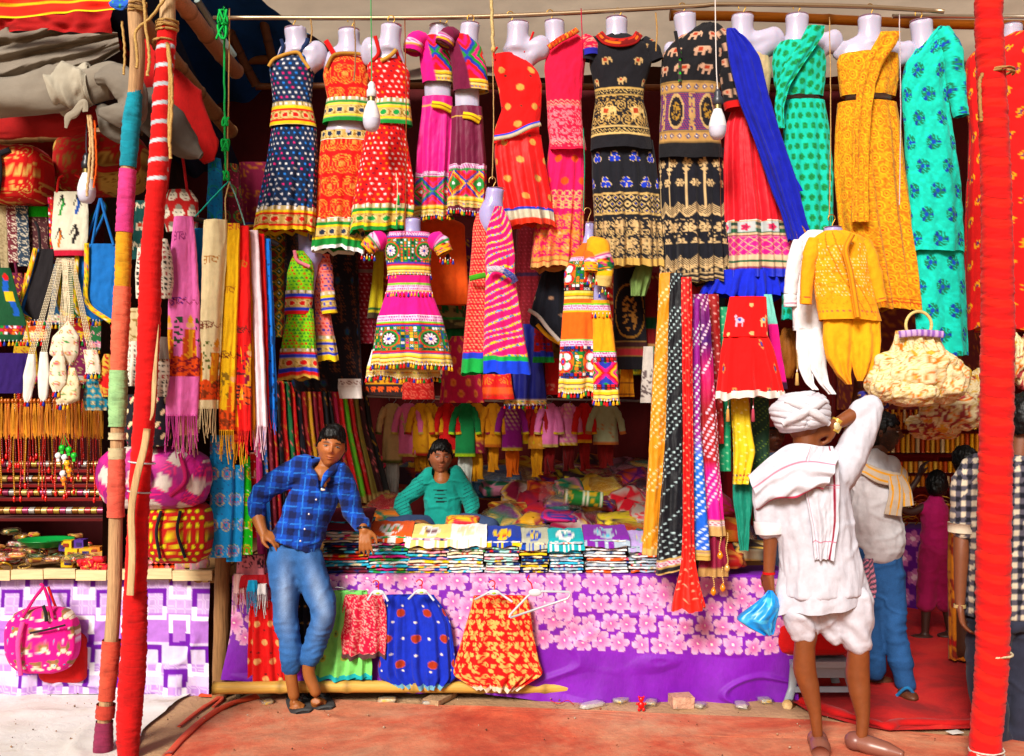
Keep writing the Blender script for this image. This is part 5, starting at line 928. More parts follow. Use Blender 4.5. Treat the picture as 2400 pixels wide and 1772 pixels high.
for i,(x,y0,y1)in enumerate(((1688,1256,1300),(1694,1330,1376),(1672,1352,1385),(1704,1250,1330))):
 b=MB();
 for q in np.linspace(y0,y1-10,max(4,int((y1-y0)/5))):b.ball(P(x+2*math.sin(q/9),q,5.08),.0045,'d8b070',n=6,m=5)
 b.lathe(P(x,y1,5.08),[(.002,.02),(.010,.010),(.016,-.004),(.012,-.018),(.002,-.026)],'e08a3c'if i<3 else 'c8a060',n=10);b.build('bead_drop','bead',None,['beaded pendant on the magenta stole braid','orange drop bead at the lowest corner of the wine stole','orange drop bead left of the lowest one','long gold bead string beside the magenta stole'][i],'bead pendant')
for x,y,c in((1706,955,'d8a05c'),(1765,955,'b84a5c'),(1868,870,'d8b070')):
 o=thing('cord_tassel',{1706:'tan silk tassel in front of the sea green stole',1765:'dusty pink silk tassel beside the lemon stole',1868:'gold silk tassel hanging by the brown woven bag'}[x],'tassel',P(x,y,5.1));child('tassel',tassel_mesh(c,2.2),o,P(x,y,5.1),1.5);line('cord',[P(x,y-50,5.1),P(x+1,y,5.1)],.002,c,parent=o)
# -- rack of small kurtas at the back
GK='small kurtas on the inner rail'
YK=6.75
b=MB();b.tube([P(880,928,YK),P(1500,940,YK)],.009,'b8b0b4',n=8);b.build('metal_rail','metal',None,'thin steel rail holding the row of small kurtas','rail')
b=MB();b.tube([P(860,928,6.0),P(1290,944,6.0)],.008,'a89c98',n=8);b.build('metal_rail','metal',None,'thin steel rail in front of the small kurta row','rail')
for i,(x0,x1,y1,c,tr,pc,py,l)in enumerate(((893,945,1085,'c8a478','5a5a2c','d8d4d0',1180,'beige kurta with white trousers, first on the inner rail'),(930,982,1070,'e878a8','c8a85c',None,0,'rose pink kurta next to the beige one'),(962,1008,1068,'e0a01c','a82c1c','d8941c',1105,'amber kurta with red edging beside the rose pink one'),(988,1030,1066,'e8aa20','b83c1c','d8941c',1112,'second amber kurta, overlapping the first'),(1026,1070,1062,'c81c14','d8a03c',None,0,'red kurta just left of the green one'),(1064,1116,1070,'0d7a44','a8c83c','e0e4dc',1150,'green kurta with lime edging and white trousers'),(1092,1140,1062,'e0981c','8a0c3c','e8a41c',1128,'ochre kurta with maroon hem and draped trousers'),(1132,1178,1048,'d8941c','b8641c','e0981c',1106,'embroidered ochre kurta left of the purple one'),(1172,1226,1056,'8a147c','c8a83c','ee7a14',1118,'purple dotted kurta with orange draped trousers'),(1222,1262,1040,'e0a01c','c8b03c',None,0,'plain ochre kurta right of the purple one'),(1236,1280,1052,'9a0c24','c88a3c','e0a020',1118,'maroon waistcoat set with ochre draped trousers'),(1264,1310,1048,'dc7ab0','b8a05c','7a0c1c',1110,'orchid pink kurta with maroon trousers'),(1308,1354,1044,'e080b4','c8a83c','6a0c18',1104,'lighter orchid kurta with crossed front'),(1350,1388,1038,'c81c1c','d8a03c','8a0c14',1104,'scarlet kurta beside the sage one'),(1386,1452,1042,'a8b090','b86a3c','7a0c14',1096,'sage kurta with brown collar, last on the inner rail'))):
 xm=(x0+x1)/2;w_=x1-x0;yt=948;o=thing('kurta',l,'kurta',P(xm,y1,YK),GK);sd=110+i
 def kp(p,c=c,tr=tr,y1=y1,i=i):
  p.c[:]=C(c);p.band(y1-7,y1+9,tr)
  if i in(6,10):p.band(y1-28,y1-4,tr);p.speck('d8a05c',3,.3,y1-28,y1)
  if i in(8,12):p.dots(9,9,1.4,['f0d8a0'])
  if i in(7,2,3,14):p.speck(tr,3,.45,yt,y1-10)
  return p
 cloth('body',o,[(yt-3,xm-6,xm+8),(yt+4,xm-w_*.4,xm+w_*.4),(yt+22,xm-w_*.4,xm+w_*.42),(y1,xm-w_*.44,xm+w_*.47)],YK-.035-.012*(i%3),kp,depth=.4,wr=2.5,seed=sd,pl=2,amp=3)
 for s in(-1,1):limb('sleeve',o,[(xm+s*w_*.3,yt+7,0),(xm+s*w_*.52,yt+36,-2),(xm+s*w_*.62,yt+70,-3)],YK-.05-.012*(i%3),[7,8,7.5,7],(lambda p,c=c,tr=tr:(p.band(-9,99,c),p.band(60,99,tr))[0]),wr=1.5,n=14)
 ribbon('collar',o,[(xm+8,yt-2),(xm+1,yt+16),(xm-4,yt+40)],YK,5,tr,off=-14,n=14)
 if pc:dhoti(o,xm-w_*.27,xm+w_*.3,y1-6,py,YK+.02,pc,[(xm-w_*.12,py),(xm+w_*.2,py-5)],'trouser',sd)
 hook(o,xm+2,932,yt+2,YK,'9a9aa4')
# -- slanting row of thin stoles on the left inside wall
GS='stoles hung side by side on the left inner wall'
sc=['a0105c','2a6ab8','7a0c2c','b81430','101018','c8201c','0d6a3c','d81c1c','141420','9a0c24','d8a01c','8a1030','a81428','141018','101014','b01448','d81c1c','6ab81c','c8141c','8a7a3c','3a0c14','141014']
osn='first second third fourth fifth sixth seventh eighth ninth tenth eleventh twelfth thirteenth fourteenth fifteenth sixteenth seventeenth eighteenth nineteenth twentieth twenty-first last'.split();snm={'a0105c':'plum','101018':'black','141420':'black','141018':'black','101014':'black','141014':'black','c8201c':'scarlet','d81c1c':'bright red','c8141c':'scarlet','0d6a3c':'green','b81430':'crimson'}
for i,c in enumerate(sc):
 x=596+i*12.2;x2=610+i*12.9;yb=1330-i*9 if i<8 else 1210-(i-8)*3.5
 strip('stole',{10:'thin golden stole in the dark inner row',17:'lime green stole near the end of the inner row',1:'blue stole near the scarf rack in the inner row',19:'olive gold stole at the end of the inner row'}.get(i,f'{snm.get(c, "wine red")} crinkled stole, {osn[i]} from the scarf rack in the slanting inner row'),'stole',[(886+i*1.5,x-8,x+9),(1000,x*.6+x2*.4-8,x*.6+x2*.4+9),(yb,x2-4+i*.9,x2+17+i*.9)],6.0+.03*i,lambda p,c=c,i=i:(p.band(-9,9999,c),p.speck('c8903c'if i%2 else 'd86a6c',3,.42),p.band(yb-14,yb+30,'b89a5c'))[0],m='satin',depth=.5,pl=2,amp=3,wr=2.5,group=GS,seed=120+i,res=2.6,nb=8)
# == selling table
tb=thing('selling_table','low wooden selling platform under the flowered tablecloth','table',[-.2,6.6,0])
b=MB();b.box([-.2,6.86,.655],[3.5,2.6,.04],'a87c50');b.build('tabletop','plank',tb,smooth=False)
for x in(-1.8,-.2,1.35):
 for y in(5.75,7.8):b=MB();b.box([x,y,.317],[.07,.07,.634],'8a6440');b.build('leg','wood',tb,smooth=False)
def flowers(p):
 p.c[:]=C('7c10ac');p.c[:]=p.c*(1+.12*vn(p.S/60,p.T/60,0,2))[...,None]
 p0=p;p=Pt(p.S,p.T-.022*(p.S-800),'ffffff',3);p.c=p0.c
 for lay in range(3):
  ps,pt=(44,44,88)[lay],44;x,y,i,j=p.cell(ps,pt,.5,(1334,1356,1342)[lay]);x=x+(lay-1)*19*0;h1=hsh(i,j,lay+1);h2=hsh(j,i,lay+4)
  x,y=(x-(h1-.5)*13+lay*2)*(.9+.25*h2),(y-(h2-.5)*11)*(.9+.25*h2);r=np.hypot(x,y);a=np.arctan2(y,x)+h1*6;e=26.5*(.42+.58*np.abs(np.cos(2.5*a))**.55)
  k=(j>=0)&(j<(4,3,0)[lay])&(hsh(i,j,7+lay)>(.0,.7,.35)[lay])&(p.S+lay*19>-1e9);p.m((r<e+1.6)&k,'8a3a9c')
  f=np.clip(r/26,0,1)[...,None];vein=(np.abs((a*6/PI)%1-.5)<.12)[...,None];cc=C('d24aa8')*(1-f)+C('f0c4e0')*f;cc=np.where(vein&(f>.3),cc*.86,cc);kk=((r<e)&k)[...,None];p.c=np.where(kk,cc,p.c);p.m((r<2.6)&k,'fdf4e8')
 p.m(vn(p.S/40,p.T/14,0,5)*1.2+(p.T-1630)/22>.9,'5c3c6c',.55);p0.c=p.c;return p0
def tablecloth(name,label,xs,yt,yb,Y,paint,res=2.4,flare=0,seed=1,c2=None):
 n=int((np.max(yb)-yt)/res);m=int((xs[1]-xs[0])/res);u=np.linspace(0,1,m)[None];v=np.linspace(0,1,n)[:,None];X=xs[0]+(xs[1]-xs[0])*u+flare*(v**2)*(u-.5)
 B=np.interp(u[0],np.linspace(0,1,len(yb)),yb)[None];T=yt+(B-yt)*v;k=Y/F
 dv=k*((6*v+1.5)*fbm(u*13,v*1.2+.3*u,seed,seed)+12*v**2*np.sin(u*23+3*vn(u*5,v,1,seed))+9*v*np.maximum(0,1-np.abs(fbm(u*5+v*1.1,v*3.2-u*2,2,seed+2,2))*5))
 dx=k*6*v*vn(u*9,v*2,3,seed);sagt=k*5*vn(u*9,0,4,seed+5)*v
 G=np.stack([(X-CX)*k+dx,Y-dv-.05*v*(1+0*u),H+(CY-T)*k+sagt],-1);top=G[0:1]+[0,.35,.004];top0=G[0:1]+[0,.012,.004];G=np.concatenate([top,top0,G]);S=np.broadcast_to(X,T.shape);S=np.concatenate([S[:1],S[:1],S]);Tt=np.concatenate([T[:1]-14,T[:1]-2,T])
 q=Pt(S+0.,Tt+0.,'ffffff',seed);c=(paint(q)or q).c.reshape(-1,3);b=MB();b.grid(G,c);return b.build(name,'satin'if seed==1 else 'cloth',None,label,'tablecloth')
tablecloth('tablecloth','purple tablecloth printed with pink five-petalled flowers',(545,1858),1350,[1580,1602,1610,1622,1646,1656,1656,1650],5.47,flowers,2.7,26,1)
def geom(p):
 p.c[:]=C('cbb4dc');T=p.T-1362
 for a,b_,c in((0,75,'c2a2d8'),(75,140,'b078cc'),(140,190,'d6c6e4'),(190,215,'b890d4'),(215,240,'d6c6e4'),(240,270,'b890d4')):p.band(1362+a,1362+b_,c)
 p.m(((p.S%7<1.4)^(T%7<1.4))&((T<75)|(T>190)),'d8c0e8')
 for(ox,oy,W_,H_,flip)in((0,22,112,118,0),(56,82,112,118,1),(-10,150,112,118,0),(50,205,112,118,0),(56,-26,112,118,0)):
  x=(p.S-ox)%W_-30;y=T-oy;inn=(np.abs(x)<26)&(np.abs(y-32)<36)&~((np.abs(x)<16)&(np.abs(y-32)<25));top=y<38
  p.m(inn&(top if not flip else~top),'6a1c9c');p.m(inn&(~top if not flip else top),'f4f0f8')
 return p
tablecloth('tablecloth','lilac tablecloth with a pattern of interlocking purple and white squares',(-260,492),1356,[1622,1620,1622,1626],5.56,geom,3.0,4,3)
b=MB();b.box([-3.3,6.1,.67],[3.2,1.1,.03],'9a7450');lt=thing('jewellery_table','wooden jewellery table with the lilac cloth','table',[-3.3,6.1,0]);b.build('tabletop','plank',lt,smooth=False)
for i,(x0,x1)in enumerate(((-120,27),(28,104),(105,179),(180,252),(253,343),(344,405),(406,499))):
 dz=(i%3)*2;b=MB();b.box(P((x0+x1)/2,1348-dz,5.5),[(x1-x0-1.5)*5.5/F,.03,.056],'ead2a6',jit=.002);b.build('board','plank',lt,smooth=False)
b=MB();b.box(P(497,1345,5.62),[.03,.25,.056],'c8a878');b.build('board','plank',lt,smooth=False)
# ---- folded t-shirts in stacks: every shirt is a thing
CN={'f2f0ee':'white','efe0b8':'cream','e8c83c':'yellow','d8281c':'red','1f4ab0':'blue','152a6c':'navy','4ab8d8':'sky blue','e8641c':'orange','3a9a4c':'green','c81c7c':'magenta','a8b8c8':'grey blue','c8b898':'khaki','b0e0d8':'pale mint','6a0c2c':'maroon','1a1a24':'black','8a4ab8':'violet','f4a8b8':'pink'}
def shirt(name,label,x0,x1,z,h,Y,dep,c,c2,seed,group,fold=.0,tilt=0.,cat='shirt',m='cloth',parent=None):
 n,mm=(40,44)if fold else(22,14);u=np.linspace(-1,1,n)[:,None];th=np.linspace(0,2*PI,mm,endpoint=False)[None]
 hx=(x1-x0)/2*Y/F;cx=((x0+x1)/2-CX)*Y/F;ct,st=np.cos(th),np.sin(th)
 yy=-np.sign(ct)*np.abs(ct)**.45*dep/2;zz=np.sign(st)*np.abs(st)**.7*h/2
 hz=1-.25*np.abs(u)**6;wv=.16*h*fbm(u*2.2,seed*3.1,0,seed%5)+.0016*vn(u*6,th*0+seed,1,2)
 X=cx+hx*u*(1-.03*(ct<0))+0*th+.004*vn(seed,1,1,1);Yy=Y+dep/2+yy+.012*vn(u*2.5,seed*1.7,0,3)+.02*(hsh(seed,3)-.5);Z=z+h/2+zz*hz+wv+(-(Yy-Y-dep/2)*tilt)-fold*np.maximum(0,(Y+.06-Yy))*2
 G=np.stack(np.broadcast_arrays(X,Yy,Z),-1);q=Pt(u*60+0*th,(Yy-Y)*400+0*u,c,seed)
 q.m(vn(q.S/16+seed,q.T/14,seed,3)>.2,c2);q.m((vn(q.S/9,q.T/12+seed,seed,5)>.5),list(CN)[(seed*5)%14])
 if fold:q.c[:]=C(c);e=np.hypot(q.S/30,(q.T-52)/34);q.m((e<1)&(vn(q.S/8,q.T/9,seed,2)>-.25),c2);q.m((e<.7)&(vn(q.S/6,q.T/7,seed,4)>.1),keys[(seed*3)%17]);q.m((q.T<14)&(vn(q.S/7,0,seed,3)>.3),c2)
 b=MB();b.grid(G,q.c.reshape(-1,3),cu=True);b.cap(np.arange(mm),G[0].mean(0),c);b.cap((n-1)*mm+np.arange(mm)[::-1],G[-1].mean(0),c)
 return b.build(name,m,parent,label,cat,group)
TZ=.695;keys=list(CN)
stacks=[(754,862,1222,'maroon batik',['6a0c2c','4ab8d8','d8281c','1a1a24','152a6c','efe0b8','f2f0ee'],'6a0c2c','nearest the boy'),(862,958,1258,'orange',['f2f0ee','3a9a4c','c81c7c','d8281c','4ab8d8','f2f0ee'],'e8641c','under the orange t-shirt'),(954,1050,1254,'pale yellow',['f2f0ee','efe0b8','e8c83c','1f4ab0','f4a8b8','4ab8d8'],'efdc8c','under the pale yellow t-shirt'),(1050,1134,1258,'white',['efe0b8','f2f0ee','c8b898','4ab8d8','f2f0ee','f4a8b8'],'f4f2f0','under the white t-shirt'),(1136,1216,1262,'navy',['e8c83c','f2f0ee','152a6c','c8b898','b0e0d8','f4a8b8'],'1a3aa0','under the navy t-shirt'),(1220,1284,1268,'stone grey',['1f4ab0','e8c83c','c8b898','efe0b8','152a6c','efe0b8'],'b8b8a4','under the stone grey t-shirt'),(1288,1366,1262,'teal printed',['f2f0ee','4ab8d8','e8641c','f2f0ee','a8b8c8','f2f0ee'],'2aa8b0','under the teal printed t-shirt'),(1372,1470,1262,'purple printed',['a8b8c8','f2f0ee','f2f0ee','e8641c','f2f0ee','8a4ab8'],'7a2a9c','under the purple printed t-shirt'),(1476,1545,1278,'lilac',['a8b8c8','e8641c','f2f0ee','a8b8c8','c8b898'],'b8a0d8','beside the black tie-dye stole')]
ordn='lowest second third fourth fifth sixth seventh eighth ninth tenth eleventh twelfth thirteenth fourteenth fifteenth sixteenth seventeenth'.split()
sd=0
for(x0,x1,yt,nm,pal,top,where)in stacks:
 h=.0165;z=TZ;n=int((1350-yt)*5.5/F/h)-1
 for i in range(n):
  sd+=1;c=pal[(sd*7+i//2)%len(pal)];c2=pal[(sd*3+1)%len(pal)];j=(hsh(sd,2)-.5)*9;hh=h*(.8+.5*float(hsh(sd,5)))
  shirt('folded_shirt',f'{CN[c]} folded shirt, {CN[c2]} print, {ordn[min(i, 16)]} of the stack {where}'if i else f'{CN[c]} folded shirt at the bottom of the stack {where}',x0+j,x1+j,z,hh,5.52,.30,c,c2,sd,'folded shirts in stacks along the table edge');z+=hh*.97
 sd+=1;shirt('folded_shirt',f'{nm} t-shirt lying on top of its stack at the table edge',x0-4,x1+6,z+.012,.02,5.50,.27,top,pal[0],sd,'folded shirts in stacks along the table edge',.25,-.22)
for i,(x0,x1,z,Y,c,l)in enumerate(((872,965,.84,5.72,'e8560c','bright orange shirt laid behind the first stacks'),(900,972,.80,5.62,'e0601c','orange red shirt slipping over the magenta one'),(768,850,.86,5.72,'b0102c','crimson printed shirt by the elbow of the boy'),(760,842,.83,5.62,'1a1a28','black and red printed shirt by the elbow of the boy'))):
 shirt('folded_shirt',l,x0,x1,z,.022,Y,.26,c,c,900+i,'folded shirts in stacks along the table edge',.1,-.25)
# ---- heap of garments in cellophane
def packet(label,ctr,r,c,c2,seed,rz=0.,group='cellophane packed garments heaped on the table',wrap=None,name='packed_garment',cat='packed garment'):
 n,k2=22,12;th=np.linspace(0,2*PI,n,endpoint=False);ph=np.linspace(.0006,PI-.0006,k2);D=np.stack([np.sin(ph)[:,None]*np.cos(th),np.sin(ph)[:,None]*np.sin(th),np.cos(ph)[:,None]+0*th],-1)
 D2=np.sign(D)*np.abs(D)**np.array([.4,.4,.65]);q=1+.16*fbm(D[...,0]*2.5+seed,D[...,1]*2.5,D[...,2]*2.5,seed%4)
 cr,sr=math.cos(rz),math.sin(rz);R=np.array([[cr,sr,0],[-sr,cr,0],[0,0,1]]);G=(D2*q[...,None]*r)@R;tl=.35+.3*math.sin(seed*2.3)if r[0]>.08 else 0;G[...,2]+=G[...,1]*tl;G=G+ctr
 p=Pt(D[...,0]*30+0,D[...,1]*20+D[...,2]*10,c,seed);p.m(np.abs(((p.S+p.T*.4)/(14+seed%9))%1-.5)<.17,c2);p.m(vn(p.S/4+seed,p.T/4,seed,4)>.45,'e0b860'if seed%3 else c2)
 b=MB();b.grid(G,p.c.reshape(-1,3),cu=True);o=b.build(name,'satin',None,label,cat,group)
 if wrap or(wrap is None and seed%3==1):
  n,k2=30,14;th=np.linspace(0,2*PI,n,endpoint=False);ph=np.linspace(.0006,PI-.0006,k2);D=np.stack([np.sin(ph)[:,None]*np.cos(th),np.sin(ph)[:,None]*np.sin(th),np.cos(ph)[:,None]+0*th],-1)
  D2=np.sign(D)*np.abs(D)**np.array([.5,.5,.75]);q=1.13+.13*vn(D[...,0]*6+seed,D[...,1]*6,D[...,2]*6,3);G=(D2*q[...,None]*(np.array(r)+.006))@R;G[...,2]+=G[...,1]*tl;G=G+ctr
  w_=MB();w_.grid(G-ORG[o.name],'ffffff',cu=True);w_=w_.build('plastic_wrap','wrap',o);ORG[w_.name]=ORG[o.name];w_.location=(0,0,0)
 return o
hc=['b0102c','d8541c','c81c6c','8a0c3c','d8a02c','2a7a5c','1f3a9c','6a1c7c','a83c1c','e0c84c','d88aa8','3a1c2c','c8b8b0','e8821c','0d6a6c','d8283c']
hn=['crimson','burnt orange','hot pink','maroon','gold','sea green','blue','purple','rust','pale yellow','dusty pink','dark plum','off-white','amber','teal','scarlet']
rows_=[(5.92,'first row behind the shirts'),(6.12,'second row behind the shirts'),(6.34,'third row of the heap'),(6.56,'middle row of the heap'),(6.8,'row behind the vendor knees'),(7.04,'upper row under the small kurtas'),(7.28,'back row of the heap')]
g=random.Random(5);idx=0
for ri,(Y,wh)in enumerate(rows_):
 x=-1.1 if ri>1 else-.95;col=0
 while x<(1.28 if ri>0 else 1.0):
  w_=g.uniform(.085,.15);xx=x+w_;skip=(ri in(2,3,4)and-.78<xx<-.1)
  if not skip:
   k=g.randrange(16);k2=g.randrange(16);pxx=CX+xx*F/Y;near='at the far left'if pxx<900 else 'left of the vendor'if pxx<1000 else 'in front of the vendor'if pxx<1110 else 'right of the vendor'if pxx<1240 else 'at the centre'if pxx<1380 else 'by the tie-dye stoles'
   packet(f'{hn[k]} and {hn[k2]} packet, {wh}, {near}',[xx,Y+g.uniform(-.05,.05),TZ+.06+.068*ri+g.uniform(-.01,.045)],[w_*1.05,.11,g.uniform(.025,.042)],hc[k],hc[k2],idx,g.uniform(-.6,.6));idx+=1
  x+=w_*g.uniform(1.45,1.8);col+=1
for i in range(16):
 xx,Y=g.uniform(-.1,1.2),g.uniform(6.7,7.3);k=g.randrange(16)
 packet(f'{hn[k]} cellophane packet thrown on the upper right heap, {ordn[i]} placed',[xx,Y,1.0+g.uniform(0,.1)+.1*(Y-6.9)],[g.uniform(.1,.17),.09,g.uniform(.035,.06)],hc[k],hc[(k+5)%16],200+i,g.uniform(-1,1))if i%16<14 else None
roll=thing('cloth_roll','rolled green embroidered cloth in a clear plastic sleeve','cloth roll',P(1370,1180,6.3));b=MB();p=path([P(1322,1164,6.3),P(1412,1172,6.3)],20)
b.tube(p,.052,None,n=20,cfun=lambda G,u,th:np.where((np.abs((u*9)%1-.5)<.1)[...,None],C('e0e8d0'),np.where((vn(u*14,th*2,0,2)>.3)[...,None],C('c8a83c'),C('0d7a34'))));b.build('roll','satin',roll)
b=MB();b.tube([P(1272,1160,6.25),P(1300,1162,6.27),P(1330,1164,6.3)],[.085,.07,.058],'ffffff',n=20,caps=False);b.build('plastic_sleeve','wrap',roll)
for i,(px,py,Y,c,c2,r,l)in enumerate(((1085,1223,5.85,'e8b82c','c81c3c',(.10,.07,.035),'bright yellow wrapped garment in front of the vendor'),(1160,1128,7.0,'2a6a9c','3a8ac8',(.2,.1,.06),'blue bag lying at the back left of the heap'),(1590,1190,6.0,'c81c1c','1a1a24',(.12,.1,.05),'red and black packet behind the magenta stole'),(1700,1240,5.7,'b83c1c','d8a02c',(.12,.12,.05),'rust coloured packet under the green stoles'),(1640,1265,5.7,'1f3a9c','e8c83c',(.1,.1,.04),'blue and yellow packet under the green stoles'),(1760,1290,5.6,'2a2024','c8b898',(.12,.1,.05),'bundle of black and beige straps at the table corner'),(1700,1300,5.55,'a81c1c','d88a4c',(.1,.1,.04),'red packet at the table corner edge'),(1480,1120,7.2,'b01c2c','d8641c',(.2,.12,.08),'large shiny red packet at the top of the heap'),(1405,1108,7.3,'8a0c2c','c8283c',(.2,.1,.07),'dark red bundle topping the heap'))):
 packet(l,P(px,py,Y),r,c,c2,300+i)
# ---- skirts hung along the front of the table
GF='skirts hanging on the front of the table'
YF=5.385
def hang_skirt(label,rows,paint,seed,hanger=None,m='cloth',hem='d8d4c8',pl=5,**kw):
 o=thing('hanging_skirt',label,'skirt',P(rows[0][1],rows[-1][0],YF),GF);y1=rows[-1][0];kw=dict(dict(depth=.13,pl=pl,amp=5.5,hem=4,seed=seed,wr=2.5,res=1.8,ramp=.15),**kw)
 cloth('skirt',o,rows,YF,paint,m,borders=[(y1-12,y1+.5,'hem_band',hem)],**kw);return o
def gdisc(p):p.c[:]=C('dc140a');p.dots(30,44,6,['e8b478'],1440,1600,sq=.8);return p.dots(24,52,2.2,['5a1c1c'],1400,1600)
hang_skirt('red skirt with gold discs, first on the left of the table front',[(1408,590,646),(1450,584,652),(1530,580,662),(1612,579,670)],gdisc,201,hem='ece4e0')
hang_skirt('dark navy skirt with gold flecks seen between the boy legs',[(1392,700,732),(1460,696,738),(1540,694,742)],lambda p:(p.band(0,9999,'10101c'),p.dots(14,40,2.5,['b8904c']))[0],202,hem='a8402c')
hang_skirt('lime green skirt with peacock eye dots and turquoise hem',[(1384,778,860),(1420,770,866),(1500,752,868),(1560,742,872),(1592,738,870)],lambda p:(p.band(0,9999,'8ae07c'),p.rings(40,56,[5.5,4,2],['c8b44c','7ac86c','6a3c2c'],sq=.7))[0],203,hem='3ab0b8')
b5=hang_skirt('raspberry skirt with scattered silver print and dark braid hem',[(1392,812,896),(1420,806,904),(1480,800,906),(1538,796,900)],lambda p:(p.band(0,9999,'d01848'),p.speck('eea8a0',2.4,.12))[0],204,hem='5a3c3c',yoff=-8)
def blued(p):p.c[:]=C('0c34b8');p.rings(58,60,[9.5,8.6],['c8643c','a83c24'],1405,9999);return p.dots(49,38,2.8,['f0e8d8'],1400,9999)
hang_skirt('royal blue gathered skirt with rust discs and silver-blue hem',[(1394,906,1016),(1420,900,1036),(1460,894,1056),(1520,888,1064),(1570,886,1068),(1590,890,1068),(1614,935,1040)],blued,205,pl=9,hem='7ab0c8')
def redfl(p):p.c[:]=C('e0180a');x,y,i,j=p.cell(27,25,.5,1400);w_=5*vn(p.S/12,p.T/12,0,4);k=(np.hypot(x-6+w_,y+5)<5.2)|(np.hypot(x+6,y+4+w_)<5)|(np.hypot(x+w_,y-6)<5)|(np.abs(x-y*.8+w_*2)<2.2)&(hsh(i,j)>.35);p.m(k&(vn(p.S/2.2,p.T/2.2,0,1)>-.5),'ecb870');return p
hang_skirt('scarlet skirt covered with gold floral print and a cream hem',[(1396,1110,1236),(1420,1104,1244),(1480,1086,1252),(1550,1066,1266),(1580,1058,1276),(1616,1120,1210)],redfl,206,pl=8,hem='f0dcc4')
def hanger(label,x,y,wd,rot=0.,Y=5.3,tri_=True):
 o=thing('plastic_hanger',label,'hanger',P(x,y,Y),'grey plastic hangers with red hooks');k=Y/F;c,s=math.cos(rot),math.sin(rot);R=lambda a,b_:P(x+a*c-b_*s,y+a*s+b_*c,Y)
 b=MB();b.tube([R(-wd,20),R(-14,2),R(0,-3),R(14,2),R(wd,20)],.006,'c4ccd4',n=8)
 if tri_:b.tube([R(-wd,20),R(-wd,26),R(wd,26),R(wd,20)],.005,'b8c0c8',n=8)
 b.build('frame','plastic',o);b=MB();b.ball(R(0,1),(.034,.007,.016),'d4dce0',n=16,m=8);b.ball(R(0,2)-[0,.006,0],(.012,.003,.006),'a8c84c',n=8,m=6);b.build('badge','plastic',o)
 b=MB();a=np.linspace(-.5*PI,.95*PI,14);b.tube(path([R(0,-6),R(0,-14)]+[R(-6+7*math.cos(t),-20-7*math.sin(t))for t in a],34),.0035,'d8281c',n=6);b.build('hook','plastic',o);return o
hanger('grey hanger holding the raspberry skirt',886,1388,24,.05,5.26,False);hanger('grey hanger holding the royal blue skirt',988,1386,30,.05,5.28,False);hanger('grey hanger holding the gold-flowered scarlet skirt',1158,1388,44,.06,5.28,False)
o=thing('plastic_hanger','empty grey hanger tilted over the flowered tablecloth','hanger',P(1250,1440,5.2),'grey plastic hangers with red hooks')
b=MB();b.tube([P(*q,5.18)for q in((1194,1447),(1196,1440),(1236,1398),(1252,1386),(1274,1386),(1334,1387),(1336,1396),(1330,1403),(1196,1448))],.0062,'c6ced6',n=8);b.build('frame','plastic',o)
b=MB();b.ball(P(1254,1389,5.175),(.036,.008,.02),'d4dce0',n=16,m=8);b.build('badge','plastic',o);b=MB();b.tube(path([P(1248,1382,5.18),P(1245,1368,5.18),P(1236,1358,5.18),P(1240,1348,5.18)],20),.0035,'d8281c',n=6);b.build('hook','plastic',o)
line('wire',[P(745,1388,5.3),P(790,1376,5.3),P(830,1388,5.3)],.0025,'a8a8a8','metal',label='bare wire hanger above the lime skirt',cat='hanger')
for i,(x0,x1,y0,y1,c,l)in enumerate(((555,620,1300,1350,'e8909c','folded pink shawl printed with dark script at the table end'),(560,632,1345,1375,'b01c2c','crimson shawl folded under the pink one'),(548,572,1345,1390,'f0c8c8','pale fringed shawl edge beside the crimson one'),(600,625,1368,1392,'e8e4e4','white fringed shawl hanging at the table end'),(582,602,1360,1386,'2a9ac8','turquoise fringed shawl hanging at the table end'))):
 o=strip('shawl',l,'shawl',[(y0,x0,x1),(y1,x0-2,x1+2)],5.4-.02*i,lambda p,c=c,i=i:(p.band(0,9999,c),p.m((vn(p.S/3,p.T/5,0,2)>.3)&(p.T<1330)&(i==0),'4a2a3c'))[0],depth=.4,pl=3,amp=4,wr=3,seed=210+i);fringe(o,44,5,c)
# ---- odds and ends below the table
for i,(px,py,sz,c)in enumerate(((1598,1652,(.12,.1,.06),'d8a890'),(1030,1640,(.2,.1,.035),'b89878'))):
 q=gp(px,py+8);b=MB();b.box([q[0],q[1]+.03,sz[2]/2+.003],sz,c,rz=.1+i,jit=.004);b.build('brick','stone',None,('worn pale brick under the tablecloth hem'if i==0 else 'flat dusty brick under the bamboo pole'),'brick',smooth=False)
q=gp(1680,1655);b=MB();b.tube([[q[0],q[1]+.1,.035],[q[0]+.16,q[1]+.2,.035]],.032,'b89a78',n=14,caps=False);b.tube([[q[0],q[1]+.1,.035],[q[0]+.16,q[1]+.2,.035]],.026,'8a6c50',n=14,caps=False);b.build('cardboard_tube','canvas',None,'hollow cardboard tube lying under the purple cloth','tube')
b=MB();b.tube([P(1845,1652,5.3),P(1900,1648,5.7)],.028,'d8b684',n=14);b.build('bamboo_stub','bamboo',None,'short bamboo stub at the right end of the table','bamboo')
rdoll=thing('toy_bear','tiny red plastic bear lying in the litter','toy',[*gp(1503,1668),0]);q=gp(1503,1668);b=MB();b.ball([q[0],q[1],.035],(.018,.012,.02),'e81414',12,8);b.ball([q[0],q[1],.066],(.015,.011,.014),'e81414',12,8)
for s in(-1,1):b.ball([q[0]+s*.013,q[1],.079],.006,'e81414',8,6);b.ball([q[0]+s*.02,q[1],.042],(.01,.007,.007),'e81414',8,6);b.ball([q[0]+s*.012,q[1],.012],(.009,.009,.012),'e81414',8,6)
b.build('body','plastic',rdoll)
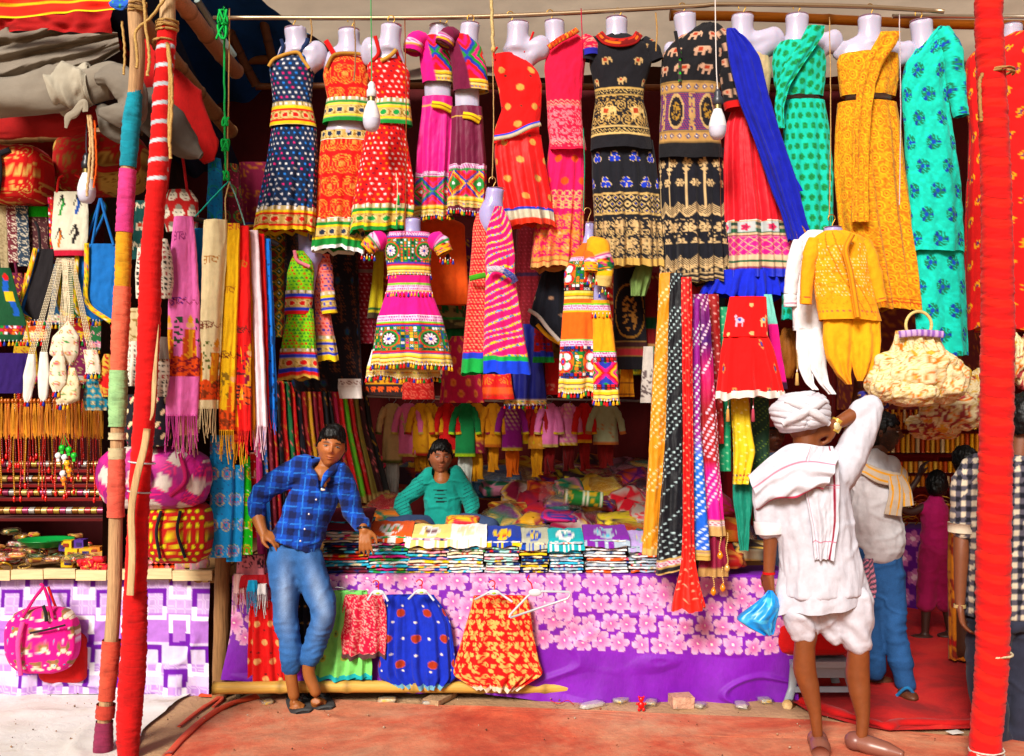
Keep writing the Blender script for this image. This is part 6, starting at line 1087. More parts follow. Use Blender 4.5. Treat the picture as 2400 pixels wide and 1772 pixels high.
for i,(px,c,r)in enumerate(((905,'b8a890',.05),(1000,'b8b0a0',.03),(1390,'d8d0c8',.07),(1460,'a8a49c',.05),(1530,'a09888',.04),(1745,'c0b8b0',.05),(1800,'a8a49c',.04),(620,'a89078',.03),(1640,'b0a898',.04))):
 q=gp(px,1655+(i%3)*6);pk=packet(f'{["crumpled clear", "torn white", "dusty grey"][i % 3]} plastic scrap on the bare earth below the table, {ordn[i]} from the boy',[q[0],q[1]+.07,.014],[r,.03,.012],c,c,400+i,.3*i,'plastic scraps under the table',True,'plastic_scrap','litter')
line('thread',[[*gp(1290,1650),.02],[*gp(1310,1658),.02],[*gp(1330,1650),.02],[*gp(1345,1660),.02]],.002,'d82a2a',label='tangle of red thread on the ground',cat='thread')
q=gp(2238,1727);b=MB();b.box([q[0],q[1],.024],[.07,.045,.003],'eae6e0',rz=.3);b.build('paper_scrap','canvas',None,'small white paper scrap on the red floor','paper',smooth=False)
b=MB();g=np.random.RandomState(4)
for i in range(450):
 x,y=g.uniform(-2.6,3.0),4.5+1.1*g.rand()**.8;r=.002+.006*g.rand()**5;q=g.uniform(.7,1.2);b.raw(np.array([[r,0,0],[0,r,0],[-r,0,0],[0,-r,0],[0,0,r*q],[0,0,-r]])+[x,y,.02+r*.2],None,[[0,1,4],[1,2,4],[2,3,4],[3,0,4],[1,0,5],[2,1,5],[3,2,5],[0,3,5]],['8a6248','b89478','c8b09a','6a4a3a','a05a44'][i%5])
b.build('gravel','stone',None,'fine grit and pebbles trodden into the red floor',kind='stuff')
# == scarf rack left of the stall
GR='scarves folded over the hanging scarf rack'
b=MB();b.tube([P(448,512,5.0),P(560,534,5.15),P(650,572,5.4)],.013,'2a2428',n=10);b.build('rack_rod','plastic',None,'short dark rod holding the fringed scarves','rod')
for pts,c,l in(([(458,508),(500,462),(536,425)],'3ab0a0','teal cord holding the left end of the scarf rod'),([(574,528),(556,470),(538,425)],'7aa8a0','pale cord holding the right end of the scarf rod'),([(538,425),(528,470),(530,520)],'c8a878','jute cord knotted at the middle of the scarf rod'),([(525,15),(526,150),(527,300),(530,420)],'1fa050','long green rope holding up the scarf rack'),([(538,20),(536,200),(532,420)],'b08a5c','thin brown cord beside the green rope')):
 line('cord',[P(x,y,5.05)for x,y in pts],.0038 if c!='1fa050'else.006,c,label=l,cat='cord')
for i,(x,y)in enumerate(((522,40),(520,75),(528,285),(528,340),(530,412))):
 o=thing('rope_knot',['big green rope knot near the roof','green rope bow under the big knot','green knot above the scarf rack','frayed green knot beside the blue scarf','small green knot where the rack cords meet'][i],'knot',P(x,y,5.0))
 b=MB();t=np.linspace(0,2*PI,40);r=(14,16,9,11,8)[i]*5/F;b.tube(np.array([P(x,y,5.0)+r*np.array([math.sin(a*2)*.7,.5*math.cos(a*3),math.sin(a*3+i)*1.2])for a in t]),.0055,'2ac05c',n=6);b.build('loop','rope',o)
def om(p,c,x0,y0,s=1.):
 for(gx,kind)in((0,0),(14,1),(24,2)):
  x,y=(p.S-x0)/s-gx,(p.T-y0)/s
  if kind==0:k=(np.abs(np.hypot(x,y+4)-5)<1.4)&(x>-2)|(np.abs(np.hypot(x,y-5)-5.4)<1.4)&(x>-2.5)
  elif kind==1:k=(np.abs(x)<1.3)&(np.abs(y)<10)|(np.abs(y+9)<1.2)&(np.abs(x)<9)
  else:k=(np.abs(np.hypot(x,y)-5.5)<1.3)&(x<3)|(np.abs(x-5+y*.3)<1.2)&(np.abs(y)<9)
  p.m(k,c)
 return p
def krish(bg,y0,ink=('c8501c','2a4a2c','8a1c2c')):
 """printed panel: standing crowned figures between trees (flat print)"""
 def f(p):
  p.c[:]=C(bg);om(p,'b8781c'if bg!='ee7cc0'else '8a1c6c',-18,y0-180,.9);om(p,'6a2c1c'if bg!='ee7cc0'else '5a1c8a',-22,y0-28,.9);om(p,'c8503c',-4,y0-330,.9)
  x=((p.S+6)%44)-22;y=p.T-y0-20;body=(np.abs(x)<9+y*.06)&(y>18)&(y<90);head=np.hypot(x,y-8)<8;crown=(np.abs(x)<7-np.abs(y+4)*.5)&(y>-16)&(y<4)
  tree=(vn(p.S/6,p.T/6,0,3)>.25)&(y>-10)&(y<60)&(np.abs(x)>12);ground=(y>84+6*vn(p.S/9,0,0,2))&(y<128)
  p.m(tree,ink[1]);p.m(body,ink[0]);p.m(body&((np.abs(x)<3)|(vn(p.S/4,p.T/7,1,2)>.3)),'e8a82c');p.m(head,'e8b07c');p.m(crown,'e0a01c');p.m(ground,'e85c1c');p.m(ground&(vn(p.S/5,p.T/4,0,5)>.1),ink[2])
  p.m((np.abs(p.T-y0+26+5*np.sin(p.S/3))<1.2),ink[2]);return p.m((np.abs(p.T-y0-132+2*np.sin(p.S/2))<1.4),ink[2])
 return f
def scarf(label,rows,Y,paint,fr=60,fc='ffffff',seed=1,**kw):
 kw=dict(dict(depth=.5,pl=2.5,amp=5,wr=3,ramp=.25,res=1.7),**kw);o=strip('scarf',label,'scarf',rows,Y,paint,group=GR,seed=seed,**kw)
 if fr:fringe(o,fr,4.2,fc,rad=.002)
 return o
scarf('bright pink scarf printed with crowned figures, leftmost on the rack',[(508,410,452),(560,404,458),(700,396,468),(850,392,470),(950,388,466),(975,390,464)],4.98,krish('ee7cc0',735),75,'e45cb0',301)
scarf('pale salmon scarf layer behind the bright pink one',[(900,406,462),(1020,408,460)],5.05,'f0b0a0',50,'f0b8a8',302)
scarf('narrow sky blue scarf between the pink and the cream one',[(536,456,480),(800,458,482),(900,460,482)],5.08,'d0',0)if 0 else scarf('narrow sky blue scarf between the pink and the cream one',[(536,456,480),(800,458,482),(900,460,482)],5.08,'1c84c8',0,seed=303)
scarf('cream scarf with brown lettering and a printed figure',[(516,479,533),(600,476,532),(760,472,522),(900,468,514),(958,466,512)],5.0,krish('efe0b4',790,('d8781c','5a6a2c','8a3c1c')),62,'efdcae',304)
scarf('bright yellow scarf with small orange print',[(524,530,562),(650,528,558),(800,520,552),(960,512,548),(1010,514,546)],5.02,krish('f8c40c',860,('e0641c','8a6a1c','8a3c1c')),60,'f4b80c',305)
scarf('second yellow scarf with red floral end',[(700,540,556),(900,544,572),(1040,546,578)],5.06,krish('f6b808',900,('c8341c','8a3c1c','a8241c')),50,'f2b00c',306)
scarf('red scarf with dark script',[(530,560,584),(700,552,588),(900,556,590),(1010,562,590)],5.05,krish('dc1420',800,('8a1c3c','5a1020','3a0c1c')),50,'e0202c',307)
scarf('narrow orange scarf edge beside the red one',[(540,580,590),(800,584,598),(1010,588,600)],5.1,'e89a3c',30,'e8a45c',308)
scarf('pale pink scarf with long fringe',[(540,582,604),(700,588,612),(900,596,622),(1000,600,626)],5.1,'f4dce4',60,'f4d0e0',309)
scarf('scarlet scarf behind the pale pink one',[(548,600,620),(750,608,628),(950,616,632)],5.14,'d81024',50,'d8102c',310)
scarf('cobalt blue scarf with dark peacock feathers, last on the rack',[(560,618,634),(700,622,640),(850,626,646),(960,628,650)],5.16,lambda p:(p.band(0,9999,'0c78dc'),p.m(vn(p.S/4,p.T/9,0,3)>.5,'0c2c5c'))[0],46,'1c70d8',311)
def stitched(bg,pal):return lambda p:(p.band(0,9999,bg),p.rings(26,60,[10,8.6,6,4.6],[pal[0],bg,pal[1],bg],sq=.7),p.zig(8,60,pal[2],0,9999,1))[0]
strip('embroidered_stole','azure stole with stitched rosettes hanging below the scarves','stole',[(1020,492,546),(1150,491,548),(1306,489,542)],5.2,stitched('1490d4',['e0c03c','d84a2c','2a4a8c']),depth=.35,pl=2.5,amp=4,seed=321)
strip('embroidered_stole','second azure stole with mirror embroidery beside it','stole',[(1090,540,572),(1200,540,571),(1316,532,566)],5.22,stitched('1a9ae0',['e0e0d0','d84a2c','2a8a3c']),depth=.35,pl=1.5,amp=4,seed=322)
strip('embroidered_stole','vivid green stitched stole by the elbow of the boy','stole',[(1070,562,586),(1200,564,592),(1300,566,592)],5.24,stitched('1cb82c',['f0c83c','d8301c','e8f0d8']),depth=.35,pl=1.5,amp=4,seed=323)
strip('embroidered_stole','red stitched stole edge beside the green one','stole',[(1060,584,600),(1260,588,602)],5.28,stitched('c81c24',['f0c8a8','2a8a3c','f0e0d8']),depth=.35,pl=1.5,amp=3,seed=324)
strip('embroidered_stole','bunched blue stole with green stitching above the rack','stole',[(372,490,516),(400,488,520),(470,486,522),(540,490,520)],5.3,stitched('1488c8',['1a9a4c','0c5c9c','2a4a8c']),depth=.6,pl=2.5,amp=5,wr=4,ramp=.1,seed=325)
strip('embroidered_stole','maroon bundle with green pompoms above the rack','stole',[(385,526,556),(450,524,566),(540,530,572)],5.4,stitched('6a0c2c',['1aa04c','d8a03c','d84a6c']),depth=.6,pl=3,amp=5,wr=5,seed=326)
o=thing('mannequin','bare plastic torso half hidden left of the navy dress','mannequin',P(590,500,5.7));torso(o,[(440,572,606),(470,570,612),(520,574,608)],5.7,[],(590,420,446,24,0))
strip('embroidered_cloth','red and yellow striped fabric below the bare torso','cloth',[(508,560,618),(560,556,616)],5.75,lambda p:(p.band(0,999,'8a1c1c'),p.bands(512,[(6,'d8a01c'),(5,'8a1c1c'),(5,'1f3a8c'),(6,'d8a01c')]))[0],depth=.2,pl=2,seed=327)
# == canopy cloths at the upper left
hang_sheet('orange_awning',[P(-60,-12,4.75),P(312,-22,4.6),P(308,20,4.6),P(-60,46,4.75)],'f03c0a',90,20,.012,4,'cloth',paint=lambda p:(p.band(0,150,'f8c020'),p.band(150,420,'f04a0a'),p.band(420,500,'f8c828'),p.band(500,900,'f0400a'),p.band(900,1001,'e8d83c'))[0],label='orange awning edge with yellow stripes at the top left',cat='awning')
blob('awning_corner',None,(283,8),(24,6,14),4.58,lambda p:(p.band(-999,9999,'3a6ad0'),p.speck('58b83c',6,.2))[0],'cloth',4,40,20,.2,label='blue and green flowered corner of the orange awning',cat='cloth')
hang_sheet('red_cloth',[P(-60,42,4.95),P(270,24,4.9),P(262,78,4.9),P(-60,68,4.95)],'a80c14',60,14,.02,5,'cloth',label='dark red cloth strip under the orange awning',cat='cloth')
gt_=thing('grey_tarpaulin','grey canvas tarpaulin rolled and knotted at the left poles','tarpaulin',P(150,260,4.85))
n,m_=60,110;u=np.linspace(0,1,m_)[None];v=np.linspace(0,1,n)[:,None]
yt=np.interp(u,[0,.5,1],[62,66,76]);yb=np.interp(u,[0,.3,.6,.85,1],[205,186,165,150,120]);X=-60+335*u+6*v;T=yt+(yb-yt)*v
f=.035*(1-u*.5)*np.sin((v*3.2+u*1.6+.35*vn(u*3,v*2,0,3))*2*PI)+.02*fbm(u*6+v*3,v*4,0,5)
Yg=4.95-.12*v+f;G=np.stack([(X-CX)*Yg/F,Yg,H+(CY-T)*Yg/F],-1);b=MB();b.grid(G,C('8f8578')*(1+.15*vn(u*9,v*5,0,1))[...,None].reshape(n*m_,1)if 0 else '8b8175');b.build('sheet','canvas',gt_)
def roll_(name,pts,rad,c,Y,seed,flat=.8,**kw):
 p=path([P(x,y,Y)for x,y in pts],70);r=smooth1(np.interp(np.linspace(0,1,len(p)),np.linspace(0,1,len(rad)),rad),2)*Y/F;b=MB()
 b.tube(p,r,c,n=48,flat=flat,rfun=lambda u,th:1+.10*np.sin(th*3+u*9+2*vn(u*4,th,0,seed))+.10*fbm(u*5,np.cos(th)*1.5,np.sin(th)*1.5,seed));return b.build(name,'canvas',gt_ if 'parent'not in kw else kw['parent'])
roll_('roll',[(-80,232),(30,226),(130,214),(200,200),(262,190),(296,205)],[44,46,52,44,42,20],'8d8478',4.8,2);roll_('patch',[(128,218),(160,208),(196,200),(216,198)],[53,54,50,44],'b0a898',4.795,2)
roll_('knot',[(226,186),(262,182),(296,200),(312,232),(304,266),(270,268),(232,262)],[14,30,36,34,34,26,8],'7d756b',4.72,4);roll_('knot_tail',[(200,262),(196,240),(176,264),(160,276),(154,300)],[6,9,10,9,3],'a09686',4.68,5,.35)
roll_('hanging_end',[(235,250),(262,290),(290,316),(312,322)],[14,32,24,12],'6f685f',4.82,6);roll_('roll_end',[(318,235),(360,262),(400,300),(440,345),(472,366)],[42,48,44,30,8],'615a53',4.95,7)
for i,pts in enumerate((([(206,270),(212,330),(208,400),(204,460)]),([(212,270),(218,340),(216,420)]),([(222,282),(226,380),(220,440)]))):line('cord',[P(x,y,4.66)for x,y in pts],.007 if i<2 else.005,'d8b488'if i<2 else 'e8641c',parent=gt_)
def redc(name,pts,w_,Y,l,c='a80c14'):
 b=MB();p=path([P(x,y,Y)for x,y in pts],40);b.tube(p,np.interp(np.linspace(0,1,len(p)),np.linspace(0,1,len(w_)),w_)*Y/F,c,n=30,flat=.3,rfun=lambda u,th:1+.2*fbm(u*6,np.cos(th)*2,np.sin(th)*2,3));b.build(name,'cloth',None,l,'cloth')
redc('red_cloth',[(340,90),(370,170),(420,250),(470,330),(490,380)],[14,40,60,40,14],5.25,'red cloth bunched behind the silver taped pole','b81018');redc('red_cloth',[(-60,296),(80,296),(190,280),(240,266)],[26,28,30,20],5.1,'red cloth hanging below the grey tarpaulin','9c0c14')
# == left stall
GL='bags hanging in the left stall'
def scroll(a,b_,c):
 def f(p):p.c[:]=C(a);p.m(vn(p.S/55,p.T/60,0,4)>-.05,b_);p.swirl(44,46,c,r=20,wd=.16);x,y,i,j=p.cell(22,20,.5,0);p.m((np.hypot(x*.7+y*.4,(y-x*.4)*1.7)<5)&(hsh(i,j)>.35),c);return p
 return f
bg1=thing('travel_bag','red suitcase bag with cream leaf scrolls and black strap, hung at the far left','bag',P(40,485,5.3),GL);blob('body',bg1,(40,412),(76,60,66),5.3,scroll('c81c0c','d8300c','e8b86c'),'cloth',3,90,56,.04,1.5,.5)
ribbon('strap',bg1,[(8,380,-40),(26,372,-58),(34,420,-62),(22,470,-50)],5.3,15,'15121a',off=-8);ribbon('strap',bg1,[(-20,400,-40),(20,384,-60),(54,366,-52)],5.3,13,'15121a',off=-8)
bg2=thing('travel_bag','large red and beige bag with brown scroll print behind the first pole','bag',P(230,460,5.5),GL);blob('body',bg2,(238,386),(108,50,74),5.5,scroll('c8a45c','b01410','8a5a2c'),'cloth',5,90,50,.04,1.5,.6)
ribbon('handle',bg2,[(250,330,-46),(240,390,-56),(262,412,-58),(300,408,-50)],5.5,14,'a81018',off=-6)
def bag(label,rows,Y,paint,handles=(),hc='1a5a9c',tas=0,seed=1,name='shoulder_bag',m='cloth',edge=None,**kw):
 x=(rows[-1][1]+rows[-1][2])/2;o=thing(name,label,'bag',P(x,rows[-1][0],Y),GL);kw=dict(dict(depth=.18,wr=2,seed=seed),**kw);bo=cloth('body',o,rows,Y,paint,m,**kw)
 for h in handles:ribbon('handle',o,h,Y,6,hc,off=-4)
 if edge:ribbon('edging',o,[(r[1]+3,r[0])for r in rows],Y,11,edge,off=-12)
 if tas:tassels(bo,tas,sc=1.2)
 return o
emE=lambda p:(p.band(-9,999,'e0b02c'),p.mosaic(5,EMB,0,999,bg='e8c83c'))[0]
bag('cream tote printed with four dark dancing figures',[(450,128,204),(500,124,208),(560,120,206),(600,128,200)],5.2,lambda p:(p.band(0,9999,'dcd8c4'),*[(p.m(np.hypot(p.S-sx,p.T-ty)<4,'1c1416'),p.m((np.abs(p.S-sx-3*np.sin((p.T-ty)/9))<3.4)&(p.T>ty)&(p.T<ty+44),['2a8a3c','1f4a9c','e07a1c','1c1416'][q]),p.m((np.abs(np.abs(p.S-sx)-(p.T-ty)*.4)<1.5)&(p.T>ty)&(p.T<ty+22),'1c1416'))for q,(sx,ty)in enumerate(((-16,462),(16,460),(-18,538),(12,530)))],p.band(586,640,'b80c3c'))[0],[[(135,452),(140,420),(150,412)],[(196,452),(190,420),(178,410)]],'c8281c',0,401)
bag('red folk bag edge beside the dancing figure tote',[(462,112,134),(600,118,140),(616,130,196)],5.24,lambda p:(p.band(0,9999,'b81c2c'),p.mosaic(7,EMB,0,9999,bg='b81c2c'))[0],seed=402)
for i,(rows,l,c)in enumerate((([(575,147,176),(650,140,196),(728,145,190),(745,178,196)],'forest green tote with embroidered edge, behind the blue ones','1c5a34'),([(578,184,215),(660,180,232),(725,182,236),(752,212,242)],'blue tote with embroidered edge, the rear of the blue pair','1468b4'),([(572,205,274),(640,205,276),(712,207,276),(756,262,282)],'plain blue tote in front with a slanting tasselled base','0f6cb8'))):
 o=bag(l,rows,5.3-.06*i,c,[[(rows[0][1]+12,rows[0][0]+4),(222+i*4,500),(236,466)],[(rows[0][2]-6,rows[0][0]+4),(246,500),(238,466)]],['1c5a34','1468b4','0f6cb8'][i],8,403+i,edge=emE,wr=3)
bag('black tote with blue and gold embroidered border on its left side',[(584,86,128),(660,66,124),(726,46,116),(752,74,108)],5.2,lambda p:(p.band(0,9999,'1c181c'),p.m(p.S<-18,'2a6ac0'))[0],[[(96,588),(92,540),(84,520)]],'1c181c',8,407,edge=emE)
bag('brown embroidered bag with a bright green top',[(485,62,112),(560,64,114),(612,70,116)],5.35,lambda p:(p.band(0,9999,'4a2428'),p.band(0,508,'18b82c'),p.swirl(20,22,'a88a7c',510,999,r=8,wd=.2))[0],seed=408)
for i,(x0,x1,y1,c,c2,l)in enumerate(((0,16,630,'a89878','8a7a5c','beige woven strap bag at the left edge'),(18,40,616,'6a2a34','d8c8b8','maroon bag with white scroll stitching'),(40,66,624,'2a3a4c','c8c0b0','slate bag with pale stripes'))):
 bag(l,[(482,x0-4,x1),(560,x0-2,x1+2),(y1,x0+2,x1+6)],5.32,lambda p,c=c,c2=c2:(p.band(0,9999,c),p.swirl(12,14,c2,r=6,wd=.3))[0],seed=410+i)
bag('dark green folk bag with a bright dancing figure and mirror border',[(628,-50,24),(700,-50,44),(760,-50,64),(800,-50,52)],5.12,lambda p:(p.band(0,9999,'0c4a2c'),p.m((np.abs(p.S-28-6*np.sin(p.T/16))<7)&p.R(650,740),'1f5ab8'),p.m(np.hypot(p.S-28,p.T-650)<8,'c82c1c'),p.m(p.R(684,706)&(np.abs(p.S-28)<12),'e8c01c'),p.mosaic(7,EMB,764,784,bg='a82c1c'))[0],tas=9,seed=414)
bag('deep purple pouch bag at the far left',[(828,-20,66),(870,-10,62),(922,-20,52)],5.1,'2a0c5c',seed=415,tas=0)
def fanp(bg='ece0c8'):return lambda p:(p.band(0,9999,bg),p.rings(22,24,[6,4.4,2.4],['c8841c',bg,'c81c5c']),p.speck('2a8a3c',4,.5),p.m(np.abs(np.abs(p.S)-30)<2,'d81c8c'))[0]
for i,(rows,l,pt)in enumerate((([(830,66,82),(880,54,84),(930,54,74),(942,58,68)],'white beaded pouch, lower left of the pearl strings','ece4dc'),([(825,94,112),(880,88,118),(930,90,112),(940,96,106)],'white potli pouch with a floral side under pearl strings','efe6dc'),([(752,158,162),(790,124,188),(830,116,186),(856,150,172)],'cream fan-shaped pouch with purple flower and green tassels',fanp()),([(812,138,146),(850,118,154),(900,116,156),(918,124,140)],'cream leaf-shaped pouch with a gold paisley',fanp('f0e4cc')),([(862,164,176),(900,150,188),(938,130,186),(948,136,160)],'cream half-moon pouch dotted with gold flowers',fanp('ecdcb8')),([(820,196,228),(850,200,236),(876,202,236)],'cream flap pouch with gold paisley and blue eye',fanp('efe4d0')))):
 o=bag(l,rows,5.05+.02*(i%3),pt,tas=8,seed=420+i,name='beaded_pouch',depth=.5)
 for q in range(4):
  x0=(rows[0][1]+rows[0][2])/2+(q-1.5)*4;xt=134+(q+i*2)*3;b=MB();k=5.1/F
  for s in np.linspace(0,1,60):b.ball(P(x0+(xt-x0)*s,rows[0][0]-(rows[0][0]-606)*s,5.12),.0036,'efe2c4',n=5,m=4)
  b.build('bead_string','bead',o)
bag('turquoise sequinned potli bag',[(872,212,232),(900,200,248),(940,196,256),(962,200,252)],5.15,lambda p:(p.band(0,9999,'0c7a94'),p.rings(14,14,[4.5,3,1.6],['c8a85c','0c5a74','e8e0c8']))[0],depth=.6,pl=5,seed=430)
bag('red and gold round potli bag by the first pole',[(830,244,262),(860,234,268),(900,232,268),(930,240,264)],5.12,lambda p:(p.band(0,9999,'c8a04c'),p.speck('a81c1c',4,.1),p.m(np.hypot(p.S-6,p.T-895)<16,'c80c0c'))[0],depth=.7,seed=431)
sc_=lambda p:(p.band(0,9999,'e4dccc'),p.m((np.abs(((p.S/9)%1)-.5)<.3)&(np.abs(((p.T/12)%1)-.5)<.34)&(vn(p.S/3,p.T/3,0,3)>-.1),p.pick(np.floor(p.S/9),np.floor(p.T/12),['1c1418','9a1c2c','1c1418'])))[1]
for i,(rows,l)in enumerate((([(560,372,392),(600,366,402),(660,368,405),(700,376,398)],'cream drawstring sack printed with red and black characters'),([(580,322,340),(640,318,342),(700,322,338)],'twin cream printed sack left of the red pole'),([(800,300,326),(860,298,328),(905,302,322)],'cream printed sack low beside the orange wrap'),([(842,366,396),(880,362,398),(930,362,392)],'cream printed sack with grey drawstring top'))):
 bag(l,rows,4.9 if i!=1 else 4.95,sc_,depth=.6,pl=2,seed=440+i,name='drawstring_sack')
bag('grey knotted top of a drawstring sack',[(790,370,392),(820,368,394),(842,368,396)],4.88,'9a9088',depth=.5,pl=3,seed=446)
def faces(p):p.c[:]=C('a8141c');x,y,i,j=p.cell(27,40,.5,440);p.m(np.hypot(x/10,(y-2)/13)<1,'d8d0bc');p.m(np.hypot(x/6.5,(y+11)/6)<1,'8a8478');p.m((np.abs(np.abs(x)-3.6)<2)&(np.abs(y-1)<.9),'4a3c3c');p.m((np.abs(y-9)<.8)&(np.abs(x)<2.6),'8a4a4c');return p
bag('red rounded bag printed with calm pale faces',[(446,396,448),(470,386,464),(520,384,466),(545,390,462)],5.15,faces,[[(392,450),(398,390),(404,350)],[(440,450),(432,390),(426,352)]],'b01c2c',0,450,depth=.5)
bag('dark teal bag with pale elephants between the two poles',[(470,318,344),(540,312,344),(608,310,336)],5.05,lambda p:(p.band(0,9999,'0c4a48'),eleph(p,34,46,'d8d0b8',1.2))[0],seed=451)
bag('red and beige scroll bag between the poles',[(722,302,330),(760,300,332),(800,302,328)],5.1,scroll('c81c1c','c8b48c','8a6a3c'),seed=452)
bag('black bag with scattered cream petals',[(925,300,392),(960,294,400),(1010,292,402),(1045,300,398)],5.0,lambda p:(p.band(0,9999,'15121c'),p.m((np.hypot(*((lambda x,y,i,j:((x*.8+y*.5)/4,(y*.8-x*.5)/8))(*p.cell(26,28,.5,0))))<1),'e8d0a8'),p.dots(31,34,2.4,['d81c6c']))[0],depth=.6,seed=453)
def duff(p):p.c[:]=C('9a0878');q=p.S+.5*p.T;r=p.S*.7-p.T;a=np.floor(q/40)+2*np.floor(r/44);p.m(a%4==0,'d8ccc4');p.m(a%4==1,'c01c84');return p.m((vn(p.S/1.8,p.T/1.8,0,2)>.1)&(a%4==2),'e8187c')
df=thing('duffel_bag','magenta and cream patchwork duffel bag behind the two poles','bag',P(360,1190,5.1),GL);blob('body',df,(362,1120),(128,60,74),5.1,duff,'satin',7,100,56,.05,1.6,.62)
ribbon('handle',df,[(330,1150,-60),(372,1120,-72),(362,1070,-60)],5.1,9,'b00c5c',off=-6);ribbon('handle',df,[(418,1158,-50),(455,1120,-60),(440,1060,-50)],5.1,9,'b00c5c',off=-6)
pk=thing('travel_bag','red travel bag covered in yellow polka dots with black straps','bag',P(420,1312,5.15),GL);blob('body',pk,(420,1245),(76,48,72),5.15,lambda p:(p.band(-9999,9999,'b80c0c'),p.rings(19,18,[6,4.8],['5a3c0c','e4e02c']))[0],'cloth',8,100,64,.05,1.5,.5)
for xs in([(396,1192,-44),(388,1240,-52),(396,1300,-50)],[(440,1192,-44),(436,1240,-52),(452,1300,-46)]):ribbon('strap',pk,xs,5.15,7,'15121a',off=-8)
def teddy(p):
 p.c[:]=C('e80c8c');x,y,i,j=p.cell(46,42,.5,0);k=hsh(i,j,3)>.12;x=x-3*np.sin(i*5+j);y=y-3*np.cos(i*3+j)
 p.m((np.hypot(x,y)<11)&k,'a8744c');p.m((np.hypot(x,y-4)<6.5)&k,'f0e0c8');p.m((np.hypot(np.abs(x)-10,y+8)<5)&k,'8a6a4c');p.m((np.hypot(np.abs(x)-11,y-10)<4.6)&k,'f0e0c8');p.dots(23,31,2.4,['f8e8f0','3a9ac8'])
 return p
hb=thing('handbag','hot pink bag printed with small bears hanging on the lilac tablecloth','bag',P(100,1580,5.4),GL);blob('body',hb,(100,1500),(82,34,78),5.42,teddy,'cloth',9,110,80,.05,1.5,.62)
for xs in([(70,1440,-30),(92,1400,-22),(112,1372,-20),(106,1364,-18)],[(140,1440,-30),(126,1400,-22),(116,1372,-20)]):ribbon('handle',hb,xs,5.42,7,'e0187c',off=-6)
ribbon('side_strap',hb,[(74,1448,-36),(66,1500,-42),(68,1572,-34)],5.42,11,'f05c9c',off=-6);ribbon('zip',hb,[(92,1474,-38),(130,1466,-40),(172,1456,-34)],5.42,5,'2a1c24',off=-6);ribbon('zip',hb,[(118,1412,-30),(126,1430,-34),(128,1448,-36)],5.42,8,'1c1a1c',off=-6)
h2=thing('handbag','plain scarlet bag half hidden behind the pink bear bag','bag',P(160,1600,5.5),GL);blob('body',h2,(150,1540),(58,26,60),5.52,'c8101c','cloth',10,60,40,.06,1.5,.6);ribbon('handle',h2,[(176,1490,-24),(140,1420,-16),(120,1372,-12)],5.52,6,'c8141c',off=-4)
for i,(x,y0,y1,c,c2,l)in enumerate(((30,640,790,'6a1c3c','d8a03c','dark wine bag with gold sprigs in the second row'),(82,640,800,'c85a1c','f0d8a0','burnt orange bag hanging in the second row'),(130,620,760,'1c4a6c','c8c0a0','dusky blue printed bag in the second row'),(186,640,800,'a81c2c','e8c83c','red printed bag in the second row'),(240,650,820,'2a6a3c','e8a0b0','leaf green bag in the second row'),(60,800,900,'b8942c','8a1c2c','mustard bag low in the second row'),(190,810,900,'8a2c5c','e0c890','plum bag low in the second row'))):
 bag(l,[(y0,x-24,x+22),(y0+40,x-30,x+28),(y1-12,x-32,x+30),(y1,x-26,x+24)],5.75,lambda p,c=c,c2=c2:(p.band(0,9999,c),p.swirl(20,22,c2,r=8,wd=.22),p.mosaic(6,EMB,y1-20,y1-4,bg=c2))[0],[[(x-14,y0+4),(x,y0-50),(x+12,y0+4)]],c,9,460+i)
gb=thing('green_basket','shallow green plastic basket of bangles','basket',P(110,1275,5.9));b=MB();b.lathe(P(110,1272,5.9),[(.10,-.02),(.155,.02),(.16,.024),(.15,.02),(.1,-.012),(0,-.012)],'0c9a4c',n=30);b.build('tray','plastic',gb)
JC=['c89a3c','b8342c','d8b068','8a4a2c','c8c0b0','a81c3c','d88a5c','3a6a3c']
JN=['gold','ruby','straw gold','copper','silver','wine','peach','green']
g=random.Random(3);cnt=0
def bangle(ctr,r,c,label,group,name='bangle',tilt=0.):
 b=MB();t=np.linspace(0,2*PI,18);ct,st=math.cos(tilt),math.sin(tilt);b.tube(np.array([np.array(ctr)+[r*math.cos(a),r*math.sin(a)*ct,r*math.sin(a)*st]for a in t]),.0055,c,n=6,caps=False);return b.build(name,'gold',None,label,'bangle',group)
for i in range(70):
 px,Y=g.uniform(-60,250),g.uniform(5.68,6.35);k=g.randrange(8);q=P(px,0,Y);bangle([q[0],Y,.70+g.uniform(0,.05)],g.uniform(.025,.045),JC[k],f'{JN[k]} bangle in the scattered jewellery on the left table, {"front" if Y < 5.9 else "middle" if Y < 6.15 else "back"} part','bangles scattered on the left table',tilt=g.uniform(-.9,.9))
for i in range(46):
 px,Y=g.uniform(-60,235),g.uniform(5.66,6.4);k=g.randrange(8);packet(f'small {JN[k]} trinket card in clear wrap on the left table, {"front" if Y < 5.9 else "middle" if Y < 6.15 else "back"} part',[P(px,0,Y)[0],Y,.70+g.uniform(0,.06)+.1*(Y-5.6)],[.045,.03,.014],JC[k],JC[(k+3)%8],500+i,g.uniform(-1,1),'trinket cards on the left table',i%2==0,'trinket_card','trinket')
